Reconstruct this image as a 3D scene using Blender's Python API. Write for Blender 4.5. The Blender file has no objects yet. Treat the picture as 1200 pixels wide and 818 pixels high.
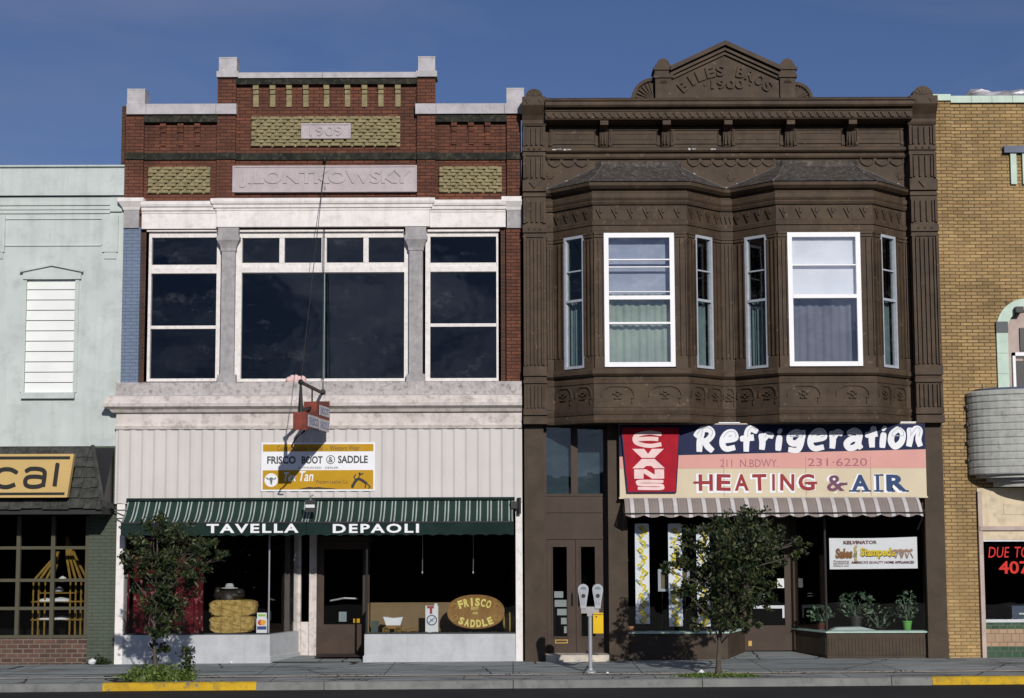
import bpy, bmesh, math, random
from mathutils import Vector, Matrix

random.seed(11)
C = bpy.context.scene.collection
SC = bpy.context.scene
R = math.radians

# ------------------------------------------------------------------ camera
FPX, CAM = 2025.0, Vector((0.0, -32.0, 2.35))
cam_data = bpy.data.cameras.new("camera")
cam = bpy.data.objects.new("camera", cam_data)
C.objects.link(cam)
ROT = (Matrix.Rotation(R(90 + 6.04), 3, 'X') @ Matrix.Rotation(R(-0.2), 3, 'Z'))
cam.matrix_world = Matrix.Translation(CAM) @ ROT.to_4x4()
cam_data.sensor_width = 36.0
cam_data.lens = 36.0 * FPX / 1200.0
cam_data.clip_start, cam_data.clip_end = 0.1, 3000.0
SC.camera = cam

# ------------------------------------------------------------------ sun, sky, exposure
SUN = Vector((0.25, -1.0, 0.40)).normalized()          # towards the sun
sun_data = bpy.data.lights.new("sun", 'SUN')
sun_data.energy, sun_data.angle, sun_data.color = 3.9, R(0.53), (1.0, 0.95, 0.885)
sun = bpy.data.objects.new("sun", sun_data)
C.objects.link(sun)
sun.rotation_euler = (-SUN).to_track_quat('-Z', 'Y').to_euler()
sun.location = (8, -30, 25)

world = bpy.data.worlds.new("World")
SC.world = world
world.use_nodes = True
wn, wl = world.node_tree.nodes, world.node_tree.links
wn.clear()
w_out = wn.new('ShaderNodeOutputWorld')
w_bg = wn.new('ShaderNodeBackground')
w_sky = wn.new('ShaderNodeTexSky')
w_sky.sky_type = 'NISHITA'
w_sky.sun_disc = False
w_sky.sun_elevation = math.asin(SUN.z)
w_sky.sun_rotation = math.atan2(SUN.x, SUN.y)
w_sky.altitude, w_sky.air_density, w_sky.dust_density, w_sky.ozone_density = 1100, 1.0, 0.7, 2.2
w_bg.inputs['Strength'].default_value = 0.062
w_tc = wn.new('ShaderNodeTexCoord')
w_map = wn.new('ShaderNodeMapping')
w_map.inputs['Scale'].default_value = (1.6, 1.6, 6.5)
w_map.inputs['Rotation'].default_value = (0.25, 0.2, 0.6)
w_n = wn.new('ShaderNodeTexNoise')
w_n.inputs['Scale'].default_value = 1.9
w_n.inputs['Detail'].default_value = 7
w_n.inputs['Roughness'].default_value = 0.55
w_n.inputs['Distortion'].default_value = 0.5
w_r = wn.new('ShaderNodeMapRange')
w_r.inputs['From Min'].default_value, w_r.inputs['From Max'].default_value = 0.42, 0.80
w_r.inputs['To Min'].default_value, w_r.inputs['To Max'].default_value = 0.0, 0.62
w_mix = wn.new('ShaderNodeMixRGB')
w_mix.inputs['Color2'].default_value = (5.4, 5.9, 6.6, 1)
w_hsv = wn.new('ShaderNodeHueSaturation')
w_hsv.inputs['Saturation'].default_value = 1.0
wl.new(w_tc.outputs['Generated'], w_map.inputs['Vector'])
wl.new(w_map.outputs[0], w_n.inputs['Vector'])
wl.new(w_n.outputs['Fac'], w_r.inputs['Value'])
wl.new(w_r.outputs[0], w_mix.inputs['Fac'])
wl.new(w_sky.outputs[0], w_hsv.inputs['Color'])
wl.new(w_hsv.outputs[0], w_mix.inputs['Color1'])
w_tint = wn.new('ShaderNodeMixRGB')
w_tint.blend_type = 'MULTIPLY'
w_tint.inputs['Fac'].default_value = 1.0
w_tint.inputs['Color2'].default_value = (0.66, 0.71, 0.97, 1)
# a field of broken cloud in the half of the sky behind the camera, which the upstairs panes mirror
w_map2 = wn.new('ShaderNodeMapping'); w_map2.inputs['Scale'].default_value = (6.5, 6.5, 17); w_map2.inputs['Rotation'].default_value = (0.1, 0.42, 0.2)
w_n2 = wn.new('ShaderNodeTexNoise'); w_n2.inputs['Scale'].default_value = 1.3; w_n2.inputs['Detail'].default_value = 7; w_n2.inputs['Roughness'].default_value = 0.55; w_n2.inputs['Distortion'].default_value = 0.45
w_r2 = wn.new('ShaderNodeMapRange'); w_r2.inputs['From Min'].default_value = 0.42; w_r2.inputs['From Max'].default_value = 0.80; w_r2.inputs['To Max'].default_value = 0.7
w_sep = wn.new('ShaderNodeSeparateXYZ')
w_south = wn.new('ShaderNodeMapRange'); w_south.inputs['From Min'].default_value = 0.0; w_south.inputs['From Max'].default_value = -0.5
w_mul = wn.new('ShaderNodeMath'); w_mul.operation = 'MULTIPLY'
w_dim = wn.new('ShaderNodeMixRGB'); w_dim.blend_type = 'MULTIPLY'; w_dim.inputs['Color2'].default_value = (0.40, 0.47, 0.60, 1)
w_cl = wn.new('ShaderNodeMixRGB'); w_cl.inputs['Color2'].default_value = (26.0, 27.5, 26.5, 1)
wl.new(w_tc.outputs['Generated'], w_map2.inputs['Vector']); wl.new(w_map2.outputs[0], w_n2.inputs['Vector']); wl.new(w_n2.outputs['Fac'], w_r2.inputs['Value'])
wl.new(w_tc.outputs['Generated'], w_sep.inputs[0]); wl.new(w_sep.outputs['Y'], w_south.inputs['Value'])
wl.new(w_r2.outputs[0], w_mul.inputs[0]); wl.new(w_south.outputs[0], w_mul.inputs[1])
wl.new(w_south.outputs[0], w_dim.inputs['Fac']); wl.new(w_mix.outputs[0], w_dim.inputs['Color1'])
wl.new(w_mul.outputs[0], w_cl.inputs['Fac']); wl.new(w_dim.outputs[0], w_cl.inputs['Color1'])
wl.new(w_cl.outputs[0], w_tint.inputs['Color1'])
wl.new(w_tint.outputs[0], w_bg.inputs['Color'])
wl.new(w_bg.outputs[0], w_out.inputs['Surface'])

SC.render.engine = 'CYCLES'
SC.view_settings.view_transform = 'Standard'
SC.view_settings.look = 'None'
SC.view_settings.exposure = -0.15
SC.view_settings.gamma = 1.0
SC.view_settings.use_curve_mapping = False
SC.cycles.max_bounces = 8
SC.cycles.transparent_max_bounces = 12
SC.cycles.use_denoising = True

# ------------------------------------------------------------------ measuring: photo pixel -> point on a vertical plane y
def P(u, v, y=0.0):
    d = ROT @ Vector(((u - 600.0) / FPX, (409.0 - v) / FPX, -1.0))
    t = (y - CAM.y) / d.y
    q = CAM + d * t
    return q.x, q.z
def X(u, v=500, y=0.0): return P(u, v, y)[0]
def Z(v, y=0.0, u=600): return P(u, v, y)[1]
def rc(u0, v0, u1, v1, y=0.0):
    um, vm = (u0 + u1) / 2, (v0 + v1) / 2
    return X(u0, vm, y), X(u1, vm, y), Z(v1, y, um), Z(v0, y, um)
def gz(x): return 0.004 * x                            # the street climbs a little to the right

# ------------------------------------------------------------------ mesh building
WL = {}
class MB:
    def __init__(s): s.v, s.f, s.m, s.k = [], [], [], 0
    def add(s, vs, fs, mi=0):
        b = len(s.v)
        s.v += [Vector(p) for p in vs]
        s.f += [tuple(b + i for i in f) for f in fs]
        s.m += [mi] * len(fs)
        return s
    def box(s, x0, x1, y0, y1, z0, z1, mi=0):
        vs = [(x, y, z) for z in (z0, z1) for y in (y0, y1) for x in (x0, x1)]
        return s.add(vs, [(0, 2, 3, 1), (4, 5, 7, 6), (0, 1, 5, 4), (2, 6, 7, 3), (0, 4, 6, 2), (1, 3, 7, 5)], mi)
    def room(s, x0, x1, y0, y1, z0, z1, mi=0):         # five inner faces, open towards the street
        vs = [(x, y, z) for z in (z0, z1) for y in (y0, y1) for x in (x0, x1)]
        return s.add(vs, [(0, 1, 3, 2), (4, 6, 7, 5), (2, 3, 7, 6), (0, 2, 6, 4), (1, 5, 7, 3)], mi)
    def prism(s, a, d, mi=0):                          # polygon a (3D points) pushed by d
        n = len(a); d = Vector(d)
        vs = [Vector(p) for p in a] + [Vector(p) + d for p in a]
        return s.add(vs, [tuple(range(n)), tuple(range(2 * n - 1, n - 1, -1))] + [((i + 1) % n, i, n + i, n + (i + 1) % n) for i in range(n)], mi)
    def ex_y(s, pts, y0, y1, mi=0): return s.prism([(x, y0, z) for x, z in pts], (0, y1 - y0, 0), mi)
    def ex_x(s, pts, x0, x1, mi=0): return s.prism([(x0, y, z) for y, z in pts], (x1 - x0, 0, 0), mi)
    def ex_z(s, pts, z0, z1, mi=0): return s.prism([(x, y, z0) for x, y in pts], (0, 0, z1 - z0), mi)
    def sweep(s, plan, prof, mi=0):                    # profile (outward, z) swept along a plan polyline
        n = len(plan); rings = []
        def nrm(a, b):
            d = Vector((b[0] - a[0], b[1] - a[1])).normalized()
            return Vector((d.y, -d.x))
        for i, p in enumerate(plan):
            if i == 0: m = nrm(plan[0], plan[1])
            elif i == n - 1: m = nrm(plan[-2], plan[-1])
            else:
                a, b = nrm(plan[i - 1], p), nrm(p, plan[i + 1])
                m = (a + b) / (1.0 + a.dot(b))
            rings.append([(p[0] + m.x * o, p[1] + m.y * o, z) for o, z in prof])
        k = len(prof)
        vs = [q for r in rings for q in r]
        fs = [tuple(range(k)), tuple((n - 1) * k + j for j in range(k - 1, -1, -1))]
        for i in range(n - 1):
            for j in range(k):
                fs.append((i * k + j, (i + 1) * k + j, (i + 1) * k + (j + 1) % k, i * k + (j + 1) % k))
        return s.add(vs, fs, mi)
    def tube(s, pts, r, n=8, mi=0):
        pts = [Vector(p) for p in pts]
        rs = r if isinstance(r, (list, tuple)) else [r] * len(pts)
        vs = []
        for i, p in enumerate(pts):
            d = (pts[min(i + 1, len(pts) - 1)] - pts[max(i - 1, 0)]).normalized()
            a = d.cross(Vector((0, 0, 1)) if abs(d.z) < 0.9 else Vector((1, 0, 0))).normalized()
            b = d.cross(a)
            vs += [p + (a * math.cos(t) + b * math.sin(t)) * rs[i] for t in [2 * math.pi * k / n for k in range(n)]]
        fs = [tuple(range(n - 1, -1, -1)), tuple((len(pts) - 1) * n + k for k in range(n))]
        for i in range(len(pts) - 1):
            for k in range(n):
                fs.append((i * n + k, i * n + (k + 1) % n, (i + 1) * n + (k + 1) % n, (i + 1) * n + k))
        return s.add(vs, fs, mi)
    def lathe(s, c, prof, n=20, mi=0, sy=1.0):         # profile (r, z) about a vertical axis
        vs = [(c[0] + r * math.cos(2 * math.pi * k / n), c[1] + sy * r * math.sin(2 * math.pi * k / n), c[2] + z) for r, z in prof for k in range(n)]
        fs = [tuple(range(n - 1, -1, -1)), tuple((len(prof) - 1) * n + k for k in range(n))]
        for i in range(len(prof) - 1):
            for k in range(n):
                fs.append((i * n + k, i * n + (k + 1) % n, (i + 1) * n + (k + 1) % n, (i + 1) * n + k))
        return s.add(vs, fs, mi)
    def ball(s, c, rx, ry, rz, n=12, mi=0):
        pr = [(math.sin(math.pi * i / n), -math.cos(math.pi * i / n)) for i in range(n + 1)]
        pr[0], pr[-1] = (0.02, -1), (0.02, 1)
        vs = [(c[0] + rx * r * math.cos(2 * math.pi * k / n), c[1] + ry * r * math.sin(2 * math.pi * k / n), c[2] + rz * z) for r, z in pr for k in range(n)]
        fs = [tuple(range(n - 1, -1, -1)), tuple(n * n + k for k in range(n))]
        for i in range(n):
            for k in range(n):
                fs.append((i * n + k, i * n + (k + 1) % n, (i + 1) * n + (k + 1) % n, (i + 1) * n + k))
        return s.add(vs, fs, mi)
    def facet(s, p, q, s0, s1, o0, o1, z0, z1, mi=0):  # box standing on plan segment p->q, s in metres along it, o outward
        d = Vector((q[0] - p[0], q[1] - p[1])); d.normalize(); nn = Vector((d.y, -d.x))
        vs = []
        for z in (z0, z1):
            for o in (o1, o0):
                for t in (s0, s1):
                    vs.append((p[0] + d.x * t + nn.x * o, p[1] + d.y * t + nn.y * o, z))
        return s.add(vs, [(0, 2, 3, 1), (4, 5, 7, 6), (0, 1, 5, 4), (2, 6, 7, 3), (0, 4, 6, 2), (1, 3, 7, 5)], mi)
    def ribbon(s, pts, w, fmap, th=0.006, mi=0, caps=True):
        pts = [Vector(p) for p in pts]; n = len(pts)
        ws = w if isinstance(w, (list, tuple)) else [w] * n
        L, Rr = [], []
        for i, p in enumerate(pts):
            a = (pts[i] - pts[i - 1]).normalized() if i else None
            b = (pts[i + 1] - pts[i]).normalized() if i < n - 1 else None
            a = a or b; b = b or a
            na, nb = Vector((-a.y, a.x)), Vector((-b.y, b.x))
            m = (na + nb) / max(0.35, 1 + na.dot(nb))
            L.append(p + m * ws[i] / 2); Rr.append(p - m * ws[i] / 2)
        if caps:
            for e, g in ((0, 1), (n - 1, n - 2)):
                d = (pts[e] - pts[g]).normalized() * ws[e] * 0.32
                l2, r2 = L[e].lerp(Rr[e], 0.18) + d, Rr[e].lerp(L[e], 0.18) + d
                if e == 0: L.insert(0, l2); Rr.insert(0, r2)
                else: L.append(l2); Rr.append(r2)
        k = len(L); s.k += 1; th += 0.0006 * (s.k % 9)     # strokes lie on top of one another, never in one plane
        hs = [th + 0.00012 * i for i in range(k)]
        vs = [fmap(q.x, q.y, h) for q, h in zip(L, hs)] + [fmap(q.x, q.y, h) for q, h in zip(Rr, hs)] + [fmap(q.x, q.y, 0) for q in L] + [fmap(q.x, q.y, 0) for q in Rr]
        fs = []
        for i in range(k - 1):
            fs += [(i, k + i, k + i + 1, i + 1), (2 * k + i, i, i + 1, 2 * k + i + 1), (k + i, 3 * k + i, 3 * k + i + 1, k + i + 1)]
        fs += [(0, 2 * k, 3 * k, k), (k - 1, 2 * k - 1, 4 * k - 1, 3 * k - 1)]
        return s.add(vs, fs, mi)
    def text(s, body, x0, x1, z0, z1, fmap, th=0.004, bold=0.0, shear=0.0, mi=0, rot=None, sp=1.0):
        cu = bpy.data.curves.new("lettering", 'FONT')
        cu.body, cu.extrude, cu.offset, cu.shear = body, 0.05, bold, shear
        cu.resolution_u = 3; cu.space_character = sp
        ob = bpy.data.objects.new("lettering", cu)
        C.objects.link(ob)
        me = bpy.data.meshes.new_from_object(ob.evaluated_get(bpy.context.evaluated_depsgraph_get()))
        vv = [v.co.copy() for v in me.vertices]
        ff = [tuple(p.vertices) for p in me.polygons]
        bpy.data.objects.remove(ob); bpy.data.curves.remove(cu); bpy.data.meshes.remove(me)
        if not vv: return s
        ax0, ax1 = min(v.x for v in vv), max(v.x for v in vv)
        ay0, ay1 = min(v.y for v in vv), max(v.y for v in vv)
        out = []
        for v in vv:
            a = x0 + (v.x - ax0) / max(1e-6, ax1 - ax0) * (x1 - x0)
            b = z0 + (v.y - ay0) / max(1e-6, ay1 - ay0) * (z1 - z0)
            if rot:
                ca, sa = math.cos(rot[2]), math.sin(rot[2])
                da, db = a - rot[0], b - rot[1]
                a, b = rot[0] + da * ca - db * sa, rot[1] + da * sa + db * ca
            out.append(fmap(a, b, th if v.z > 0 else 0.0))
        return s.add(out, ff, mi)
    def build(s, name, mats, parent=None, smooth=False, recalc=True):
        off = WL.get(parent.name, Vector()) if parent else Vector()
        me = bpy.data.meshes.new(name)
        me.from_pydata([v - off for v in s.v], [], s.f)
        for m in (mats if isinstance(mats, (list, tuple)) else [mats]): me.materials.append(m)
        for p, mi in zip(me.polygons, s.m): p.material_index = mi; p.use_smooth = smooth
        if recalc:
            b = bmesh.new(); b.from_mesh(me)
            bmesh.ops.recalc_face_normals(b, faces=b.faces); b.to_mesh(me); b.free()
        me.update()
        o = bpy.data.objects.new(name, me)
        C.objects.link(o)
        if parent: o.parent = parent
        WL[o.name] = off
        return o
def fm(y): return lambda a, b, o: Vector((a, y - o, b))           # drawing on a wall facing the street
def bend(p, q):                                                   # drawing on a plan segment
    d = Vector((q[0] - p[0], q[1] - p[1])); d.normalize(); nn = Vector((d.y, -d.x))
    return lambda a, b, o: Vector((p[0] + d.x * a + nn.x * o, p[1] + d.y * a + nn.y * o, b))
def smooth(pts, k=5, closed=False):
    P_ = [Vector(p) for p in pts]; n = len(P_); out = []
    if n < 3: return P_
    for i in range(n if closed else n - 1):
        p0 = P_[(i - 1) % n] if closed or i else P_[0] * 2 - P_[1]
        p1, p2 = P_[i], P_[(i + 1) % n]
        p3 = P_[(i + 2) % n] if closed or i + 2 < n else P_[-1] * 2 - P_[-2]
        for j in range(k):
            t = j / k
            out.append(0.5 * ((2 * p1) + (p2 - p0) * t + (2 * p0 - 5 * p1 + 4 * p2 - p3) * t * t + (3 * p1 - p0 - 3 * p2 + p3) * t ** 3))
    out.append(P_[0] if closed else P_[-1])
    return out
def thing(name, label, cat, loc=(0, 0, 0), group=None):
    o = bpy.data.objects.new(name, None)
    o.empty_display_size = 0.2
    C.objects.link(o)
    o.location = loc
    WL[o.name] = Vector(loc)
    return tag(o, label, cat, group)
def tag(o, label=None, cat=None, group=None, kind=None):
    for k, v in (('label', label), ('category', cat), ('group', group), ('kind', kind)):
        if v: o[k] = v
    return o
def solo(mb, name, mats, label, cat, loc, group=None, smooth=False):   # a thing that is one mesh, origin at its base
    loc = Vector(loc)
    mb.v = [v - loc for v in mb.v]
    o = mb.build(name, mats, None, smooth)
    o.location = loc
    return tag(o, label, cat, group)

# ------------------------------------------------------------------ materials
def nt(name):
    m = bpy.data.materials.new(name); m.use_nodes = True
    t = m.node_tree; b = t.nodes['Principled BSDF']
    return m, t.nodes, t.links, b
def rgb(c): return (c[0], c[1], c[2], 1.0)
def noise_fac(n, l, vec, scale, detail=5, rough=0.6, lo=0.35, hi=0.65):
    t = n.new('ShaderNodeTexNoise'); t.inputs['Scale'].default_value = scale
    t.inputs['Detail'].default_value = detail; t.inputs['Roughness'].default_value = rough
    l.new(vec, t.inputs['Vector'])
    r = n.new('ShaderNodeMapRange'); r.inputs['From Min'].default_value = lo; r.inputs['From Max'].default_value = hi
    l.new(t.outputs['Fac'], r.inputs['Value'])
    return r.outputs[0]
def mixc(n, l, fac, a, b, mode='MIX'):
    x = n.new('ShaderNodeMixRGB'); x.blend_type = mode
    for k, v in (('Fac', fac), ('Color1', a), ('Color2', b)):
        if isinstance(v, (int, float)): x.inputs[k].default_value = v
        elif isinstance(v, tuple): x.inputs[k].default_value = rgb(v)
        else: l.new(v, x.inputs[k])
    return x.outputs[0]
def coords(n, l, scale=(1, 1, 1)):
    tc = n.new('ShaderNodeTexCoord'); mp = n.new('ShaderNodeMapping')
    mp.inputs['Scale'].default_value = scale
    l.new(tc.outputs['Object'], mp.inputs['Vector'])
    return mp.outputs[0]
def scaled(n, l, fac, k):
    x = n.new('ShaderNodeMath'); x.operation = 'MULTIPLY'; x.inputs[1].default_value = k
    l.new(fac, x.inputs[0]); return x.outputs[0]
def add_bump(n, l, b, height, strength, dist=0.01):
    bp = n.new('ShaderNodeBump'); bp.inputs['Strength'].default_value = strength; bp.inputs['Distance'].default_value = dist
    l.new(height, bp.inputs['Height']); l.new(bp.outputs[0], b.inputs['Normal'])
def paint(name, c, c2=None, scale=2.5, rough=0.6, dirt=None, dirt_amt=0.5, streak=None, streak_amt=0.4, bump=0.15, chips=None, chip_lo=0.68, spec=0.14, metal=0.0):
    m, n, l, b = nt(name)
    v = coords(n, l)
    col = mixc(n, l, noise_fac(n, l, v, scale), c, c2 or tuple(x * 0.86 for x in c))
    if streak:
        vs = coords(n, l, (7, 7, 0.5))
        col = mixc(n, l, scaled(n, l, noise_fac(n, l, vs, 1.0, 6, 0.65, 0.48, 0.75), streak_amt), col, streak)
    if dirt:
        col = mixc(n, l, scaled(n, l, noise_fac(n, l, v, scale * 2.2, 8, 0.7, 0.5, 0.72), dirt_amt), col, dirt)
    if chips:
        col = mixc(n, l, noise_fac(n, l, v, 9.0, 6, 0.65, chip_lo, chip_lo + 0.03), col, chips)
    l.new(col, b.inputs['Base Color'])
    b.inputs['Roughness'].default_value = rough
    b.inputs['Specular IOR Level'].default_value = spec
    b.inputs['Metallic'].default_value = metal
    if bump: add_bump(n, l, b, noise_fac(n, l, v, 35.0, 4, 0.6, 0.2, 0.8), bump, 0.006)
    return m
def brick(name, a, a2, mortar, w=0.215, h=0.064, ms=0.009, dirt=(0.03, 0.025, 0.02), dirt_amt=0.35, bump=0.6, paintover=None):
    m, n, l, b = nt(name)
    tc = n.new('ShaderNodeTexCoord'); sp = n.new('ShaderNodeSeparateXYZ'); cb = n.new('ShaderNodeCombineXYZ')
    ad = n.new('ShaderNodeMath'); ad.operation = 'ADD'
    l.new(tc.outputs['Object'], sp.inputs[0]); l.new(sp.outputs['X'], ad.inputs[0]); l.new(sp.outputs['Y'], ad.inputs[1])
    l.new(ad.outputs[0], cb.inputs['X']); l.new(sp.outputs['Z'], cb.inputs['Y'])
    t = n.new('ShaderNodeTexBrick')
    t.inputs['Scale'].default_value = 1.0
    t.inputs['Brick Width'].default_value = w; t.inputs['Row Height'].default_value = h
    t.inputs['Mortar Size'].default_value = ms; t.inputs['Mortar Smooth'].default_value = 0.35; t.inputs['Bias'].default_value = -0.1
    t.inputs['Color1'].default_value = rgb(a); t.inputs['Color2'].default_value = rgb(a2); t.inputs['Mortar'].default_value = rgb(mortar)
    l.new(cb.outputs[0], t.inputs['Vector'])
    v = coords(n, l)
    col = mixc(n, l, scaled(n, l, noise_fac(n, l, v, 14.0, 4, 0.6, 0.3, 0.7), 0.35), t.outputs['Color'], tuple(x * 0.55 for x in a))
    col = mixc(n, l, scaled(n, l, noise_fac(n, l, v, 1.1, 7, 0.65, 0.42, 0.75), dirt_amt), col, dirt)
    col = mixc(n, l, scaled(n, l, noise_fac(n, l, coords(n, l, (4.5, 4.5, 0.3)), 1.0, 6, 0.65, 0.50, 0.75), dirt_amt * 0.7), col, dirt)
    col = mixc(n, l, scaled(n, l, noise_fac(n, l, v, 0.5, 3, 0.5, 0.45, 0.7), 0.22), col, tuple(min(1, x * 1.5) for x in a))
    l.new(col, b.inputs['Base Color'])
    b.inputs['Roughness'].default_value = 0.85; b.inputs['Specular IOR Level'].default_value = 0.2
    inv = n.new('ShaderNodeMath'); inv.operation = 'SUBTRACT'; inv.inputs[0].default_value = 1.0
    l.new(t.outputs['Fac'], inv.inputs[1])
    add_bump(n, l, b, inv.outputs[0], bump, 0.012)
    return m
def plain(name, c, rough=0.5, metal=0.0, spec=0.4, var=0.85, scale=6.0, bump=0.0):
    return paint(name, c, tuple(x * var for x in c), scale, rough, bump=bump, spec=spec, metal=metal)
def glass(name, tint=(0.86, 0.9, 0.9), gain=1.0, rough=0.0, wav=0.02, dust=0.0):
    m, n, l, b = nt(name); n.remove(b)
    out = [x for x in n if x.type == 'OUTPUT_MATERIAL'][0]
    lw = n.new('ShaderNodeLayerWeight'); lw.inputs['Blend'].default_value = 0.5
    pw = n.new('ShaderNodeMath'); pw.operation = 'POWER'; pw.inputs[1].default_value = 5.0
    l.new(lw.outputs['Facing'], pw.inputs[0])
    mr = n.new('ShaderNodeMapRange'); mr.inputs['To Min'].default_value = 0.045 * gain; mr.inputs['To Max'].default_value = 1.0
    l.new(pw.outputs[0], mr.inputs['Value'])
    tr = n.new('ShaderNodeBsdfTransparent'); tr.inputs[0].default_value = rgb(tint)
    gl = n.new('ShaderNodeBsdfGlossy'); gl.inputs['Roughness'].default_value = rough; gl.inputs['Color'].default_value = (1, 1, 1, 1)
    if wav:
        bp = n.new('ShaderNodeBump'); bp.inputs['Strength'].default_value = wav; bp.inputs['Distance'].default_value = 0.05
        l.new(noise_fac(n, l, coords(n, l), 1.6, 2, 0.5, 0, 1), bp.inputs['Height']); l.new(bp.outputs[0], gl.inputs['Normal'])
    mx = n.new('ShaderNodeMixShader')
    l.new(mr.outputs[0], mx.inputs[0]); l.new(tr.outputs[0], mx.inputs[1]); l.new(gl.outputs[0], mx.inputs[2])
    last = mx.outputs[0]
    if dust:                                              # a film of dirt and dried runs on old panes
        df = n.new('ShaderNodeBsdfDiffuse'); df.inputs['Color'].default_value = (0.42, 0.44, 0.46, 1)
        f1_ = noise_fac(n, l, coords(n, l, (1, 1, 1.6)), 1.6, 8, 0.75, 0.56, 0.86)
        m2 = n.new('ShaderNodeMixShader'); l.new(scaled(n, l, f1_, dust), m2.inputs[0]); l.new(last, m2.inputs[1]); l.new(df.outputs[0], m2.inputs[2])
        last = m2.outputs[0]
    l.new(last, out.inputs['Surface'])
    return m
def stripes(name, base, lines, period, dirt=None, scale_noise=3.0):
    """cloth striped along x: lines = [(start, end, colour)] as fractions of the period"""
    m, n, l, b = nt(name)
    tc = n.new('ShaderNodeTexCoord'); sp = n.new('ShaderNodeSeparateXYZ'); l.new(tc.outputs['Object'], sp.inputs[0])
    dv = n.new('ShaderNodeMath'); dv.operation = 'DIVIDE'; dv.inputs[1].default_value = period; l.new(sp.outputs['X'], dv.inputs[0])
    fr = n.new('ShaderNodeMath'); fr.operation = 'FRACT'; l.new(dv.outputs[0], fr.inputs[0])
    cr = n.new('ShaderNodeValToRGB'); cr.color_ramp.interpolation = 'CONSTANT'
    e = cr.color_ramp.elements
    e[0].position, e[0].color = 0.0, rgb(base)
    e[1].position, e[1].color = 0.9999, rgb(base)
    for a, z, c in lines:
        q = e.new(a); q.color = rgb(c)
        q = e.new(z); q.color = rgb(base)
    l.new(fr.outputs[0], cr.inputs[0])
    v = coords(n, l)
    col = mixc(n, l, scaled(n, l, noise_fac(n, l, v, scale_noise, 6, 0.65, 0.35, 0.75), 0.4), cr.outputs[0], dirt or (0.03, 0.03, 0.03))
    l.new(col, b.inputs['Base Color'])
    b.inputs['Roughness'].default_value = 0.9; b.inputs['Specular IOR Level'].default_value = 0.1
    return m
def leafy(name, c1, c2, c3):
    m, n, l, b = nt(name)
    g = n.new('ShaderNodeNewGeometry'); cr = n.new('ShaderNodeValToRGB')
    e = cr.color_ramp.elements
    e[0].color, e[1].color = rgb(c1), rgb(c3)
    q = e.new(0.55); q.color = rgb(c2)
    l.new(g.outputs['Random Per Island'], cr.inputs[0]); l.new(cr.outputs[0], b.inputs['Base Color'])
    b.inputs['Roughness'].default_value = 0.5; b.inputs['Specular IOR Level'].default_value = 0.35
    return m

M = {}
M['redbrick'] = brick('red_brick', (0.185, 0.070, 0.042), (0.098, 0.038, 0.026), (0.028, 0.020, 0.016), dirt=(0.022, 0.017, 0.014), dirt_amt=0.6)
M['darkbrick'] = brick('dark_old_brick', (0.10, 0.045, 0.03), (0.05, 0.03, 0.024), (0.10, 0.08, 0.06), dirt_amt=0.6)
M['bluebrick'] = brick('blue_painted_brick', (0.17, 0.22, 0.31), (0.15, 0.20, 0.29), (0.11, 0.14, 0.21), dirt_amt=0.15)
M['greenbrick'] = brick('green_painted_brick', (0.088, 0.105, 0.080), (0.080, 0.097, 0.074), (0.06, 0.072, 0.056), dirt_amt=0.3)
M['tanbrick'] = brick('tan_brick', (0.46, 0.31, 0.14), (0.27, 0.18, 0.085), (0.075, 0.055, 0.03), w=0.215, h=0.064, ms=0.010, dirt=(0.095, 0.066, 0.032), dirt_amt=0.55)
M['oldbrick'] = brick('mottled_brick', (0.135, 0.075, 0.055), (0.035, 0.024, 0.022), (0.20, 0.18, 0.155), w=0.20, h=0.083, ms=0.012, dirt_amt=0.55)
M['yellowbrick'] = paint('yellow_brick', (0.31, 0.265, 0.145), (0.21, 0.18, 0.10), 8.0, 0.85, dirt=(0.085, 0.08, 0.045), dirt_amt=0.7)
M['moss_shade'] = paint('mossy_shaded_brick', (0.034, 0.033, 0.026), (0.015, 0.017, 0.015), 5.0, 0.9, dirt=(0.13, 0.115, 0.08), dirt_amt=0.6)  # real moss on belt courses, painted coping shade on the band over corbels
M['stone'] = paint('pale_cap_stone', (0.50, 0.48, 0.50), (0.40, 0.385, 0.40), 4.0, 0.8, dirt=(0.24, 0.22, 0.21), dirt_amt=0.5)
M['plaque'] = paint('pinkish_carved_stone', (0.49, 0.43, 0.445), (0.41, 0.365, 0.38), 4.0, 0.8, dirt=(0.30, 0.27, 0.27), dirt_amt=0.4)
M['greystone'] = paint('grey_stone', (0.40, 0.385, 0.39), (0.31, 0.30, 0.305), 6.0, 0.85, dirt=(0.14, 0.13, 0.13), dirt_amt=0.5, streak=(0.2, 0.19, 0.19), streak_amt=0.3)
M['sillstone'] = paint('weathered_sill', (0.50, 0.47, 0.46), (0.36, 0.34, 0.34), 5.0, 0.85, dirt=(0.06, 0.055, 0.04), dirt_amt=0.85)
M['white'] = paint('white_trim_paint', (0.81, 0.78, 0.765), (0.73, 0.70, 0.685), 3.0, 0.55, dirt=(0.42, 0.38, 0.35), dirt_amt=0.5, streak=(0.46, 0.42, 0.39), streak_amt=0.4)
M['winwhite'] = paint('white_window_paint', (0.79, 0.755, 0.735), (0.68, 0.645, 0.625), 8.0, 0.5, dirt=(0.35, 0.31, 0.28), dirt_amt=0.5)
M['cornice'] = paint('dirty_white_cornice', (0.66, 0.605, 0.58), (0.55, 0.50, 0.475), 3.0, 0.6, dirt=(0.20, 0.175, 0.15), dirt_amt=0.75, streak=(0.36, 0.32, 0.29), streak_amt=0.5)
M['siding'] = paint('pale_pink_siding', (0.60, 0.575, 0.56), (0.56, 0.535, 0.52), 1.5, 0.5, streak=(0.46, 0.44, 0.42), streak_amt=0.35)
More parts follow.
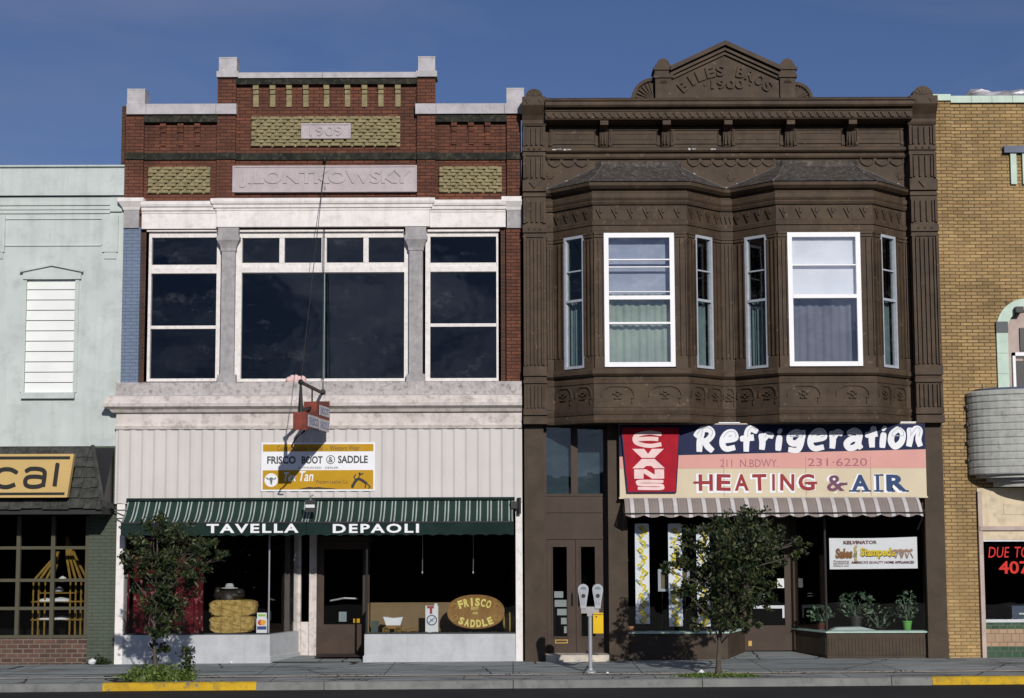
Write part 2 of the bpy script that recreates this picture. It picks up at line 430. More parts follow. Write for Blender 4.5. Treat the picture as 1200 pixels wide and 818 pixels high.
M['bulkwhite'] = paint('white_painted_bulkhead', (0.47, 0.49, 0.515), (0.41, 0.43, 0.45), 2.5, 0.5, dirt=(0.27, 0.265, 0.26), dirt_amt=0.4, streak=(0.32, 0.315, 0.31), streak_amt=0.4)
M['mint'] = paint('mint_stucco', (0.545, 0.60, 0.58), (0.475, 0.53, 0.515), 1.2, 0.8, dirt=(0.36, 0.385, 0.365), dirt_amt=0.65, streak=(0.38, 0.41, 0.39), streak_amt=0.45)
M['mintedge'] = paint('mint_trim', (0.46, 0.52, 0.47), (0.40, 0.455, 0.41), 3.0, 0.8, dirt=(0.22, 0.23, 0.2), dirt_amt=0.6)
M['shutter'] = paint('white_boards', (0.80, 0.82, 0.80), (0.72, 0.75, 0.73), 1.3, 0.45)
M['brown'] = paint('dark_brown_paint', (0.083, 0.058, 0.038), (0.054, 0.038, 0.027), 2.0, 0.6, dirt=(0.036, 0.026, 0.019), dirt_amt=0.75, streak=(0.095, 0.068, 0.050), streak_amt=0.45, chips=(0.14, 0.095, 0.065), chip_lo=0.635, spec=0.14)
M['brownedge'] = paint('worn_brown_paint', (0.092, 0.064, 0.043), (0.056, 0.041, 0.030), 3.0, 0.6, dirt=(0.036, 0.028, 0.022), dirt_amt=0.6, chips=(0.34, 0.32, 0.31), chip_lo=0.80)
M['brownlow'] = paint('lower_brown_paint', (0.073, 0.054, 0.038), (0.053, 0.040, 0.029), 2.0, 0.6, dirt=(0.04, 0.03, 0.026), dirt_amt=0.6, chips=(0.36, 0.33, 0.31), chip_lo=0.78)
M['door'] = paint('brown_door_paint', (0.070, 0.050, 0.039), (0.055, 0.040, 0.031), 3.0, 0.45, streak=(0.05, 0.036, 0.03), streak_amt=0.5)
M['slate'] = paint('grey_slate_roof', (0.082, 0.070, 0.060), (0.046, 0.040, 0.035), 6.0, 0.75, dirt=(0.27, 0.26, 0.25), dirt_amt=0.55, streak=(0.03, 0.03, 0.03), streak_amt=0.6)
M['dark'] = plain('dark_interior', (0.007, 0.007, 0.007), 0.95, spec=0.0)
M['black'] = plain('black_iron', (0.016, 0.016, 0.017), 0.5)
M['shingle'] = paint('weathered_shingle', (0.075, 0.076, 0.070), (0.036, 0.038, 0.035), 5.0, 0.9, streak=(0.018, 0.018, 0.016), streak_amt=0.75, dirt=(0.11, 0.11, 0.10), dirt_amt=0.4)
M['olive'] = paint('olive_window_bars', (0.085, 0.080, 0.055), None, 6.0, 0.6)
M['signyellow'] = paint('yellow_sign_face', (0.58, 0.41, 0.165), (0.52, 0.365, 0.145), 1.5, 0.4)
M['signblack'] = plain('sign_black', (0.020, 0.020, 0.018), 0.4)
M['gold'] = paint('mustard_sign_paint', (0.50, 0.285, 0.015), (0.45, 0.255, 0.013), 4.0, 0.4)
M['signwhite'] = paint('white_sign_paint', (0.80, 0.81, 0.84), (0.75, 0.76, 0.79), 3.0, 0.4)
M['navy'] = paint('navy_sign_paint', (0.014, 0.020, 0.070), (0.010, 0.015, 0.055), 3.0, 0.55)
M['pinkpaint'] = paint('pink_sign_paint', (0.66, 0.34, 0.30), (0.59, 0.30, 0.27), 1.4, 0.45)
M['beige'] = paint('beige_sign_paint', (0.63, 0.55, 0.395), (0.58, 0.50, 0.36), 1.4, 0.45)
M['red'] = paint('red_sign_paint', (0.40, 0.005, 0.020), (0.30, 0.004, 0.016), 6.0, 0.6, streak=(0.22, 0.006, 0.015), streak_amt=0.35)
M['maroon'] = paint('maroon_letters', (0.30, 0.034, 0.040), None, 5.0, 0.4)
M['purple'] = paint('purple_letters', (0.16, 0.065, 0.115), None, 5.0, 0.4)
M['blueletters'] = paint('blue_letters', (0.026, 0.062, 0.16), None, 5.0, 0.4)
M['mauve'] = paint('mauve_letters', (0.36, 0.145, 0.18), None, 5.0, 0.5)
M['pinkwhite'] = paint('pinkish_white_letters', (0.80, 0.60, 0.58), (0.72, 0.52, 0.50), 6.0, 0.4)
M['greyscribble'] = paint('grey_shaded_letter_paint', (0.45, 0.50, 0.58), None, 8.0, 0.4)
M['glass'] = glass('window_glass', gain=0.8, wav=0.05, dust=0.09)
M['shopglass'] = glass('shop_glass', (0.94, 0.95, 0.95), 0.55)
M['bayglass'] = glass('bay_glass', (0.94, 0.95, 0.96), 2.3, wav=0.06)
M['shade'] = paint('white_roller_shade', (0.90, 0.91, 0.93), (0.80, 0.82, 0.86), 2.0, 0.8)
M['curtain'] = paint('pale_green_curtain', (0.36, 0.43, 0.33), (0.27, 0.33, 0.27), 2.5, 0.9)
M['greycurtain'] = paint('grey_net_curtain', (0.21, 0.21, 0.24), (0.16, 0.165, 0.19), 3.0, 0.9)
M['bluecurtain'] = paint('dull_blue_curtain', (0.21, 0.26, 0.27), (0.14, 0.18, 0.195), 3.0, 0.9)
M['alu'] = paint('storm_window_frame', (0.42, 0.45, 0.50), (0.34, 0.37, 0.42), 9.0, 0.45)
M['brightwhite'] = paint('bright_white_frame', (0.86, 0.86, 0.88), (0.82, 0.82, 0.84), 5.0, 0.4)
M['metal'] = plain('galvanised_metal', (0.45, 0.47, 0.50), 0.4, 0.7)
M['meter'] = plain('silver_meter_paint', (0.36, 0.38, 0.41), 0.45, 0.25)
M['yellowbox'] = paint('yellow_enamel', (0.72, 0.46, 0.015), None, 5.0, 0.4)
M['brass'] = plain('brass', (0.55, 0.36, 0.10), 0.35, 0.8)
M['wood'] = paint('varnished_wood', (0.30, 0.165, 0.052), (0.23, 0.12, 0.038), 5.0, 0.45, streak=(0.16, 0.08, 0.025), streak_amt=0.5)
M['letteryellow'] = paint('pale_yellow_letters', (0.78, 0.66, 0.20), None, 5.0, 0.45)
M['cardboard'] = paint('brown_cardboard', (0.22, 0.155, 0.085), (0.18, 0.125, 0.07), 2.0, 0.85)
M['hay'] = paint('straw', (0.52, 0.37, 0.13), (0.30, 0.20, 0.06), 14.0, 0.95, dirt=(0.14, 0.09, 0.03), dirt_amt=0.7, bump=1.0)
M['bamboo'] = paint('yellow_bamboo', (0.27, 0.17, 0.034), (0.17, 0.105, 0.024), 9.0, 0.6)
M['paper'] = paint('white_paper', (0.74, 0.75, 0.76), (0.66, 0.67, 0.68), 5.0, 0.8)
M['teal'] = paint('pale_teal_paint', (0.42, 0.56, 0.49), (0.34, 0.47, 0.41), 4.0, 0.5, streak=(0.6, 0.68, 0.62), streak_amt=0.5)
M['coping'] = paint('mint_terracotta', (0.52, 0.64, 0.54), (0.42, 0.55, 0.46), 4.0, 0.45, streak=(0.66, 0.72, 0.65), streak_amt=0.5)
M['foil'] = plain('crumpled_silver_flashing', (0.62, 0.60, 0.62), 0.32, 0.55, bump=0.5, scale=3, var=0.45)
M['blueslab'] = paint('dark_blue_tile', (0.10, 0.125, 0.19), (0.07, 0.09, 0.14), 8.0, 0.4)
M['darkglaze'] = plain('black_green_tile', (0.03, 0.045, 0.05), 0.3)
M['plaster'] = paint('pink_plaster', (0.50, 0.40, 0.35), (0.42, 0.34, 0.30), 3.0, 0.7, dirt=(0.3, 0.24, 0.22), dirt_amt=0.5)
M['cream'] = paint('cream_fascia', (0.66, 0.56, 0.40), (0.60, 0.50, 0.35), 2.0, 0.6, dirt=(0.16, 0.14, 0.12), dirt_amt=0.5, streak=(0.3, 0.25, 0.2), streak_amt=0.3)
M['marquee'] = paint('greyish_ribbed_metal', (0.50, 0.51, 0.475), (0.42, 0.43, 0.40), 3.0, 0.5, dirt=(0.20, 0.19, 0.17), dirt_amt=0.6, streak=(0.25, 0.24, 0.22), streak_amt=0.5)
M['tilegreen'] = brick('green_tile', (0.055, 0.105, 0.065), (0.03, 0.065, 0.04), (0.16, 0.17, 0.14), w=0.15, h=0.155, ms=0.008, dirt_amt=0.1)
M['tiletan'] = brick('tan_tile', (0.42, 0.29, 0.19), (0.33, 0.23, 0.155), (0.20, 0.15, 0.11), w=0.15, h=0.155, ms=0.008, dirt_amt=0.15)
M['neonred'] = paint('red_window_lettering', (0.62, 0.030, 0.022), None, 5.0, 0.5)
M['brownsiding'] = M['brownlow']
M['awngreen'] = stripes('green_striped_canvas', (0.020, 0.046, 0.038), [(0.10, 0.21, (0.40, 0.45, 0.42)), (0.40, 0.52, (0.40, 0.45, 0.42))], 0.195)
M['valance'] = paint('dark_green_canvas', (0.014, 0.032, 0.027), (0.009, 0.021, 0.018), 3.0, 0.9)
M['awntan'] = stripes('grey_striped_canvas', (0.27, 0.23, 0.21), [(0.02, 0.05, (0.14, 0.12, 0.12)), (0.10, 0.36, (0.58, 0.56, 0.56)), (0.42, 0.45, (0.16, 0.14, 0.14)), (0.60, 0.63, (0.20, 0.17, 0.16)), (0.78, 0.80, (0.20, 0.17, 0.16))], 0.262, dirt=(0.16, 0.14, 0.13))
M['leafdark'] = leafy('tree_leaf', (0.007, 0.016, 0.005), (0.015, 0.029, 0.008), (0.070, 0.076, 0.022))
M['leafweed'] = leafy('weed_leaf', (0.045, 0.085, 0.02), (0.09, 0.145, 0.028), (0.16, 0.21, 0.05))
M['leafhouse'] = leafy('house_plant_leaf', (0.03, 0.06, 0.03), (0.07, 0.12, 0.065), (0.15, 0.21, 0.14))
M['bark'] = paint('grey_bark', (0.12, 0.10, 0.085), (0.07, 0.06, 0.05), 9.0, 0.9, bump=0.8)

# ================================================================== THE GROUND
XW = 90.0
def sheet(name, x0, x1, y0, y1, z, mats, nx=2, kind='structure'):
    mb = MB()
    mb.add([(x0, y0, gz(x0) + z), (x1, y0, gz(x1) + z), (x1, y1, gz(x1) + z), (x0, y1, gz(x0) + z)], [(0, 1, 2, 3)])
    return tag(mb.build(name, mats, None, recalc=False), kind=kind)
KY0, KY1 = -4.22, -4.04                                   # kerb: road side, pavement side

def slabs(name, c, c2, joint, w, h, off=0.0):
    m, n, l, b = nt(name)
    tc = n.new('ShaderNodeTexCoord')
    t = n.new('ShaderNodeTexBrick'); t.offset = 0.0
    mp = n.new('ShaderNodeMapping'); mp.inputs['Location'].default_value = (off, 0.12, 0)
    l.new(tc.outputs['Object'], mp.inputs['Vector']); l.new(mp.outputs[0], t.inputs['Vector'])
    t.inputs['Scale'].default_value = 1; t.inputs['Brick Width'].default_value = w; t.inputs['Row Height'].default_value = h
    t.inputs['Mortar Size'].default_value = 0.014; t.inputs['Mortar Smooth'].default_value = 0.2
    t.inputs['Color1'].default_value = rgb(c); t.inputs['Color2'].default_value = rgb(c2); t.inputs['Mortar'].default_value = rgb(joint)
    v = coords(n, l)
    col = mixc(n, l, scaled(n, l, noise_fac(n, l, v, 0.9, 8, 0.7, 0.45, 0.7), 0.6), t.outputs['Color'], tuple(x * 0.45 for x in c))
    col = mixc(n, l, scaled(n, l, noise_fac(n, l, coords(n, l, (0.5, 2.2, 1)), 1.3, 5, 0.6, 0.51, 0.62), 0.75), col, (0.035, 0.035, 0.033))
    col = mixc(n, l, scaled(n, l, noise_fac(n, l, v, 30, 4, 0.7, 0.3, 0.7), 0.3), col, tuple(min(1, x * 1.35) for x in c))
    # a few wandering cracks
    vo = n.new('ShaderNodeTexVoronoi'); vo.feature = 'DISTANCE_TO_EDGE'; vo.inputs['Scale'].default_value = 0.45
    nz = n.new('ShaderNodeTexNoise'); nz.inputs['Scale'].default_value = 2.5; l.new(v, nz.inputs['Vector'])
    l.new(mixc(n, l, 0.16, v, nz.outputs['Color'], 'ADD'), vo.inputs['Vector'])
    lt = n.new('ShaderNodeMath'); lt.operation = 'LESS_THAN'; lt.inputs[1].default_value = 0.007; l.new(vo.outputs['Distance'], lt.inputs[0])
    col = mixc(n, l, lt.outputs[0], col, (0.03, 0.03, 0.028))
    l.new(col, b.inputs['Base Color']); b.inputs['Roughness'].default_value = 0.9; b.inputs['Specular IOR Level'].default_value = 0.15
    add_bump(n, l, b, noise_fac(n, l, v, 40, 4, 0.7, 0.2, 0.8), 0.25, 0.008)
    return m
M['walk'] = slabs('pavement_concrete', (0.30, 0.325, 0.325), (0.24, 0.265, 0.265), (0.05, 0.05, 0.05), 2.15, 1.46)
M['verge'] = slabs('verge_concrete', (0.33, 0.345, 0.34), (0.24, 0.255, 0.25), (0.05, 0.05, 0.05), 3.1, 3.0, 0.8)
M['kerb'] = paint('kerb_concrete', (0.23, 0.235, 0.225), (0.17, 0.175, 0.17), 2.2, 0.9, dirt=(0.10, 0.10, 0.095), dirt_amt=0.7, bump=0.5)
M['edge'] = paint('pale_edge_concrete', (0.62, 0.55, 0.46), (0.42, 0.39, 0.34), 3.0, 0.9, dirt=(0.10, 0.095, 0.085), dirt_amt=0.7, bump=0.5)
M['kerbyellow'] = paint('yellow_kerb_paint', (0.60, 0.38, 0.022), (0.46, 0.29, 0.02), 3.0, 0.8, dirt=(0.17, 0.125, 0.05), dirt_amt=0.75, chips=(0.17, 0.165, 0.14), chip_lo=0.60)
M['asphalt'] = paint('asphalt', (0.030, 0.032, 0.033), (0.023, 0.024, 0.026), 0.7, 0.9, dirt=(0.015, 0.015, 0.016), dirt_amt=0.6, bump=0.6)
M['soil'] = paint('bare_ground', (0.09, 0.085, 0.07), (0.06, 0.058, 0.05), 0.3, 0.95)

sheet('ground', -700, 700, -600, 900, -0.40, M['soil'])
# low row added across the street, unseen, to darken what the shop windows mirror
def far_row(x0, x1, h, m):
    mb = MB(); mb.box(x0, x1, -52, -37.5, -0.4, h)
    o = thing('added_brick_building', 'long low dark brick building added unseen behind the viewpoint to darken the shop glass', 'building', ((x0 + x1) / 2, -45, 0))
    mb.build('wall', m, o)
far_row(-75, 75, 4.6, M['darkbrick'])
sheet('road', -XW, XW, -60, -4.1, -0.118, M['asphalt'])
mbw = MB()
for x0, x1, y0, y1 in ((-XW, XW, -2.94, 0.06), ):
    mbw.add([(x0, y0, gz(x0)), (x1, y0, gz(x1)), (x1, y1, gz(x1)), (x0, y1, gz(x0))], [(0, 1, 2, 3)])
tag(mbw.build('pavement', M['walk'], None, recalc=False), kind='structure')
sheet('pavement_edge_strip', -XW, XW, -3.14, -2.94, 0.006, M['edge'])
sheet('kerbside_verge', -XW, XW, KY1, -3.14, -0.002, M['verge'])
mb = MB()
x = -XW
while x < XW:                                             # kerb cast in lengths
    x1 = x + 3.0
    mb.prism([(x + 0.006, KY0, gz(x) - 0.3), (x + 0.006, KY0 + 0.02, gz(x) - 0.01), (x + 0.006, KY0 + 0.045, gz(x) + 0.008), (x + 0.006, KY1, gz(x) + 0.008), (x + 0.006, KY1, gz(x) - 0.3)],
             (x1 - x - 0.012, 0, gz(x1) - gz(x)))
    x = x1
tag(mb.build('kerb', M['kerb'], None), kind='structure')
for ua, ub in ((120, 300), (1093, 1330)):
    a, b = X(ua, 800, KY0), X(ub, 800, KY0)
    mb = MB()
    q = lambda x, y, z: (x, y, gz(x) + z)
    prof = [(KY0 - 0.004, -0.112), (KY0 + 0.016, -0.006), (KY0 + 0.043, 0.012), (KY1 - 0.02, 0.012)]
    vs = [q(x, y, z) for x in (a, b) for y, z in prof]
    mb.add(vs, [(i, i + 4, i + 5, i + 1) for i in range(3)])
    tag(mb.build('kerb_paint', M['kerbyellow'], None, recalc=False), kind='structure')

# ================================================================== a window set in a flat or canted wall
def window(root, p, q, s0, s1, z0, z1, off, fw, rails=(), mull=(), depth=0.07, fm_=None, gl=None, rail_w=None, sub=(), backing=None, name='window', sill=None):
    """frame = part; panes (one mesh), shade or curtain = its children. rails are heights, mull are (s, za, zb, w)"""
    fm_ = fm_ or M['winwhite']; gl = gl or M['glass']; rw = rail_w or (fw if isinstance(fw, float) else fw[0]) * 0.6
    mb = MB()
    L, Rr, B, T = fw if isinstance(fw, (tuple, list)) else (fw,) * 4
    mb.facet(p, q, s0, s0 + L, off - depth, off, z0, z1)
    mb.facet(p, q, s1 - Rr, s1, off - depth, off, z0, z1)
    mb.facet(p, q, s0 + L, s1 - Rr, off - depth, off - 0.003, z1 - T, z1)
    mb.facet(p, q, s0 + L, s1 - Rr, off - depth, off - 0.003, z0, z0 + B)
    for r in rails:
        z, w, pr = r if isinstance(r, tuple) else (r, rw, -0.006)
        mb.facet(p, q, s0 + L, s1 - Rr, off - depth * 0.9, off + pr, z - w / 2, z + w / 2)
    for s, za, zb, w in mull:
        mb.facet(p, q, s - w / 2, s + w / 2, off - depth * 0.9, off - 0.010, za, zb)
    fr = mb.build(name, fm_, root)
    g = MB(); g.facet(p, q, s0 + L * 0.7, s1 - Rr * 0.7, off - depth * 0.62, off - depth * 0.62 + 0.006, z0 + B * 0.7, z1 - T * 0.7)
    g.build('glass_pane', gl, fr)
    for nm, sa, sb, za, zb, dp, mt, kind in (backing or ()):
        c = MB()
        if kind == 'flat': c.facet(p, q, sa, sb, off - dp - 0.012, off - dp, za, zb)
        else:                                             # hanging folds
            d = Vector((q[0] - p[0], q[1] - p[1])).normalized(); nn = Vector((d.y, -d.x)); k = 40
            vs = []
            for i in range(k + 1):
                t = sa + (sb - sa) * i / k
                o = off - dp + 0.022 * math.sin(i * 1.25) + 0.012 * math.sin(i * 0.53 + 1)
                for z in (za, zb): vs.append((p[0] + d.x * t + nn.x * o, p[1] + d.y * t + nn.y * o, z))
            c.add(vs, [(2 * i, 2 * i + 2, 2 * i + 3, 2 * i + 1) for i in range(k)])
        c.build(nm, mt, fr, smooth=(kind != 'flat'), recalc=(kind == 'flat'))
    return fr

# ================================================================== MINT STUCCO BUILDING (left)
XB1L = X(134, 760)                                        # party line mint | red brick
XB0L = -17.5
mint = thing('stucco_building', 'mint stucco building with a boarded up window under a small pediment hood', 'building', ((XB0L + XB1L) / 2, 0, 0))
ZT0 = Z(196, 0.06, 70)
zc0 = Z(523, 0.06, 70)
xr0 = XB1L + 0.005
wx0, wx1, wz0, wz1 = rc(30, 327, 87, 460, 0.06)
mb = MB()
mb.box(XB0L, wx0, 0.06, 0.36, zc0, ZT0); mb.box(wx1, xr0, 0.06, 0.36, zc0, ZT0)
mb.box(wx0, wx1, 0.06, 0.36, wz1, ZT0); mb.box(wx0, wx1, 0.06, 0.36, zc0, wz0)
mb.build('front_wall', M['mint'], mint)
mb = MB(); mb.box(XB0L, xr0, 0.36, 11, zc0 - 0.3, ZT0 - 0.35); mb.build('upper_body', M['mint'], mint)
mb = MB(); mb.room(XB0L, xr0 - 0.1, 0.34, 5, 0.02, zc0 - 0.3); mb.build('shop_interior', M['dark'], mint, recalc=False)
# cornice at the top: a plain band above, three thin mouldings below, stepping forward at the right end
e0 = X(120, 230, 0.0)
mb = MB()
for u0, u1, y, v0, v1 in ((-300, 147, 0.0, 217, 229), (-300, 129, 0.03, 238, 240.5), (-300, 129, 0.035, 243, 245.5), (-300, 129, 0.03, 248, 250), (129, 143, 0.01, 232, 248)):
    a = XB0L if u0 < 0 else X(u0, 240, y); b = min(X(u1, 240, y), xr0)
    mb.box(a, b, y, 0.07, Z(v1, y, 70), Z(v0, y, 70))
mb.box(XB0L, xr0 + 0.001, -0.012, 0.07, Z(229, 0, 70), Z(197.5, 0, 70))
mb.box(XB0L, xr0 + 0.002, 0.0, 0.36, ZT0 + 0.002, ZT0 + 0.03)
mb.build('cornice', M['mint'], mint)
mb = MB()                                                 # sunk panel drawn by raised fillets, and two bracket pendants
px0, px1, pz0, pz1 = rc(6, 257, 119, 287, 0.04)
t = 0.02
mb.box(px0, px1, 0.035, 0.07, pz1, pz1 + t); mb.box(px0, px1, 0.035, 0.07, pz0 - t, pz0)
mb.box(px0 - t, px0, 0.035, 0.07, pz0, pz1); mb.box(px1, px1 + t, 0.04, 0.07, pz0, pz1)
for u in (-4, 129):
    a, b, c, d = rc(u - 9, 252, u + 9, 295, 0.0)
    mb.box(a, b, 0.02, 0.07, c, d)
    a, b, c, d = rc(u - 7, 295, u + 7, 303, 0.02)
    mb.box(a, b, 0.035, 0.07, c, d)
mb.build('wall_mouldings', M['mint'], mint)
# boarded window
mb = MB()
n = 11
for i in range(n):
    za = wz0 + (wz1 - wz0) * i / n; zb = wz0 + (wz1 - wz0) * (i + 1) / n
    mb.ex_x([(0.10, za), (0.083, za + 0.003), (0.092, zb - 0.012), (0.10, zb - 0.010)], wx0, wx1)
fr = MB()
for a, b, c, d in ((wx0 - 0.075, wx0, wz0, wz1), (wx1, wx1 + 0.075, wz0, wz1)): fr.box(a, b, 0.035, 0.07, c, d)
bw = fr.build('boarded_window', M['mint'], mint)
mb.build('board', M['shutter'], bw)
h = MB(); hx0, hx1 = X(24, 318, 0), X(98, 318, 0); hm = (hx0 + hx1) / 2; z0, z1, z2 = Z(327, 0, 60), Z(318, 0, 60), Z(310, 0, 60)
h.ex_y([(hx0 + 0.05, z0), (hx1 - 0.05, z0), (hx1 - 0.05, z1 - 0.02), (hm, z2 - 0.03), (hx0 + 0.05, z1 - 0.02)], 0.0, 0.07)
h.ex_y([(hx0, z1 - 0.02), (hm, z2 - 0.028), (hx1, z1 - 0.02), (hx1, z1 + 0.02), (hm, z2 + 0.012), (hx0, z1 + 0.02)], -0.05, 0.0)
h.build('window_hood', M['mint'], bw)
h = MB(); a, b, c, d = rc(25, 460, 87, 467, 0.0); h.box(a, b, -0.03, 0.07, c, d); h.build('window_sill', M['mint'], bw)
# green painted brick storefront
pw0 = X(103, 650)
mb = MB()
mb.box(pw0, xr0, 0.06, 0.36, gz(-8) - 0.1, zc0)
mb.build('brick_pier', M['greenbrick'], mint)
sx0, sx1, sz0, sz1 = rc(-260, 604, 103, 748, 0.1)
mb = MB(); mb.box(XB0L, pw0, 0.09, 0.36, gz(-12) - 0.1, sz0); mb.build('brick_bulkhead', M['oldbrick'], mint)
mb = MB(); mb.box(XB0L, pw0, 0.10, 0.36, sz1 - 0.02, zc0); mb.build('header_wall', M['dark'], mint)
win = MB()
for u in (-145, -105, -62, -20, 20.5, 61, 101.5):
    xx = X(u, 680, 0.1); win.box(xx - 0.035, xx + 0.035, 0.10, 0.19, sz0 - 0.01, sz1)
for v in (642, 680, 713):
    zz = Z(v, 0.1, 50); win.box(XB0L, sx1 - 0.02, 0.115, 0.185, zz - 0.028, zz + 0.028)
win.box(XB0L, sx1, 0.07, 0.2, sz0 - 0.003, sz0 + 0.05)
gw = win.build('grid_window', M['olive'], mint)
g = MB(); g.box(XB0L, sx1 - 0.02, 0.147, 0.153, sz0 + 0.01, sz1); g.build('glass_pane', M['shopglass'], gw)
# mansard canopy of wood shingles
can = thing('shingle_canopy', 'weathered grey wood shingle canopy over the dark gridded shop window', 'canopy', (X(60, 560), -0.4, Z(597, -0.9, 60)))
zt, zb = Z(524, 0.04, 60), Z(596, -0.9, 60)
yt, yb = -0.03, -0.9
xtr, xbr = X(108, 524, yt), X(121, 596, yb) - 0.02
mb = MB()
rows = 6
for r in range(rows):
    f0, f1 = r / rows, (r + 1.18) / rows
    def at(f): return yb + (yt - yb) * f, zb + (zt - zb) * f, xbr + (xtr - xbr) * f
    (ya, za, xa), (yc, zc, xc) = at(f0), at(min(1.0, f1))
    x = -17.4
    while x < xa - 0.03:
        w = random.uniform(0.13, 0.27); x1 = min(x + w, xa)
        if xa - x1 < 0.06: x1 = xa
        dz = random.uniform(-0.018, 0.012); lift = random.uniform(0.035, 0.055)
        xt1 = min(x1, xc)
        mb.add([(x, ya - lift, za + dz), (x1 - 0.008, ya - lift, za + dz), (max(x + 0.01, xt1 - 0.008), yc - 0.004, zc), (x, yc - 0.004, zc),
                (x, ya - lift + 0.03, za + dz - 0.004), (x1 - 0.008, ya - lift + 0.03, za + dz - 0.004), (max(x + 0.01, xt1 - 0.008), yc + 0.02, zc - 0.01), (x, yc + 0.02, zc - 0.01)],
               [(0, 1, 2, 3), (4, 7, 6, 5), (0, 4, 5, 1), (1, 5, 6, 2), (0, 3, 7, 4)])
        x = x1
    y = ya                                                # hipped right end
    while y < 0.02:
        y1 = min(y + random.uniform(0.14, 0.24), 0.04)
        dz = random.uniform(-0.018, 0.012)
        yt0, yt1 = max(y, yc), max(y1, yc + 0.01)
        mb.add([(xa + 0.04, y, za + dz), (xa + 0.04, y1 - 0.008, za + dz), (xc + 0.006, yt1 - 0.008, zc), (xc + 0.006, yt0, zc)], [(0, 1, 2, 3)])
        y = y1
mb.build('shingle', M['shingle'], can)
mb = MB()
mb.prism([(-17.4, yb + 0.03, zb), (-17.4, yb + 0.03, zb - 0.10), (-17.4, 0.04, zb - 0.10), (-17.4, 0.04, zt - 0.02)], (xbr + 17.4 - 0.02, 0, 0))
mb.build('soffit_box', M['black'], can)
mb = MB(); mb.tube([(xtr + 0.01, yt - 0.02, zt + 0.01), (xbr + 0.03, yb - 0.03, zb + 0.01)], 0.045, 5); mb.build('hip_cap', M['shingle'], can)
# sign "...cal"
sy = -1.02
so = thing('shop_sign', 'yellow slanted sign with big black lowercase letters on the shingle canopy', 'sign', (X(20, 560, sy), sy, Z(583, sy, 40)))
zt_, zb_ = Z(532, sy, 40), Z(583, sy, 40)
xa, xt, xb_ = X(-190, 560, sy), X(86.5, 532, sy), X(78.5, 583, sy)
mb = MB(); mb.ex_y([(xa, zb_), (xb_, zb_), (xt, zt_), (xa, zt_)], sy, sy + 0.14); mb.build('sign_board', M['signyellow'], so)
hgt = zt_ - zb_
mb = MB()
for f0, f1 in ((0.875, 0.945), (0.055, 0.115)):
    xe = lambda f: xb_ + (xt - xb_) * f - 0.055
    mb.ex_y([(xa + 0.05, zb_ + hgt * f0), (xe(f0), zb_ + hgt * f0), (xe(f1), zb_ + hgt * f1), (xa + 0.05, zb_ + hgt * f1)], sy - 0.006, sy)
mb.build('border_line', M['signblack'], so)
def slant(u, v):
    return Vector((X(u, v, sy), Z(v, sy, 40)))
mb = MB(); f = fm(sy - 0.001); w = 0.075
mb.ribbon([slant(*q) for q in ((67.5, 544), (64, 570))], w, f, 0.008)
mb.ribbon(smooth([slant(*q) for q in ((31, 552), (36, 549.5), (45, 549.5), (51, 551.5), (52.5, 556), (50.5, 570.5))], 4), w, f, 0.008)
mb.ribbon(smooth([slant(*q) for q in ((51.3, 560), (44, 558.6), (34, 559), (30, 562.5), (30.5, 568), (36, 570.3), (45, 570), (50.5, 568))], 4), w, f, 0.007)
mb.ribbon(smooth([slant(*q) for q in ((19.5, 553.5), (12, 550), (2, 550.5), (-4, 556), (-5, 564), (0, 569.5), (9, 570.5), (18, 567.5))], 4), w, f, 0.008)
mb.build('lettering', M['signblack'], so)

# bamboo display tower behind the gridded window
bx, by = X(72, 700, 0.75), 0.75
zf = Z(748, 0.75, 70) + 0.02
tw = thing('bamboo_tower', 'yellow bamboo display tower with a peaked top behind the gridded window', 'display stand', (bx, by, zf - 0.02))
zs, zp = Z(680, by, 70), Z(626, by, 70)
mb = MB()
for dx in (-0.47, -0.37, -0.25, 0.22, 0.32, 0.42):
    for dy in (-0.22, 0.22):
        mb.tube([(bx + dx, by + dy, zf), (bx + dx, by + dy, zs)], 0.017, 6)
mb.build('post', M['bamboo'], tw)
mb = MB()
for sgn, xs in ((-1, (-0.47, -0.37, -0.25)), (1, (0.22, 0.32, 0.42))):
    for k, dx in enumerate(xs):
        for dy in (-0.22, 0.22):
            top = zp if sgn > 0 else zp - 0.28
            mb.tube([(bx + dx, by + dy, zs), (bx + dx * 0.55 - 0.01 * sgn, by + dy * 0.5, zs + (top - zs) * 0.5), (bx + sgn * 0.05 + dx * 0.12, by + dy * 0.08, top - abs(dx) * 0.2)], 0.024, 6)
mb.build('peaked_top', M['bamboo'], tw)
mb = MB()
for v in (704, 725, 745):
    zz = Z(v, by, 70); mb.box(bx - 0.5, bx + 0.46, by - 0.25, by + 0.25, zz - 0.02, zz)
mb.build('shelf', M['bamboo'], tw)
for u, v, rx, rz in ((75, 676, 0.09, 0.05), (71, 689, 0.10, 0.045), (56, 700, 0.16, 0.035), (73, 700, 0.20, 0.04), (56, 722, 0.18, 0.03), (74, 721, 0.2, 0.035)):
    zz = {676: Z(680, by), 689: Z(692, by), 700: Z(703.4, by), 722: Z(724.5, by), 721: Z(724.5, by)}[v]
    m_ = MB(); m_.lathe((X(u, v, by), by - 0.1, zz), [(rx * 0.3, 0), (rx, rz * 0.5), (rx * 0.7, rz * 1.6), (rx * 0.15, rz * 2.2)], 14)
    solo(m_, 'white_ware', M['paper'], {676: 'small white pot near the top of the bamboo tower', 689: 'white pot in the middle of the bamboo tower'}.get(v, 'low white dish on the %s end of the %s bamboo shelf' % ('left' if u < 60 else 'right', 'upper' if v == 700 else 'lower')), 'dish', (X(u, v, by), by - 0.1, zz))
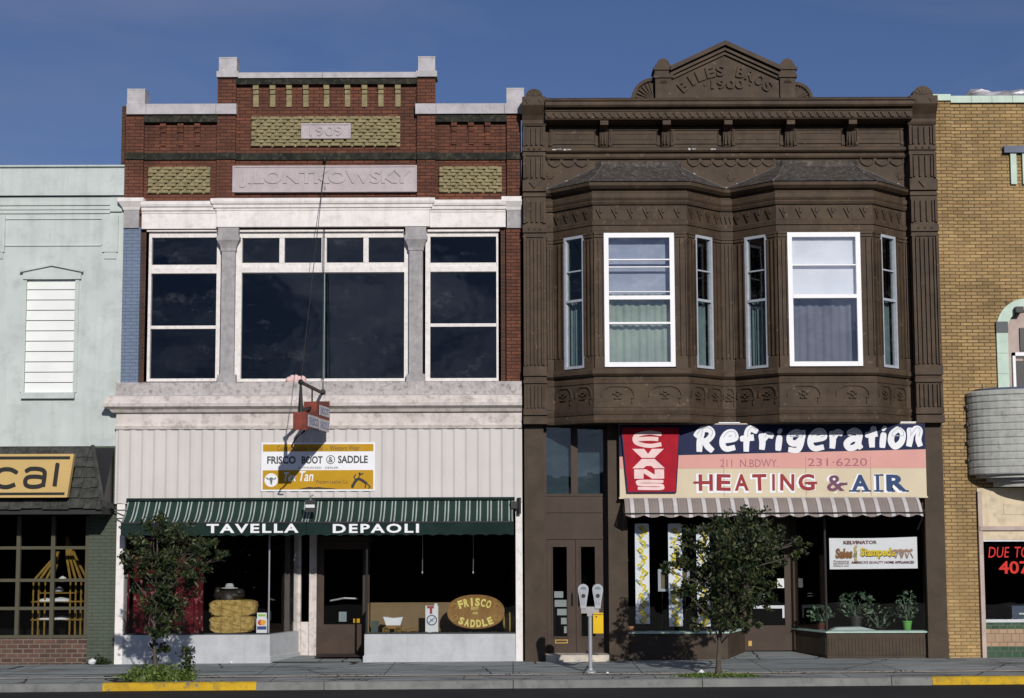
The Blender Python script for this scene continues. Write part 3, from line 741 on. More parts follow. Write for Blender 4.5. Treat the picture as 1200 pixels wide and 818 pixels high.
ms = MB(); ms.box(bx - 0.5, bx + 0.46, by - 0.25, by + 0.25, zs - 0.02, zs); ms.box(bx - 0.36, bx + 0.33, by - 0.2, by + 0.2, Z(692, by) - 0.02, Z(692, by) - 0.002); ms.build('upper_shelf', M['bamboo'], tw)

# ================================================================== RED BRICK BUILDING
XB1R = X(613, 760)
b1 = thing('brick_shop_building', 'red brick two storey shop with white lintels and stepped brick parapet', 'building', ((XB1L + XB1R) / 2, 0, 0))
def bb(name, m, *boxes, parent=None):
    mb = MB()
    for b in boxes: mb.box(*b)
    return mb.build(name, m, parent or b1)
def bx_(u0, v0, u1, v1, y, yb):
    a, b, c, d = rc(u0, v0, u1, v1, y); return (a, b, y, yb, c, d)
zcap = Z(122, 0, 380); zlint = Z(250, 0, 380); zhead = Z(268, 0, 380); zsill = Z(448, 0, 380); zled = Z(465, 0, 380)
xfl, xfr = X(147.5, 180), X(611, 180)
XB1Lx, XB1Rx = XB1L, XB1R
# main brick wall above the windows
zctr = Z(86, 0, 380)
xc0, xc1 = X(256, 110), X(511, 110)
bb('brick_wall', M['redbrick'], (XB1Lx, XB1Rx, 0.085, 0.45, zhead, zcap), (xc0 + 0.05, xc1 - 0.05, 0.0855, 0.45, zcap, zctr))
# brick piers
pl0, pl1 = XB1Lx + 0.015, X(168, 180)
pr0, pr1 = X(594, 180), XB1Rx - 0.015
for nm, args in (('end', (pl0, pl1)), ('end', (pr0, pr1))):
    bb('brick_pier', M['redbrick'], (args[0], args[1], 0.0, 0.0855, zlint, zcap - 0.01))
for u0, u1 in ((254.5, 276), (489, 510)):
    a, b = X(u0, 150), X(u1, 150)
    bb('brick_pier', M['redbrick'], (a, b, 0.0, 0.0855, zlint, zctr - 0.0))
# window level piers
a1 = X(163, 360); bb('blue_brick_pier', M['bluebrick'], (XB1Lx + 0.01, a1, 0.01, 0.5, zsill, Z(266, 0, 155)))
bb('brick_jamb', M['darkbrick'], (a1, X(172, 360), 0.10, 0.5, zsill, zhead))
a2 = X(593.5, 360); bb('brick_pier', M['redbrick'], (a2, XB1Rx - 0.004, 0.01, 0.5, zsill, Z(266, 0, 600)))
bb('brick_jamb', M['darkbrick'], (X(584, 360), a2, 0.10, 0.5, zsill, zhead))
# body behind
bb('side_walls', M['darkbrick'], (XB1Lx - 0.17, XB1Lx + 0.2, 0.46, 11, zhead - 3, Z(125, 0.5, 150)), (XB1Rx - 0.2, XB1Rx, 0.46, 11, 0, zcap - 0.3), (XB1Lx + 0.2, XB1Rx - 0.2, 10.7, 11, 0, zcap - 0.4))
bb('roof', M['shingle'], (XB1Lx + 0.2, XB1Rx - 0.2, 0.45, 10.7, zhead + 0.35, zhead + 0.5))
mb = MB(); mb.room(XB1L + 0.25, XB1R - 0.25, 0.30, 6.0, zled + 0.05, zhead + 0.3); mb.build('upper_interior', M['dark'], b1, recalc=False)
# leaning pale timber seen through the left upstairs window
# belt course
for u0, u1, y in ((168, 255, 0.045), (275.6, 489.3, 0.045), (510, 594, 0.045)):
    bb('belt_course', M['moss_shade'], bx_(u0, 179, u1, 187, y, 0.09))
for u0, u1 in ((146.5, 168.3), (254, 276.3), (488.7, 510.5), (593.7, 612.4)):
    bb('belt_course', M['moss_shade'], bx_(u0, 178.5, u1, 186.5, -0.03, 0.05))
# corbels under a dark band that paints in the coping's shadow
def corbels(us, u0, u1, v0, vlip, vend, m):
    bb('coping_shade_band', M['moss_shade'], bx_(u0, v0, u1, vlip, -0.015, 0.09))
    for u in us:
        mb = MB(); a = X(u - 3.3, 150); b = X(u + 3.3, 150)
        zt, zm, zb = Z(vlip + 0.3), Z(vlip + 5), Z(vend)
        zq = Z(vlip + 10)
        mb.box(a, b, -0.0, 0.088, zm, zt); mb.box(a + 0.002, b - 0.002, 0.028, 0.088, zq, zm - 0.012); mb.box(a + 0.003, b - 0.003, 0.055, 0.088, zb, zq - 0.008)
        mb.build('corbel', m, b1)
corbels((299, 318.7, 338, 357.7, 382, 406.7, 426.7, 446, 466), 276.3, 488.5, 91, 98.5, 123.5, M['yellowbrick'])
corbels((190.8, 211.3, 231), 168.3, 254.5, 134, 143, 168.5, M['redbrick'])
corbels((532, 552, 571.5), 510.3, 593.7, 133.5, 142.5, 168, M['redbrick'])
# basket-weave yellow brick panels
def panel(u0, v0, u1, v1, skip=None):
    x0, x1, z0, z1 = rc(u0, v0, u1, v1, 0.07)
    mb = MB(); mb.box(x0, x1, 0.066, 0.09, z0, z1)
    rows = max(3, round((z1 - z0) / 0.062)); h = (z1 - z0) / rows
    per = 0.215
    for r in range(rows):
        k = -1
        while True:
            xs = x0 + k * per + (r * 0.072) % per; xe = xs + 0.165; k += 1
            if xs > x1: break
            a, b = max(xs, x0), min(xe, x1)
            if b - a < 0.03: continue
            mb.box(a, b, 0.018, 0.0665, z0 + r * h + 0.012, z0 + (r + 1) * h - 0.001)
    return mb.build('yellow_brick_panel', M['yellowbrick'], b1)
panel(295, 137, 469, 172); panel(174, 196, 246.5, 227); panel(515, 195.5, 588, 226)
def plaque(nm, u0, v0, u1, v1, words, tu0, tv0, tu1, tv1, bold):
    bxx = bx_(u0, v0, u1, v1, -0.005, 0.09)
    o = bb(nm, M['plaque'], bxx)
    rim = MB(); x0, x1, y, _, z0, z1 = bxx; t = 0.03
    for q in ((x0, x1, z1 - t, z1), (x0, x1, z0, z0 + t), (x0, x0 + t, z0 + t, z1 - t), (x1 - t, x1, z0 + t, z1 - t)):
        rim.box(q[0], q[1], y - 0.014, y - 0.001, q[2], q[3])
    rim.build('raised_rim', M['plaque'], o)
    tx = MB(); a, b, c, d = rc(tu0, tv0, tu1, tv1, 0)
    tx.text(words, a, b, c, d, fm(y), 0.02, bold)
    tx.build('carved_lettering', M['plaque'], o)
plaque('date_stone', 353, 144.5, 411, 162.5, '1909', 363, 148, 402, 159.5, 0.012)
plaque('name_stone', 272.5, 194, 488.5, 225, 'J.LONTKOWSKY', 281, 200, 481, 219.5, 0.034)
# stone copings and blocks
def cope(u0, v0, u1, v1, front=-0.06, back=0.5, joints=()):
    a, b, c, d = rc(u0, v0, u1, v1, front)
    mb = MB()
    xs = [a] + [X(j, v0, front) for j in joints] + [b]
    for p, q in zip(xs[:-1], xs[1:]):
        mb.ex_x([(front, c), (front, d - 0.015), (front + 0.03, d), (back, d), (back, c)], p + 0.003, q - 0.003)
    mb.build('coping_stone', M['stone'], b1)
cope(279, 84, 489, 91, -0.05, 0.5, (378,))
cope(148, 121, 277, 133.5, -0.06, 0.5, (171, 253))
cope(486.5, 120.5, 613.5, 133, -0.06, 0.5, (511, 591))
def block(u0, v0, u1, v1, flange):
    a, b, c, d = rc(u0, v0, u1, v1, -0.02)
    mb = MB(); mb.box(a, b, -0.02, 0.34, c, d - 0.025); mb.box(a - 0.004, b + 0.004, -0.026, 0.345, d - 0.025, d)
    if flange: mb.box(a - 0.035, b + 0.035, -0.062, 0.38, c - 0.004, c + 0.11)
    mb.build('parapet_block', M['stone'], b1)
block(256.5, 67, 277.5, 90.5, True); block(490, 66, 510, 90, True); block(149, 104, 170, 121.5, False); block(593.5, 103, 614, 121, False)
# white lintels with crown mouldings
def lintel(u0, u1, v0, v1, proj, ends):
    a, b = X(u0, 250), X(u1, 250); zt, zb = Z(v0), Z(v1)
    ym = -proj
    mb = MB(); mb.box(a, b, ym, 0.13, zb, zt - 0.12); mb.build('lintel', M['white'], b1)
    c = MB(); e = 0.09
    prof = [(-0.1, zt - 0.22), (0.012, zt - 0.22), (0.018, zt - 0.185), (0.05, zt - 0.17), (0.055, zt - 0.12), (0.085, zt - 0.10), (0.10, zt - 0.06), (0.10, zt - 0.005), (0.0, zt + 0.02), (-0.1, zt + 0.02)]
    if ends: c.sweep([(a, 0.1), (a, ym), (b, ym), (b, 0.1)], prof)
    else: c.sweep([(a, ym), (b, ym)], prof)
    c.build('lintel_moulding', M['white'], b1)
lintel(166.5, 254.2, 235.5, 266.8, 0.02, False); lintel(504, 592.5, 235, 266, 0.02, False); lintel(254.5, 503.8, 233, 265.5, 0.075, True)
# end caps of the entablature
for u0, u1 in ((145, 162.8), (594, 612)):
    a, b, zb, zt = rc(u0, 246, u1, 267, -0.03); bb('pier_block', M['greystone'], (a, b, -0.03, 0.2, zb, zt))
    zt2 = Z(231.5); mb = MB()
    pl = [(a, 0.1), (a, -0.03), (b, -0.03), (b, 0.1)] if u0 < 300 else [(a, 0.1), (a, -0.03), (b - 0.005, -0.03)]
    mb.sweep(pl, [(-0.02, zt - 0.0), (0.01, zt), (0.03, zt + 0.05), (0.085, zt + 0.13), (0.10, zt + 0.15), (0.10, zt2), (-0.02, zt2)])
    mb.build('pier_moulding', M['white'], b1)
# pilasters between the windows
for u in (267, 487.3):
    x = X(u, 360); mb = MB()
    zb, z0, z1, zt = Z(447.5), Z(438), Z(292), Z(266)
    mb.box(x - 0.125, x + 0.125, -0.015, 0.2, z0, z1)
    pf = MB()
    for s in (-0.055, 0.055): pf.box(x + s - 0.012, x + s + 0.012, -0.022, -0.014, z0 + 0.12, z1 - 0.12)
    sh = mb.build('pilaster', M['greystone'], b1); pf.build('flute', M['greystone'], sh)
    cp = MB(); w = 0.14
    cp.sweep([(x - w, 0.18), (x - w, -0.03), (x + w, -0.03), (x + w, 0.18)], [(-0.06, z1 - 0.02), (0.0, z1 - 0.02), (0.005, z1 + 0.02), (0.0, z1 + 0.03), (0.02, z1 + 0.09), (0.045, z1 + 0.14), (0.07, z1 + 0.18), (0.075, z1 + 0.25), (0.05, z1 + 0.27), (0.055, zt - 0.005), (-0.06, zt - 0.005)])
    cp.box(x - w + 0.01, x + w - 0.01, -0.02, 0.18, z1 - 0.02, zt - 0.006)
    cp.build('capital', M['greystone'], sh)
    bs = MB(); bs.box(x - 0.17, x + 0.17, -0.05, 0.2, zb, z0); bs.build('base', M['greystone'], sh)
# upstairs windows
WY = 0.10
p_, q_ = (0, WY), (1, WY)
def b1win(u0, u1, vt, vb, fu, rails, mull, depth=0.12):
    a, b, z0, z1 = rc(u0, vt, u1, vb, WY)
    rl = [(Z(v, WY), h, pr) for v, h, pr in rails]
    return window(b1, p_, q_, a, b, z0, z1, 0.0, fu, rl, mull, depth)
b1win(170, 258, 271.5, 447, (0.105, 0.075, 0.055, 0.11), [(314, 0.17, -0.02), (316, 0.10, 0.012), (382, 0.06, -0.02)], ())
ml = [(X(u, 292, WY), Z(307, WY), Z(276, WY), 0.095) for u in (330.3, 379.7, 428.8)]
cw = b1win(275, 481.5, 271, 447, (0.125, 0.125, 0.055, 0.12), [(313, 0.20, -0.02), (315, 0.11, 0.014)], ml)
mb = MB(); xm = X(379.5, 390, WY); mb.box(xm - 0.014, xm + 0.014, 0.06, WY + 0.06, Z(443, WY), Z(320, WY)); mb.build('glazing_joint', paint('green_glass_joint', (0.30, 0.42, 0.40), None, 6, 0.5), cw)
b1win(498.5, 587, 271, 446.5, (0.09, 0.085, 0.055, 0.10), [(313, 0.18, -0.02), (315, 0.10, 0.012), (380.5, 0.06, -0.02)], ())
# head shadow line: thin white head moulding above each window
for u0, u1 in ((172, 254), (281, 473), (501, 585)):
    bb('window_head', M['winwhite'], bx_(u0, 268.8, u1, 271.2, 0.03, 0.11))
# stone sill, then the big storefront cornice
sl0, sl1 = X(136, 455, -0.08), XB1R - 0.006
bb('stone_sill', M['sillstone'], (sl0, sl1, -0.10, 0.4, Z(463, -0.1), zsill))
mb = MB(); zq = Z(463, -0.1); cx0, cx1 = X(138, 480, -0.12), XB1R - 0.004
prof = [(-0.3, Z(502, 0)), (0.03, Z(502, 0)), (0.05, Z(498, -0.05)), (0.03, Z(495, -0.05)), (0.03, Z(483, -0.05)), (0.10, Z(482, -0.1)), (0.14, Z(478.5, -0.15)), (0.24, Z(475, -0.25)), (0.25, Z(472, -0.25)), (0.215, Z(471, -0.25)), (0.215, Z(468, -0.2)), (0.19, Z(466, -0.2)), (0.19, Z(463, -0.2)), (0.0, zq + 0.03), (-0.3, zq + 0.03)]
mb.sweep([(cx0, 0.30), (cx0, -0.06), (cx1, -0.06)], prof)
mb.build('storefront_cornice', M['cornice'], b1)
# ribbed siding
s0, s1, z0, z1 = rc(135, 502, 613, 587, -0.05)
s1 = XB1R - 0.004
mb = MB(); mb.box(s0, s1, -0.045, 0.28, z0 - 0.04, z1)
x = s0 + 0.03
while x < s1 - 0.12:
    mb.prism([(x, -0.0448, z0 - 0.03), (x + 0.04, -0.066, z0 - 0.03), (x + 0.095, -0.066, z0 - 0.03), (x + 0.135, -0.0448, z0 - 0.03)], (0, 0, z1 - z0 + 0.03))
    x += 0.2215
mb.build('ribbed_siding', M['siding'], b1)
zsd = z0 - 0.04
# storefront
z_b = Z(743.5, 0.0, 380)
gb = gz(-4) - 0.15
pl = X(145, 690); pr = X(604.5, 690)
bb('corner_post', M['white'], (XB1L + 0.005, pl, -0.03, 0.28, gb, zsd))
bb('corner_post', M['white'], (pr, XB1R - 0.005, -0.03, 0.28, gb, zsd))
def bulk(pts, name='bulkhead'):
    mb = MB(); mb.ex_z(pts, gb, z_b)
    o = mb.build(name, M['bulkwhite'], b1)
    return o
xa0, xa1 = pl - 0.02, X(316, 760); xr_, yr_ = X(351, 755, 1.25), 1.25
bulk([(xa0, 0.0), (xa1, 0.0), (xr_, yr_), (xr_ - 0.12, yr_), (xa1 - 0.14, 0.13), (xa0, 0.13)])
xb0, xb1 = X(427, 760), pr + 0.02
bulk([(xb0, 0.0), (xb1, 0.0), (xb1, 0.13), (xb0 + 0.13, 0.13), (xb0 + 0.10, yr_), (xb0 - 0.02, yr_)])
mb = MB(); k = 0.11
mb.sweep([(xa0, 0.0), (xa1, 0.0), (xr_, yr_)], [(-0.01, gb), (0.022, gb), (0.022, gz(-4) + k), (0.012, gz(-4) + k + 0.015), (-0.01, gz(-4) + k + 0.015)])
mb.sweep([(xb0 - 0.02, yr_), (xb0, 0.0), (xb1, 0.0)], [(-0.01, gb), (0.022, gb), (0.022, gz(-4) + k), (0.012, gz(-4) + k + 0.015), (-0.01, gz(-4) + k + 0.015)])
mb.build('skirting', M['bulkwhite'], b1)
mb = MB()
mb.ex_z([(xa0 + 0.03, 0.10), (xa1 - 0.05, 0.10), (xr_ - 0.08, yr_), (xr_ - 0.1, 2.0), (xa0 + 0.03, 2.0)], z_b - 0.06, z_b - 0.005)
mb.ex_z([(xb0 + 0.08, 0.10), (xb1 - 0.05, 0.10), (xb1 - 0.05, 2.0), (xb0 + 0.08, 2.0)], z_b - 0.06, z_b - 0.005)
mb.build('display_floor', M['dark'], b1)
# glazing of the two displays, with a metal corner bar
zg1 = zsd - 0.02
g = MB(); g.facet((xa1 - 0.03, 0.05), (xr_ - 0.02, yr_), 0.01, math.hypot(xr_ + 0.01 - xa1, yr_ - 0.05), -0.006, 0, z_b, zg1); g.build('display_window', M['shopglass'], b1)
g = MB(); g.facet((xb0 + 0.03, 0.05), (xb1 - 0.02, 0.05), 0, xb1 - xb0 - 0.05, -0.006, 0, z_b, zg1); gp2 = g.build('display_window', M['shopglass'], b1)
g = MB(); g.facet((xa0 + 0.02, 0.05), (xa1 - 0.03, 0.05), 0, xa1 - xa0 - 0.05, -0.006, 0, z_b, zg1); gp = g.build('display_window', M['shopglass'], b1)
f = MB(); f.tube([(xa1 - 0.03, 0.045, z_b - 0.01), (xa1 - 0.03, 0.045, zg1)], 0.017, 8); f.build('corner_bar', M['metal'], gp)
for s, g in (((xa0, xa1 - 0.02), gp), ((xb0 + 0.02, xb1), gp2)):
    f = MB(); f.box(s[0], s[1], 0.02, 0.075, z_b - 0.003, z_b + 0.028); f.build('glazing_bead', M['black'], g)
f = MB(); f.tube([(xb0 + 0.03, 0.06, z_b), (xb0 + 0.03, 0.06, zg1)], 0.02, 8); f.build('corner_bar', M['black'], gp2)
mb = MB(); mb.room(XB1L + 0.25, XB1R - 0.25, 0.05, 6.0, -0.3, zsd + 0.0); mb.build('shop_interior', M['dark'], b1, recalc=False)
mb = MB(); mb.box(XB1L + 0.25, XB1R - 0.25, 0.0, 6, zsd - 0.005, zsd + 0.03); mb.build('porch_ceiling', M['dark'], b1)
# recessed entry: tiled floor, two pilaster posts, side panel and door
mb = MB(); mb.add([(xa1 - 0.1, 0.04, 0.0), (xb0 + 0.05, 0.04, 0.0), (xb0 + 0.05, 2.2, 0.05), (xa1 - 0.1, 2.2, 0.05)], [(0, 1, 2, 3)]); mb.build('entry_floor', M['walk'], b1, recalc=False)
yd = 1.27
for u0, u1, m in ((344.5, 352.5, 'white'), (362.5, 371, 'white')):
    a, b = X(u0, 720, yd), X(u1, 720, yd); bb('entry_post', M['cornice'], (a, b, yd - 0.06, yd + 0.1, 0.03, zsd))
a, b = X(352, 720, yd), X(363, 720, yd); bb('entry_side_panel', M['cornice'], (a, b, yd, yd + 0.06, 0.03, Z(728, yd)))
a, b = X(313, 720, yd), X(344.5, 720, yd); bb('entry_side_panel', M['cornice'], (xr_ - 0.5, xr_ + 0.02, yd + 0.02, yd + 0.08, 0.03, z_b - 0.02))
a, b, z0, z1 = rc(371.5, 634, 433, 760, yd); z0 = 0.05
d = MB()
d.box(a, a + 0.13, yd, yd + 0.05, z0, z1); d.box(b - 0.13, b, yd, yd + 0.05, z0, z1); d.box(a + 0.13, b - 0.13, yd, yd + 0.05, z1 - 0.16, z1); d.box(a + 0.13, b - 0.13, yd, yd + 0.05, z0, Z(731, yd))
dr = d.build('entry_door', M['door'], b1)
g = MB(); g.box(a + 0.12, b - 0.12, yd + 0.02, yd + 0.026, Z(731, yd) - 0.02, z1 - 0.15); g.build('glass_pane', M['shopglass'], dr)
g = MB(); a1_, b1_, c1_, d1_ = rc(387, 701, 419, 704, yd - 0.05); g.tube([(a1_, yd - 0.06, c1_), ((a1_ + b1_) / 2, yd - 0.07, d1_), (b1_, yd - 0.06, d1_ - 0.01)], 0.018, 8)
g.tube([(a1_ + 0.02, yd - 0.06, c1_), (a1_ + 0.02, yd + 0.01, c1_)], 0.015); g.tube([(b1_ - 0.02, yd - 0.06, d1_ - 0.01), (b1_ - 0.02, yd + 0.01, d1_ - 0.01)], 0.015)
g.build('push_bar', M['metal'], dr)
for u0, v0, u1, v1, mm in ((397, 717, 406, 728.5, M['bluecurtain']), (414, 725, 421.5, 730, M['gold'])):
    g = MB(); a_, b_, c_, d_ = rc(u0, v0, u1, v1, yd); g.box(a_, b_, yd + 0.012, yd + 0.018, c_, d_); g.build('door_sticker', mm, dr)
bb('door_header', M['door'], (a - 0.02, b + 0.03, yd + 0.005, yd + 0.1, z1 + 0.004, z1 + 0.09))
bb('door_mat', plain('dark_mat', (0.03, 0.018, 0.016), 0.95), (a + 0.05, b - 0.05, yd - 0.75, yd - 0.05, 0.05, 0.062))

# ------------------------------------------------------------------ striped green awnings
zta, zfa, zva = Z(587, -0.07, 380), Z(612, -0.62, 380), Z(627.5, -0.62, 380)
ya, yf = -0.085, -0.62
def awning(u0, u1, label, word, wu0, wu1, endflap):
    x0t, x1t = X(u0, 587, ya), X(u1, 587, ya)
    o = thing('striped_awning', label, 'awning', ((x0t + x1t) / 2, ya, zta), 'green awnings over the saddle shop')
    mb = MB(); k = 8; vs = []
    nx = max(2, int((x1t - x0t) / 0.16))
    for i in range(k + 1):
        t = i / k; y = ya + (yf - ya) * t
        for j in range(nx + 1):
            s = j / nx
            z = zta + (zfa - zta) * t - 0.07 * math.sin(math.pi * t) - 0.012 * math.sin(math.pi * t) * math.sin(s * 31 + u0)
            vs.append((x0t + (x1t - x0t) * s, y, z))
    w = nx + 1
    mb.add(vs + [v_ for v_ in [(a, b - 0.0, c - 0.012) for a, b, c in vs]], [(i * w + j, (i + 1) * w + j, (i + 1) * w + j + 1, i * w + j + 1) for i in range(k) for j in range(nx)] + [((k + 1) * w + i * w + j, (k + 1) * w + i * w + j + 1, (k + 1) * w + (i + 1) * w + j + 1, (k + 1) * w + (i + 1) * w + j) for i in range(k) for j in range(nx)])
    mb.build('canvas', M['awngreen'], o, smooth=True, recalc=False)
    va = MB(); n = int((x1t - x0t) / 0.05); vs = []
    for j in range(n + 1):
        s = j / n; x = x0t + (x1t - x0t) * s
        wv = 0.010 * math.sin(x * 9) + 0.006 * math.sin(x * 23)
        zs_ = zva + 0.025 * abs(math.sin(x * math.pi / 0.24)) - 0.01
        for yy, zz in ((yf - 0.012, zfa + 0.005), (yf - 0.012 + wv, zs_), (yf, zs_), (yf, zfa + 0.005)): vs.append((x, yy, zz))
    va.add(vs, [(4 * j + a, 4 * j + 4 + a, 4 * j + 4 + (a + 1) % 4, 4 * j + (a + 1) % 4) for j in range(n) for a in range(4)])
    vo = va.build('valance', M['valance'], o)
    if word:
        tx = MB(); a, b, c, d = rc(wu0, 613.8, wu1, 624.6, yf - 0.03)
        tx.text(word, a, b, c, d, fm(yf - 0.022), 0.012, 0.030, sp=1.22); tx.build('lettering', M['signwhite'], vo)
    ar = MB()
    ar.tube([(x0t, yf, zfa - 0.01), (x1t, yf, zfa - 0.01)], 0.02, 8)
    ar.tube([(x0t + 0.1, ya + 0.1, zta - 0.55), (x0t + 0.1, yf, zfa - 0.02)], 0.016); ar.tube([(x1t - 0.1, ya + 0.1, zta - 0.55), (x1t - 0.1, yf, zfa - 0.02)], 0.016)
    ar.build('awning_arm', M['black'], o)
    r = MB(); r.tube([(x0t - 0.02, ya - 0.03, zta + 0.03), (x1t + 0.02, ya - 0.03, zta + 0.03)], 0.03, 8); r.build('roller', M['valance'], o)
    xe = x0t if endflap < 0 else x1t
    fl = MB(); fl.prism([(xe - 0.012 * endflap, ya, zta - 0.03), (xe - 0.012 * endflap, yf, zfa), (xe - 0.012 * endflap, yf * 0.6, zta - 0.6), (xe - 0.012 * endflap, ya, zta - 0.42)], (0.008 * endflap, 0, 0))
    fl.build('end_flap', M['metal'] if endflap < 0 else M['valance'], o)
    return o
awning(150, 363.2, 'green and white striped awning over the straw bales, partly behind the smaller tree', 'TAVELLA', 242, 350, -1)
awning(363.8, 602, 'green and white striped awning over the oval sign and shop door', 'DEPAOLI', 390, 491, 1)
cb = thing('awning_gearbox', 'small black and white awning gearbox bracket between the two green awnings', 'bracket', (X(363.5, 600, -0.3), -0.08, Z(600, -0.3)))
mb = MB(); a, b, c, d = rc(357.5, 586, 369.5, 600, -0.75); mb.box(a, b, -0.77, -0.645, c, d); mb.box((a + b) / 2 - 0.03, (a + b) / 2 + 0.03, -0.70, -0.13, d - 0.012, d + 0.03); mb.build('housing', M['black'], cb)
mb = MB(); mb.box(a + 0.01, b - 0.01, -0.782, -0.771, (c + d) / 2 - 0.03, (c + d) / 2 + 0.025); mb.build('label_plate', M['paper'], cb)
mb = MB(); mb.tube([((a + b) / 2, -0.70, d), ((a + b) / 2, -0.70, d + 0.07), ((a + b) / 2 + 0.05, -0.70, d + 0.09)], 0.014); mb.build('crank_eye', M['metal'], cb)
wb = MB(); xw = X(604.5, 590, -0.2); zw = Z(592, -0.2, 600)
wb.box(xw - 0.09, xw + 0.03, -0.3, -0.04, zw - 0.06, zw + 0.07)
wb.tube([(xw + 0.06, -0.12, zw + 0.14), (xw + 0.06, -0.12, zw - 0.16)], 0.035, 8)
solo(wb, 'awning_bracket', M['black'], 'dark iron bracket at the right end of the green striped awnings', 'bracket', (xw, -0.04, zw - 0.06))
rd = MB()
for v in (598, 607.5, 617):
    zz = Z(v, -0.2, 140); rd.tube([(X(130 + (v - 598) * 0.4, v, -0.2), -0.06, zz), (X(150, v, -0.2), -0.32, zz)], 0.013)
solo(rd, 'awning_bracket', M['metal'], 'thin metal rods on the white post at the left end of the green striped awnings', 'bracket', (X(140, 607, -0.2), -0.06, Z(617, -0.2)))

# ------------------------------------------------------------------ saddle shop signboard
fy = -0.085
fx0, fx1, fz0, fz1 = rc(306, 518.5, 439.5, 575.5, fy)
fs = thing('signboard', 'white and mustard signboard of a boot and saddle shop on pale siding', 'sign', ((fx0 + fx1) / 2, fy, fz0))
mb = MB(); mb.box(fx0, fx1, fy, -0.063, fz0, fz1); fb = mb.build('sign_board', M['signwhite'], fs)
W, H = fx1 - fx0, fz1 - fz0
def fxz(u, v): return fx0 + (u - 306) / 133.5 * W, fz1 - (v - 518.5) / 57.0 * H
mb = MB()
for u0, v0, u1, v1 in ((308, 520.5, 437.5, 529), (308, 551, 437.5, 573.5)):
    a, d = fxz(u0, v0); b, c = fxz(u1, v1); mb.box(a, b, fy - 0.004, fy - 0.0005, c, d)
mb.build('mustard_band', M['gold'], fs)
def ftext(s, u0, v0, u1, v1, m, bold=0.0, shear=0.0, y=0.004, nm='lettering'):
    a, d = fxz(u0, v0); b, c = fxz(u1, v1); t_ = MB(); t_.text(s, a, b, c, d, fm(fy - y), 0.003, bold, shear); t_.build(nm, m, fs)
ink = plain('dark_grey_ink', (0.05, 0.055, 0.065), 0.5)
ftext('FRISCO', 313, 534.5, 346.5, 543.5, ink, 0.03, y=0.0005); ftext('BOOT', 353.5, 534.5, 378, 543.5, ink, 0.03, y=0.0005); ftext('SADDLE', 396, 534, 431, 543, ink, 0.03, y=0.0005)
ftext('AUTHORIZED   DEALER', 349, 547, 396.5, 549.2, ink, 0.0, y=0.0005)
brn = plain('brown_ink', (0.13, 0.07, 0.02), 0.5)
ftext('Custom Leather Goods  -  Western Wear', 324.5, 522.3, 421.5, 528.0, brn, 0.0)
ftext('Tex', 333, 553.5, 348, 564, M['signwhite'], 0.012, 0.28); ftext('Tan', 351, 552, 367.5, 564, M['signwhite'], 0.012, 0.28)
ftext('Western Leather Co.', 370, 562.3, 408, 566.8, brn, 0.0)
mb = MB(); cx_, cz_ = fxz(387.5, 538.7)
mb.ribbon(smooth([(cx_ + 0.075 * math.cos(a), cz_ + 0.075 * math.sin(a)) for a in [2 * math.pi * i / 10 for i in range(10)]], 3, True), 0.012, fm(fy - 0.0005), 0.003, caps=False)
mb.text('&', cx_ - 0.042, cx_ + 0.042, cz_ - 0.05, cz_ + 0.05, fm(fy - 0.0005), 0.003, 0.01)
mb.build('ampersand', ink, fs)
mb = MB(); cx_, cz_ = fxz(318, 562.5); rr = 0.125                 # round badge with a steer's head
mb.ex_y([(cx_ + rr * math.cos(a), cz_ + rr * math.sin(a)) for a in [2 * math.pi * i / 24 for i in range(24)]], fy - 0.007, fy - 0.0045)
bd = mb.build('round_badge', M['signwhite'], fs)
mb = MB()
mb.ribbon(smooth([(cx_ - 0.09, cz_ + 0.045), (cx_ - 0.06, cz_ + 0.02), (cx_, cz_ + 0.03), (cx_ + 0.06, cz_ + 0.02), (cx_ + 0.09, cz_ + 0.045)]), 0.02, fm(fy - 0.0075), 0.003)
mb.ribbon([(cx_, cz_ + 0.03), (cx_ + 0.005, cz_ - 0.08)], [0.06, 0.022], fm(fy - 0.009), 0.003)
mb.build('steer_emblem', M['bluecurtain'], bd)
mb = MB()                                                        # silhouettes: rider on a bucking horse, low skyline
def poly(pts, y=0.0045):
    mb.ex_y([fxz(*p) for p in pts], fy - y - 0.003, fy - y)
mb.ribbon(smooth([fxz(*q) for q in ((413, 571), (416, 565), (420, 561.5), (425, 563.5), (430, 567))]), [0.03, 0.05, 0.075, 0.07, 0.055] and 0.05, fm(fy - 0.0045), 0.003)
for q in (((430, 567), (434, 570.5), (432, 572.5)), ((429, 567), (428, 572)), ((416, 566), (412, 569)), ((418, 565), (415, 559), (417, 556)), ((420, 562), (421.5, 557)), ((421.5, 557), (426, 555))):
    mb.ribbon([fxz(*p) for p in q], 0.02, fm(fy - 0.0047), 0.003)
a, b = fxz(421.5, 555.2); mb.ex_y([(a + 0.022 * math.cos(t), b + 0.022 * math.sin(t)) for t in [k * math.pi / 5 for k in range(10)]], fy - 0.0085, fy - 0.005)
poly([(350, 573), (358, 571.5), (362, 570.5), (368, 571.2), (374, 570.8), (380, 571.6), (390, 572.2), (396, 573)])
mb.build('rider_emblem', M['signblack'], fs)

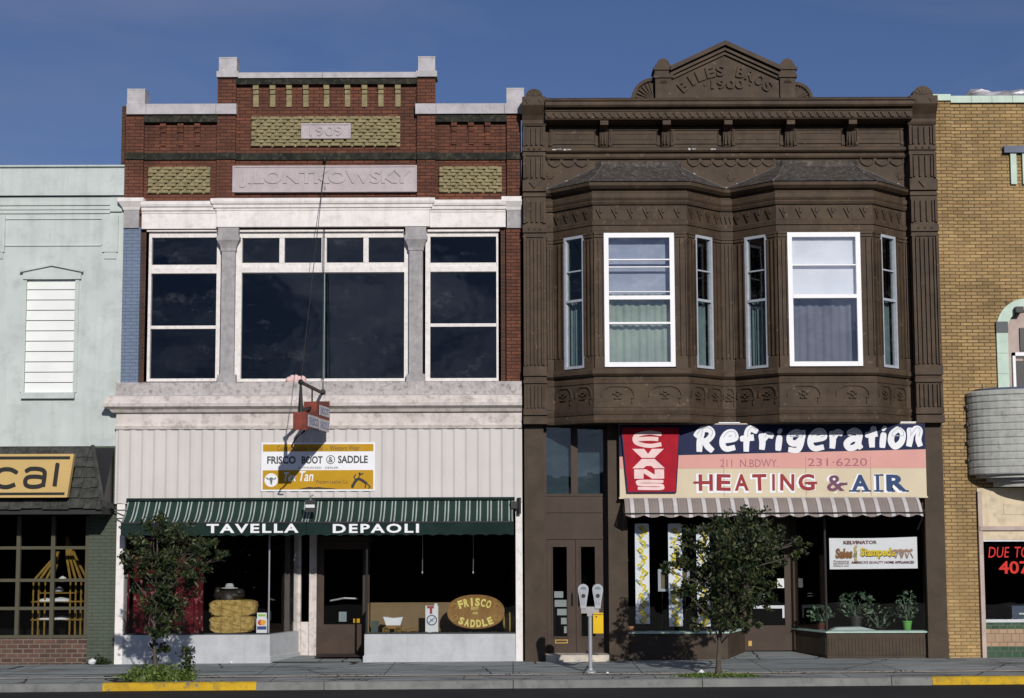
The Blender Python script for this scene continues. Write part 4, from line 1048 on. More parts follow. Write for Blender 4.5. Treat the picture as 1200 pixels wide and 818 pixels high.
# ------------------------------------------------------------------ projecting sign on its iron arm
hx, hy0, hy1 = X(371, 480, -1.2) - 0.03, -0.35, -2.25
hz0, hz1 = Z(503, -2.25), Z(482, -2.25)
hs = thing('projecting_sign', 'rusty red box sign jutting from the brick building on an iron arm', 'sign', (hx, -0.1, hz0))
tilt = 0.20                                                      # swung a little on its bracket
def hp(t, o, z): return (hx - 0.02 - tilt * 0.6 + o + t * tilt, hy1 + (hy0 - hy1) * t, z)
mb = MB(); w = 0.115
zA0, zA1 = hz0, hz1; zB0, zB1 = Z(511, -0.3), Z(468.5, -0.3)
def hbox(mb, t0, t1, o0, o1, z00, z01, z10, z11):
    vs = [hp(t0, o0, z00), hp(t0, o1, z00), hp(t1, o0, z10), hp(t1, o1, z10), hp(t0, o0, z01), hp(t0, o1, z01), hp(t1, o0, z11), hp(t1, o1, z11)]
    mb.add(vs, [(0, 2, 3, 1), (4, 5, 7, 6), (0, 1, 5, 4), (2, 6, 7, 3), (0, 4, 6, 2), (1, 3, 7, 5)])
rust = paint('rusty_red_sign_paint', (0.23, 0.052, 0.036), (0.15, 0.036, 0.028), 5.0, 0.6, dirt=(0.07, 0.035, 0.025), dirt_amt=0.7)
hbox(mb, 0, 1.0, -w, w, zA0, zA1, zB0 + 0.22, zA1 + 0.12)
bo = mb.build('sign_box', rust, hs)
mb = MB(); hbox(mb, 0.42, 1.0, -w * 0.98, w * 0.98, zA1 + 0.054, zA1 + 0.24, zA1 + 0.125, zB1 - 0.02); mb.build('upper_box', rust, hs)
mb = MB(); hbox(mb, 0.02, 0.98, -0.02, 0.02, zA1, zA1 + 0.05, zA1 + 0.24, zA1 + 0.3); mb.build('spine', M['black'], hs)
sd = MB()
hbox(sd, 0.06, 0.5, w + 0.001, w + 0.008, zA0 + 0.07, zA1 - 0.03, zA0 + 0.07, zA1 - 0.03)
hbox(sd, 0.54, 0.96, w + 0.001, w + 0.008, zA0 + 0.06, zA1 - 0.04, zA0 + 0.06, zA1 - 0.04)
hbox(sd, 0.54, 0.96, w + 0.001, w + 0.008, zA1 + 0.02, zA1 + 0.2, zA1 + 0.02, zA1 + 0.2)
so2 = sd.build('side_panel', paint('weathered_white_panel', (0.60, 0.58, 0.60), (0.42, 0.40, 0.44), 9, 0.6, dirt=(0.2, 0.15, 0.15), dirt_amt=0.7), hs)
tx = MB()
def side(t0, t1): 
    return lambda a, b, o: Vector(hp(a, w + 0.009 + o, b))
for s, t0, t1, za, zb in (('BOOT', 0.58, 0.93, zA1 + 0.05, zA1 + 0.17), ('FRISCO', 0.09, 0.47, zA0 + 0.11, zA1 - 0.07), ('SADDLE', 0.57, 0.94, zA0 + 0.10, zA1 - 0.08)):
    tx.text(s, t0, t1, za, zb, side(t0, t1), 0.004, 0.02)
tx.build('lettering', paint('faded_blue_letters', (0.17, 0.19, 0.30), (0.28, 0.28, 0.34), 9, 0.6), so2)
ir = MB()
zarm = Z(447, -2.2); e = hp(0.03, 0, zarm); wl_ = (X(379, 458), 0.0, Z(459))
ir.tube([e, (hp(0.8, 0.02, zarm - 0.05)), (X(378.5, 457, -0.15), -0.12, Z(457, -0.12))], 0.032, 8)
ir.tube([(X(378.5, 457, -0.15), -0.12, Z(457, -0.12)), (X(378.5, 457, -0.15), -0.12, Z(470, -0.12))], 0.045, 8)
ir.tube([e, hp(0.03, 0, zA1)], [0.018, 0.05], 8)
ir.tube([hp(0.5, 0, zarm - 0.04), hp(0.5, 0, zA1 + 0.1)], 0.015, 6)
ir.ball(e, 0.05, 0.05, 0.05, 8)
ir.build('iron_arm', M['black'], hs)
st = MB()
st.tube([hp(0.1, 0.05, zA0), hp(0.05, -0.05, zA0 - 0.10), hp(0.1, -0.13, zA0 - 0.17), hp(0.12, -0.19, zA0 - 0.27), hp(0.2, -0.15, zA0 - 0.33)], 0.016, 6)
st.build('loose_cable', M['black'], hs)
gy = MB(); an = (X(381, 188), 0.03, Z(188))
gy.tube([an, e], 0.007, 5); gy.tube([an, (X(379.5, 300, -0.1), -0.08, Z(300, -0.1)), (X(378.5, 458, -0.12), -0.12, Z(458, -0.12))], 0.009, 5)
gy.ball((an[0], -0.02, an[2] + 0.03), 0.035, 0.05, 0.06, 6)
gy.build('guy_wire', M['black'], hs)
# pale rag lying on the window ledge behind the arm
rg = MB(); a, b, c, d = rc(336, 437, 357, 446.5, 0.02)
for k in range(5): rg.ball((a + (b - a) * (0.15 + 0.18 * k), 0.03, zsill + 0.05 + 0.015 * (k % 2)), 0.075, 0.06, 0.06 + 0.02 * (k % 3), 7)
solo(rg, 'rag', paint('pale_pink_cloth', (0.72, 0.52, 0.50), (0.66, 0.44, 0.43), 4, 0.9), 'pale pink rag lying on the stone sill behind the projecting sign', 'rag', ((a + b) / 2, 0.03, zsill), smooth=True)

# ------------------------------------------------------------------ goods in the saddle shop windows
def bale(u0, v0, u1, v1, y, d, label):
    x0, x1, z0, z1 = rc(u0, v0, u1, v1, y)
    mb = MB(); nx, nz = 14, 6; vs, fs = [], []
    c_ = ((x0 + x1) / 2, y + d / 2, (z0 + z1) / 2)
    bmm = bmesh.new(); bmesh.ops.create_cube(bmm, size=1.0); bmesh.ops.subdivide_edges(bmm, edges=bmm.edges[:], cuts=7, use_grid_fill=True)
    for v in bmm.verts:
        q = v.co.copy(); r = 1 - 0.10 * (abs(q.x * 2) ** 4 * (abs(q.z * 2) ** 4 + abs(q.y * 2) ** 4))
        s = random.uniform(-0.012, 0.012)
        pin = 0.03 * max(0, 1 - abs(abs(q.x) - 0.22) / 0.06)
        vs.append((c_[0] + q.x * r * (x1 - x0) + s, c_[1] + q.y * r * d * (1 - pin) + s, c_[2] + q.z * r * (z1 - z0) * (1 - pin) + random.uniform(-0.008, 0.008)))
    bmm.verts.index_update(); fs = [tuple(v.index for v in f_.verts) for f_ in bmm.faces]; bmm.free()
    mb.add(vs, fs)
    o = thing('hay_bale', label, 'hay bale', (c_[0], c_[1], z0), 'hay bales in the shop window')
    mb.build('straw', M['hay'], o)
    tw_ = MB()
    for t in (-0.22, 0.22):
        xx = c_[0] + t * (x1 - x0); e_ = 0.004
        tw_.tube([(xx, y - e_, z0), (xx, y - e_, z1 + e_), (xx, y + d, z1 + e_)], 0.006, 5)
    tw_.build('twine', M['bamboo'], o)
    return o
yb_ = 0.35
zf1 = z_b - 0.004
vf = 743
bale(244, 722, 297, 741.5, yb_, 0.5, 'lower straw bale under another in the window beside the shop door')
bale(244, 703.5, 299, 722, yb_, 0.5, 'upper straw bale carrying a dark saddle in the shop window')
ht = thing('saddle', 'low dark leather saddle sitting across the upper straw bale', 'saddle', (X(268, 703, 0.6), 0.6, Z(703.5, yb_) + 0.005))
mb = MB(); xs, zs_ = X(268, 700, 0.6), Z(703.5, yb_) + 0.01
mb.ball((xs, 0.6, zs_ + 0.09), 0.30, 0.2, 0.11, 12); mb.ball((xs - 0.2, 0.6, zs_ + 0.16), 0.07, 0.10, 0.09, 8); mb.ball((xs + 0.2, 0.6, zs_ + 0.15), 0.10, 0.17, 0.07, 8); mb.ball((xs, 0.46, zs_ + 0.02), 0.16, 0.08, 0.16, 8)
mb.build('seat', plain('dark_leather', (0.028, 0.022, 0.018), 0.5), ht, smooth=True)
hb = thing('felt_hat', 'pale grey felt hat resting on the dark saddle in the window', 'hat', (xs + 0.02, 0.56, zs_ + 0.2))
mb = MB(); mb.lathe((xs + 0.02, 0.56, zs_ + 0.21), [(0.09, 0.0), (0.16, 0.012), (0.15, 0.025), (0.085, 0.03), (0.075, 0.07), (0.06, 0.10), (0.03, 0.105)], 18, sy=0.8)
mb.build('brim_and_crown', paint('pale_felt', (0.42, 0.43, 0.43), None, 5, 0.9), hb, smooth=True)
# card stickers on the glass
cs = thing('card_sign', 'small white card with colour logos in the window corner by the bales', 'sign', (X(306.5, 740, 0.06), 0.07, z_b + 0.03))
x0, x1, z0, z1 = rc(300.5, 718, 313, 742.5, 0.06); zm = z0 + (z1 - z0) * 0.72
mb = MB(); mb.box(x0, x1, 0.062, 0.068, z0, zm); mb.box(x0 + 0.01, x1 - 0.01, 0.062, 0.068, zm, z1); mb.build('card', M['paper'], cs)
mb = MB(); mb.box(x0 + 0.03, x1 - 0.03, 0.058, 0.0615, zm + 0.04, z1 - 0.03); mb.build('green_patch', plain('lime_green_print', (0.30, 0.55, 0.06), 0.5), cs)
zc_ = z0 + (z1 - z0) * 0.53
disc = lambda cx, cz, r: [(cx + r * math.cos(t), cz + r * math.sin(t)) for t in [k * math.pi / 8 for k in range(16)]]
mb = MB(); mb.ex_y(disc(x0 + 0.075, zc_, 0.05), 0.058, 0.0615); mb.build('red_circle', plain('red_print', (0.62, 0.05, 0.02), 0.5), cs)
mb = MB(); mb.ex_y(disc(x1 - 0.075, zc_, 0.05), 0.0545, 0.0575); mb.build('orange_circle', plain('orange_print', (0.75, 0.35, 0.03), 0.5), cs)
mb = MB(); zz = z0 + (z1 - z0) * 0.27; mb.box(x0 + 0.012, x1 - 0.012, 0.058, 0.0615, zz - 0.03, zz + 0.03); mb.build('blue_band', plain('blue_print', (0.03, 0.07, 0.25), 0.5), cs)
# red floral drapes at the left
pk = paint('dappled_floral_cloth', (0.15, 0.012, 0.018), (0.07, 0.006, 0.012), 4.0, 0.9, dirt=(0.03, 0.006, 0.01), dirt_amt=0.9, streak=(0.05, 0.006, 0.01), streak_amt=0.7, chips=(0.42, 0.15, 0.15), chip_lo=0.57)  # flower print; the blotches also paint in sun broken by leaves
for u0, u1, y, lb in ((147, 180, 0.32, 'red floral drape hanging at the far left edge of the saddle shop window'), (205, 238, 0.42, 'narrower red floral drape hanging beside the straw bales')):
    x0, x1, z0, z1 = rc(u0, 630, u1, 742, y); mb = MB(); k = 36; vs = []
    for i in range(k + 1):
        t = i / k; o = 0.035 * math.sin(i * 0.9) + 0.02 * math.sin(i * 0.37)
        vs += [(x0 + (x1 - x0) * t, y + o, zf1), (x0 + (x1 - x0) * t, y + o * 0.6, z1), (x0 + (x1 - x0) * t, y + o + 0.006, zf1), (x0 + (x1 - x0) * t, y + o * 0.6 + 0.006, z1)]
    mb.add(vs, [(4 * i, 4 * i + 4, 4 * i + 5, 4 * i + 1) for i in range(k)] + [(4 * i + 2, 4 * i + 3, 4 * i + 7, 4 * i + 6) for i in range(k)])
    solo(mb, 'drape', pk, lb, 'drape', ((x0 + x1) / 2, y, zf1), 'red drapes in the shop window', True)
# cardboard backdrop
x0, x1, z0, z1 = rc(433, 706, 541, 742, 0.95); mb = MB(); mb.box(x0, x1, 0.95, 0.962, zf1, z1); mb.box(x0, x0 + 0.02, 0.55, 0.95, zf1, z1)
solo(mb, 'backdrop_board', M['cardboard'], 'plain tan cardboard backdrop board in the right shop window', 'board', ((x0 + x1) / 2, 0.95, zf1))
# toy covered wagon
wy = 0.42; wx, _ = P(463, 735, wy)
wg = thing('toy_wagon', 'toy covered wagon with a white canvas top in the shop window', 'toy', (wx, wy, zf1))
zw = lambda v: Z(v, wy)
a, b = X(449.5, 725, wy), X(472.5, 725, wy); a2_, b2_ = X(453, 731, wy), X(469.5, 731, wy)
mb = MB(); mb.ex_y([(a2_, zw(732)), (b2_, zw(732)), (b, zw(722.5)), ((a + b) / 2, zw(723.6)), (a, zw(722))], wy - 0.11, wy + 0.11); mb.build('canvas_top', M['paper'], wg)
mb = MB(); mb.box(a2_ - 0.01, b2_ + 0.01, wy - 0.1, wy + 0.1, zw(736), zw(732.2)); mb.build('wagon_bed', M['wood'], wg)
for u, r in ((453, 0.058), (467, 0.055)):
    for dy in (-0.125, 0.125):
        xx = X(u, 737, wy); mb = MB()
        mb.ribbon(smooth([(xx + r * math.cos(t), zf1 + r + 0.003 + r * math.sin(t)) for t in [k * math.pi / 6 for k in range(12)]], 2, True), 0.018, fm(wy + dy), 0.02, caps=False)
        for k in range(4):
            t = k * math.pi / 4; mb.ribbon([(xx - r * math.cos(t), zf1 + r - r * math.sin(t)), (xx + r * math.cos(t), zf1 + r + r * math.sin(t))], 0.010, fm(wy + dy + 0.002 * k - 0.004), 0.008, caps=False)
        mb.build('wheel', M['bamboo'], wg)
mb = MB()
for dy in (-0.04, 0.04): mb.tube([(b2_, wy + dy, zw(738)), (X(489, 737, wy), wy + dy * 0.5, zw(734.5))], 0.010, 5)
mb.tube([(X(476, 738, wy), wy, zf1 + 0.015), (X(491, 735, wy), wy - 0.05, zw(737))], 0.008, 5); mb.build('wagon_tongue', M['wood'], wg)
mb = MB(); a, b, c, d = rc(435, 728, 443, 737, 0.5); mb.box(a, b, 0.5, 0.6, zf1, d); solo(mb, 'small_box', plain('dark_teal_box', (0.045, 0.075, 0.07), 0.6), 'small dark teal box beside the toy wagon', 'box', ((a + b) / 2, 0.55, zf1))
# white placard
py_ = 0.30; x0, x1, z0, z1 = rc(498.5, 708.5, 513.5, 740.5, py_)
pc = thing('placard', 'white placard with a round dial emblem and red top in the shop window', 'placard', ((x0 + x1) / 2, py_, zf1))
mb = MB(); mb.box(x0, x1, py_, py_ + 0.012, zf1, z1 - 0.02); mb.box(x1 - 0.07, x1 - 0.015, py_, py_ + 0.012, z1 - 0.02, z1 + 0.02); mb.build('card', M['paper'], pc)
mb = MB(); mb.box(x0 + 0.03, x1 - 0.08, py_ - 0.003, py_ - 0.0005, z1 - 0.07, z1 - 0.025); mb.box(x0 + 0.08, x1 - 0.11, py_ - 0.003, py_ - 0.0005, z1 - 0.17, z1 - 0.07); mb.build('red_print', plain('red_brown_print', (0.33, 0.05, 0.05), 0.6), pc)
mb = MB(); cx_, cz_ = (x0 + x1) / 2, z0 + (z1 - z0) * 0.43
mb.ribbon(smooth([(cx_ + 0.088 * math.cos(t), cz_ + 0.088 * math.sin(t)) for t in [k * math.pi / 6 for k in range(12)]], 2, True), 0.022, fm(py_ - 0.0005), 0.003, caps=False)
mb.ribbon([(cx_ - 0.045, cz_ - 0.04), (cx_ + 0.05, cz_ + 0.045)], 0.02, fm(py_ - 0.0005), 0.003); mb.ribbon([(cx_ - 0.03, cz_ + 0.03), (cx_ + 0.03, cz_ - 0.03)], 0.012, fm(py_ - 0.001), 0.004)
mb.build('dial_emblem', plain('slate_blue_print', (0.12, 0.15, 0.28), 0.6), pc)
# oval wooden sign
oy = 0.28; ox, oz = P(557.5, 717, oy); ra, rb = (X(591.5, 717, oy) - X(524, 717, oy)) / 2, (Z(697, oy, 557) - Z(737, oy, 557)) / 2
ov = thing('oval_sign', 'oval varnished wooden sign with yellow letters standing in the shop window', 'sign', (ox, oy, zf1))
mb = MB(); ell = [(ox + ra * math.copysign(abs(math.cos(t)) ** 0.9, math.cos(t)), oz + rb * math.copysign(abs(math.sin(t)) ** 0.9, math.sin(t))) for t in [k * math.pi / 24 for k in range(48)]]
mb.ex_y(ell, oy, oy + 0.05); mb.build('oval_board', M['wood'], ov)
mb = MB(); mb.ribbon([(ox + (x_ - ox) * 0.965, oz + (z_ - oz) * 0.94) for x_, z_ in ell + ell[:1]], 0.022, fm(oy - 0.0005), 0.008, caps=False); mb.build('raised_rim', M['wood'], ov)
tx = MB()
def arc(word, cx, cz, r, a0, a1, h, w, mbx, f_, th=0.008, bold=0.02, flip=1):
    n_ = len(word)
    for i, ch in enumerate(word):
        if ch == ' ': continue
        t = a0 + (a1 - a0) * i / max(1, n_ - 1)
        px, pz = cx + r * math.sin(t), cz + flip * r * math.cos(t)
        ww = w * (0.42 if ch in "I.·1'" else 1.0)
        mbx.text(ch, px - ww / 2, px + ww / 2, pz - h / 2, pz + h / 2, f_, th, bold, rot=(px, pz, -flip * t))
arc('FRISCO', ox - 0.02, oz - 0.62, 0.80, -0.33, 0.33, 0.15, 0.088, tx, fm(oy), 0.010, 0.05)
arc('SADDLE', ox - 0.0, oz + 0.50, 0.715, -0.38, 0.38, 0.14, 0.09, tx, fm(oy), 0.010, 0.05, -1)
tx.text('BOOT', ox - 0.085, ox + 0.055, oz + 0.035, oz + 0.095, fm(oy), 0.008, 0.03); tx.text('AND', ox - 0.06, ox + 0.04, oz - 0.045, oz + 0.0, fm(oy), 0.008, 0.02)
tx.build('lettering', M['letteryellow'], ov)
sc_ = MB()
for sx in (-1, 1):
    for sz in (-1, 1):
        c0 = (ox + sx * ra * 0.72, oz + sz * rb * 0.30)
        sc_.ribbon(smooth([(c0[0] + sx * 0.07 * math.cos(t) * (1 - t / 9), c0[1] + sz * 0.07 * math.sin(t) * (1 - t / 9)) for t in [k * 0.7 for k in range(8)]], 3), 0.016, fm(oy), 0.007)
sc_.build('carved_scroll', paint('gilded_scroll', (0.42, 0.26, 0.07), None, 6, 0.45), ov)
mb = MB(); cx_, cz_ = P(597, 730, 0.4); mb.ball((cx_, 0.42, zf1 + 0.19), 0.13, 0.05, 0.19, 12)
solo(mb, 'straw_hat', paint('tan_straw', (0.42, 0.31, 0.10), (0.34, 0.25, 0.08), 12, 0.9), 'tan straw hat standing on edge right of the oval sign', 'hat', (cx_, 0.42, zf1), smooth=True)
st_ = MB()
for k in range(170):
    xx = random.uniform(xb0 + 0.1, xb1 - 0.1); yy = random.uniform(0.1, 0.27); r = random.uniform(0.012, 0.03)
    st_.ball((xx, yy, zf1 + r * 0.6), r, r, r * 0.7, 4)
so3 = st_.build('pebble_bed', paint('dark_pebbles', (0.06, 0.062, 0.06), (0.025, 0.027, 0.026), 9, 0.9), None); tag(so3, kind='stuff')

for u, v0, v1 in ((495, 648, 671), (554.5, 650, 671)):
    a, b = P(u, v0, 0.5); c, d = P(u, v1, 0.5); mb = MB(); mb.tube([(a, 0.5, zsd - 0.01), (a + 0.004, 0.5, b), (c, 0.5, d)], 0.007, 5); mb.ball((c, 0.5, d), 0.016, 0.016, 0.03, 6)
    solo(mb, 'pull_cord', M['metal'], 'thin pull cord hanging in the dark right window %s' % ('above the white placard' if u < 500 else 'above the oval sign'), 'cord', (c, 0.5, d), 'pull cords in the shop window')

# ================================================================== DARK BROWN BUILDING WITH TWO BAYS
XB2L, XB2R = X(614, 500), X(1097, 300)
b2 = thing('cast_front_building', 'dark brown ornate two storey building with twin bay windows and a gabled crest', 'building', ((XB2L + XB2R) / 2, 0, 0))
BR = M['brown']
def part2(name, m=None): 
    mb = MB(); return mb, (lambda par=None: mb.build(name, m or BR, par or b2))
PU = 850
z = lambda v, y=0.0: Z(v, y, 850)
xpl0, xpl1 = XB2L + 0.004, X(639.5, 300)
xpr0, xpr1 = X(1066, 300), XB2R
ztop2 = z(117)
zband = z(487)                                             # bottom of the upper storey
# plan of the upper front: wall, bay, wall, bay, wall
D = 0.72
f1 = (X(695.5, 350, -D), X(806, 350, -D)); f2 = (X(911.5, 350, -D), X(1025, 350, -D))
cw_ = 0.70
plan = [(xpl1 - 0.02, 0), (f1[0] - cw_, 0), (f1[0], -D), (f1[1], -D), (f1[1] + cw_, 0), (f2[0] - cw_, 0), (f2[0], -D), (f2[1], -D), (f2[1] + cw_, 0), (xpr0 + 0.02, 0)]
planS = plan
def band(name, prof, m=None, pl=None):
    mb = MB(); mb.sweep(pl or planS, prof); return mb.build(name, m or BR, b2)
zv = lambda v: Z(v, -D, 750)                               # heights read on the bay fronts
# body behind
mb = MB(); mb.box(XB2L + 0.002, XB2L + 0.22, 0.3, 12, -0.1, ztop2 - 0.3); mb.box(XB2R - 0.22, XB2R - 0.003, 0.3, 12, -0.1, ztop2 - 0.3); mb.box(XB2L + 0.22, XB2R - 0.22, 11.7, 12, -0.1, ztop2 - 0.3); mb.build('side_walls', M['darkbrick'], b2)
mb = MB(); mb.box(XB2L + 0.22, XB2R - 0.22, 0.4, 11.7, ztop2 - 0.9, ztop2 - 0.75); mb.build('roof', M['shingle'], b2)
zu0, zu1 = zv(431), zv(273)
# upper wall behind everything: above the bays and between them
mb = MB()
mb.box(XB2L + 0.004, XB2R - 0.004, 0.02, 0.4, zu1 + 0.35, ztop2 - 0.02)
for a, b in ((xpl0, f1[0] - cw_), (f1[1] + cw_, f2[0] - cw_), (f2[1] + cw_, xpr1 - 0.002)): mb.box(a, b, 0.01, 0.4, zband, zu1 + 0.36)
mb.build('front_wall', BR, b2)
mb = MB(); mb.room(XB2L + 0.25, XB2R - 0.25, 0.42, 5.5, zu0 - 0.3, zu1 + 0.5); mb.build('upper_interior', M['dark'], b2, recalc=False)
# bay floors and ceilings (closed boxes)
for fa, fb in (f1, f2):
    hexa = [(fa - cw_, 0.3), (fa - cw_, 0), (fa, -D), (fb, -D), (fb + cw_, 0), (fb + cw_, 0.3)]
    ins = [(fa - cw_ + 0.02, 0.3), (fa - cw_ + 0.02, 0.02), (fa + 0.01, -D + 0.03), (fb - 0.01, -D + 0.03), (fb + cw_ - 0.02, 0.02), (fb + cw_ - 0.02, 0.3)]
    mb = MB(); mb.ex_z(ins, zv(494) + 0.004, zu0 - 0.02); mb.build('bay_base', BR, b2)
    mb = MB(); mb.ex_z(ins, zu1 + 0.06, zv(217)); mb.build('bay_head', BR, b2)
# bands, bottom to top
band('base_moulding', [(-0.2, zv(495)), (0.02, zv(495)), (0.035, zv(492)), (0.035, zv(488)), (0.012, zv(487)), (0.012, zv(485.6)), (-0.2, zv(485.6))])
band('base_moulding', [(-0.05, zv(485.4)), (0.030, zv(485.4)), (0.045, zv(481)), (0.045, zv(478)), (0.0, zv(477)), (-0.05, zv(477))])
band('base_panel', [(-0.05, zv(477)), (0.006, zv(477)), (0.006, zv(449)), (-0.05, zv(449))])
band('sill_moulding', [(-0.05, zv(449)), (0.025, zv(449)), (0.03, zv(445)), (0.012, zv(443.5)), (-0.05, zv(443.5))])
band('window_sill', [(-0.05, zv(440.5)), (0.03, zv(440.5)), (0.075, zv(438)), (0.075, zv(434)), (0.05, zv(431.5)), (-0.05, zv(431.0))])
band('sill_shadow_gap', [(-0.05, zv(443.6)), (-0.012, zv(443.6)), (-0.012, zv(440.4)), (-0.05, zv(440.4))])
band('head_band', [(-0.05, zv(273.5)), (0.012, zv(273.5)), (0.02, zv(270)), (0.02, zv(265)), (0.0, zv(264)), (-0.05, zv(264))])
band('head_band', [(-0.05, zv(263.8)), (0.03, zv(263.8)), (0.035, zv(259)), (0.01, zv(257)), (-0.05, zv(257))])
band('frieze', [(-0.05, zv(257)), (0.004, zv(257)), (0.004, zv(240)), (-0.05, zv(240))])
band('bay_cornice', [(-0.05, zv(240)), (0.04, zv(240)), (0.06, zv(237)), (0.06, zv(235.5)), (0.008, zv(234.6)), (-0.05, zv(234.6))])
band('bay_cornice', [(-0.05, zv(234.6)), (0.03, zv(234.6)), (0.05, zv(232)), (0.05, zv(227)), (0.02, zv(225)), (0.02, zv(223.5)), (0.10, zv(222)), (0.16, zv(219)), (0.165, zv(215.5)), (0.0, zv(214.5)), (-0.05, zv(214.5))])
# ornament on frieze and base panel
segs = [(planS[i], planS[i + 1]) for i in range(len(planS) - 1)]
for i, (a, b) in enumerate(segs):
    Ls = math.hypot(b[0] - a[0], b[1] - a[1]); fmap = bend(a, b)
    if i in (0, 8): continue
    n_ = 6 if i in (2, 6) else (4 if i in (1, 3, 5, 7) else 3)
    za, zb_ = zv(255), zv(243); zm = (za + zb_) / 2
    for k in range(n_):
        c_ = Ls * (k + 0.5) / n_ if i != 4 else Ls * (k + 0.5) / n_
        hw = min(0.075, Ls / n_ * 0.36)
        orn = MB(); orn.ribbon([(c_ - hw, zb_ - 0.03), (c_ - hw * 0.45, zm - 0.02), (c_, za + 0.01), (c_ + hw * 0.45, zm - 0.02), (c_ + hw, zb_ - 0.03)], 0.026, lambda p, q, o, f=fmap: f(p, q, 0.003 + o), 0.034)
        orn.ribbon([(c_, zm + 0.01), (c_, zb_ - 0.01)], [0.05, 0.02], lambda p, q, o, f=fmap: f(p, q, 0.003 + o), 0.040)
        orn.build('frieze_ornament', BR, b2)
    n_ = 2 if i in (1, 2, 3, 5, 6, 7) else 1
    za, zb_ = zv(474), zv(452); zm = (za + zb_) / 2
    for k in range(n_):
        c_ = Ls * (k + 0.5) / n_; hw = min(0.30, Ls / n_ * 0.40)
        fq = lambda p, q, o, f=fmap: f(p, q, 0.005 + o)
        orn2 = MB(); orn2.ribbon(smooth([(c_ - hw, zm - 0.02), (c_ - hw * 0.9, zm + 0.09), (c_ - hw * 0.5, zb_ - 0.01), (c_, zb_ - 0.005), (c_ + hw * 0.5, zb_ - 0.01), (c_ + hw * 0.85, zm + 0.10), (c_ + hw, zm - 0.02), (c_ + hw * 0.8, zm - 0.06)], 4), 0.026, fq, 0.026)
        orn2.ribbon([(c_ + hw * 0.85, za + 0.02), (c_ + hw * 0.85, za + 0.08)], 0.02, fq, 0.024)
        for dx, dz in ((-0.06, 0.03), (0.06, 0.03), (0, 0.0), (-0.035, -0.05), (0.035, -0.05), (0, 0.07)):
            orn2.ribbon([(c_ + dx - 0.022, zm + dz), (c_ + dx + 0.022, zm + dz)], 0.034, fq, 0.032)
        orn2.build('base_ornament', BR, b2)
# fluted posts and bay windows
zs0, zs1 = zu0 - 0.01, zu1 + 0.02
def post(a, b, s0, s1, o=0.0, flutes=2):
    posts = MB()
    posts.facet(a, b, s0, s1, -0.16, o + 0.004, zs0, zs1)
    w_ = (s1 - s0); 
    posts.facet(a, b, s0 + 0.004, s1 - 0.004, o + 0.004, o + 0.03, zs0 + 0.001, zs0 + 0.22)
    posts.facet(a, b, s0 + 0.004, s1 - 0.004, o + 0.004, o + 0.03, zs1 - 0.10, zs1 - 0.055)
    posts.facet(a, b, s0 + 0.006, s1 - 0.006, o + 0.004, o + 0.04, zs1 - 0.045, zs1 - 0.001)
    for k in range(flutes + 1):
        t = s0 + 0.012 + (w_ - 0.024) * k / flutes
        posts.facet(a, b, t - 0.010, t + 0.010, o + 0.004, o + 0.036, zs0 + 0.24, zs1 - 0.13)
    posts.build('fluted_post', BR, b2)
def shade_backing(kind, s0, s1, z0, z1):
    zm = (z0 + z1) / 2; h = z1 - z0
    if kind == 'left': return (('window_shade', s0 + 0.08, s1 - 0.08, z0 + h * 0.52, z1 - 0.08, 0.24, M['shadesky'], 'flat'), ('curtain', s0 + 0.08, s1 - 0.08, z0 + 0.06, z0 + h * 0.55, 0.20, M['curtain'], 'fold'))
    if kind == 'right': return (('window_shade', s0 + 0.08, s1 - 0.08, z0 + h * 0.52, z1 - 0.08, 0.13, M['shade'], 'flat'), ('curtain', s0 + 0.08, s1 - 0.08, z0 + 0.06, z0 + h * 0.53, 0.26, M['greycurtain'], 'fold'))
    return (('curtain', s0 + 0.03, s1 - 0.03, z0 + 0.06, z0 + h * 0.53, 0.17, M['bluecurtain'], 'fold'),)
M['shadesky'] = paint('shade_with_sky_reflection', (0.42, 0.45, 0.53), (0.33, 0.37, 0.46), 2.2, 0.8, dirt=(0.58, 0.62, 0.66), dirt_amt=0.5)  # sky and cloud reflection is mixed into the blind's colour
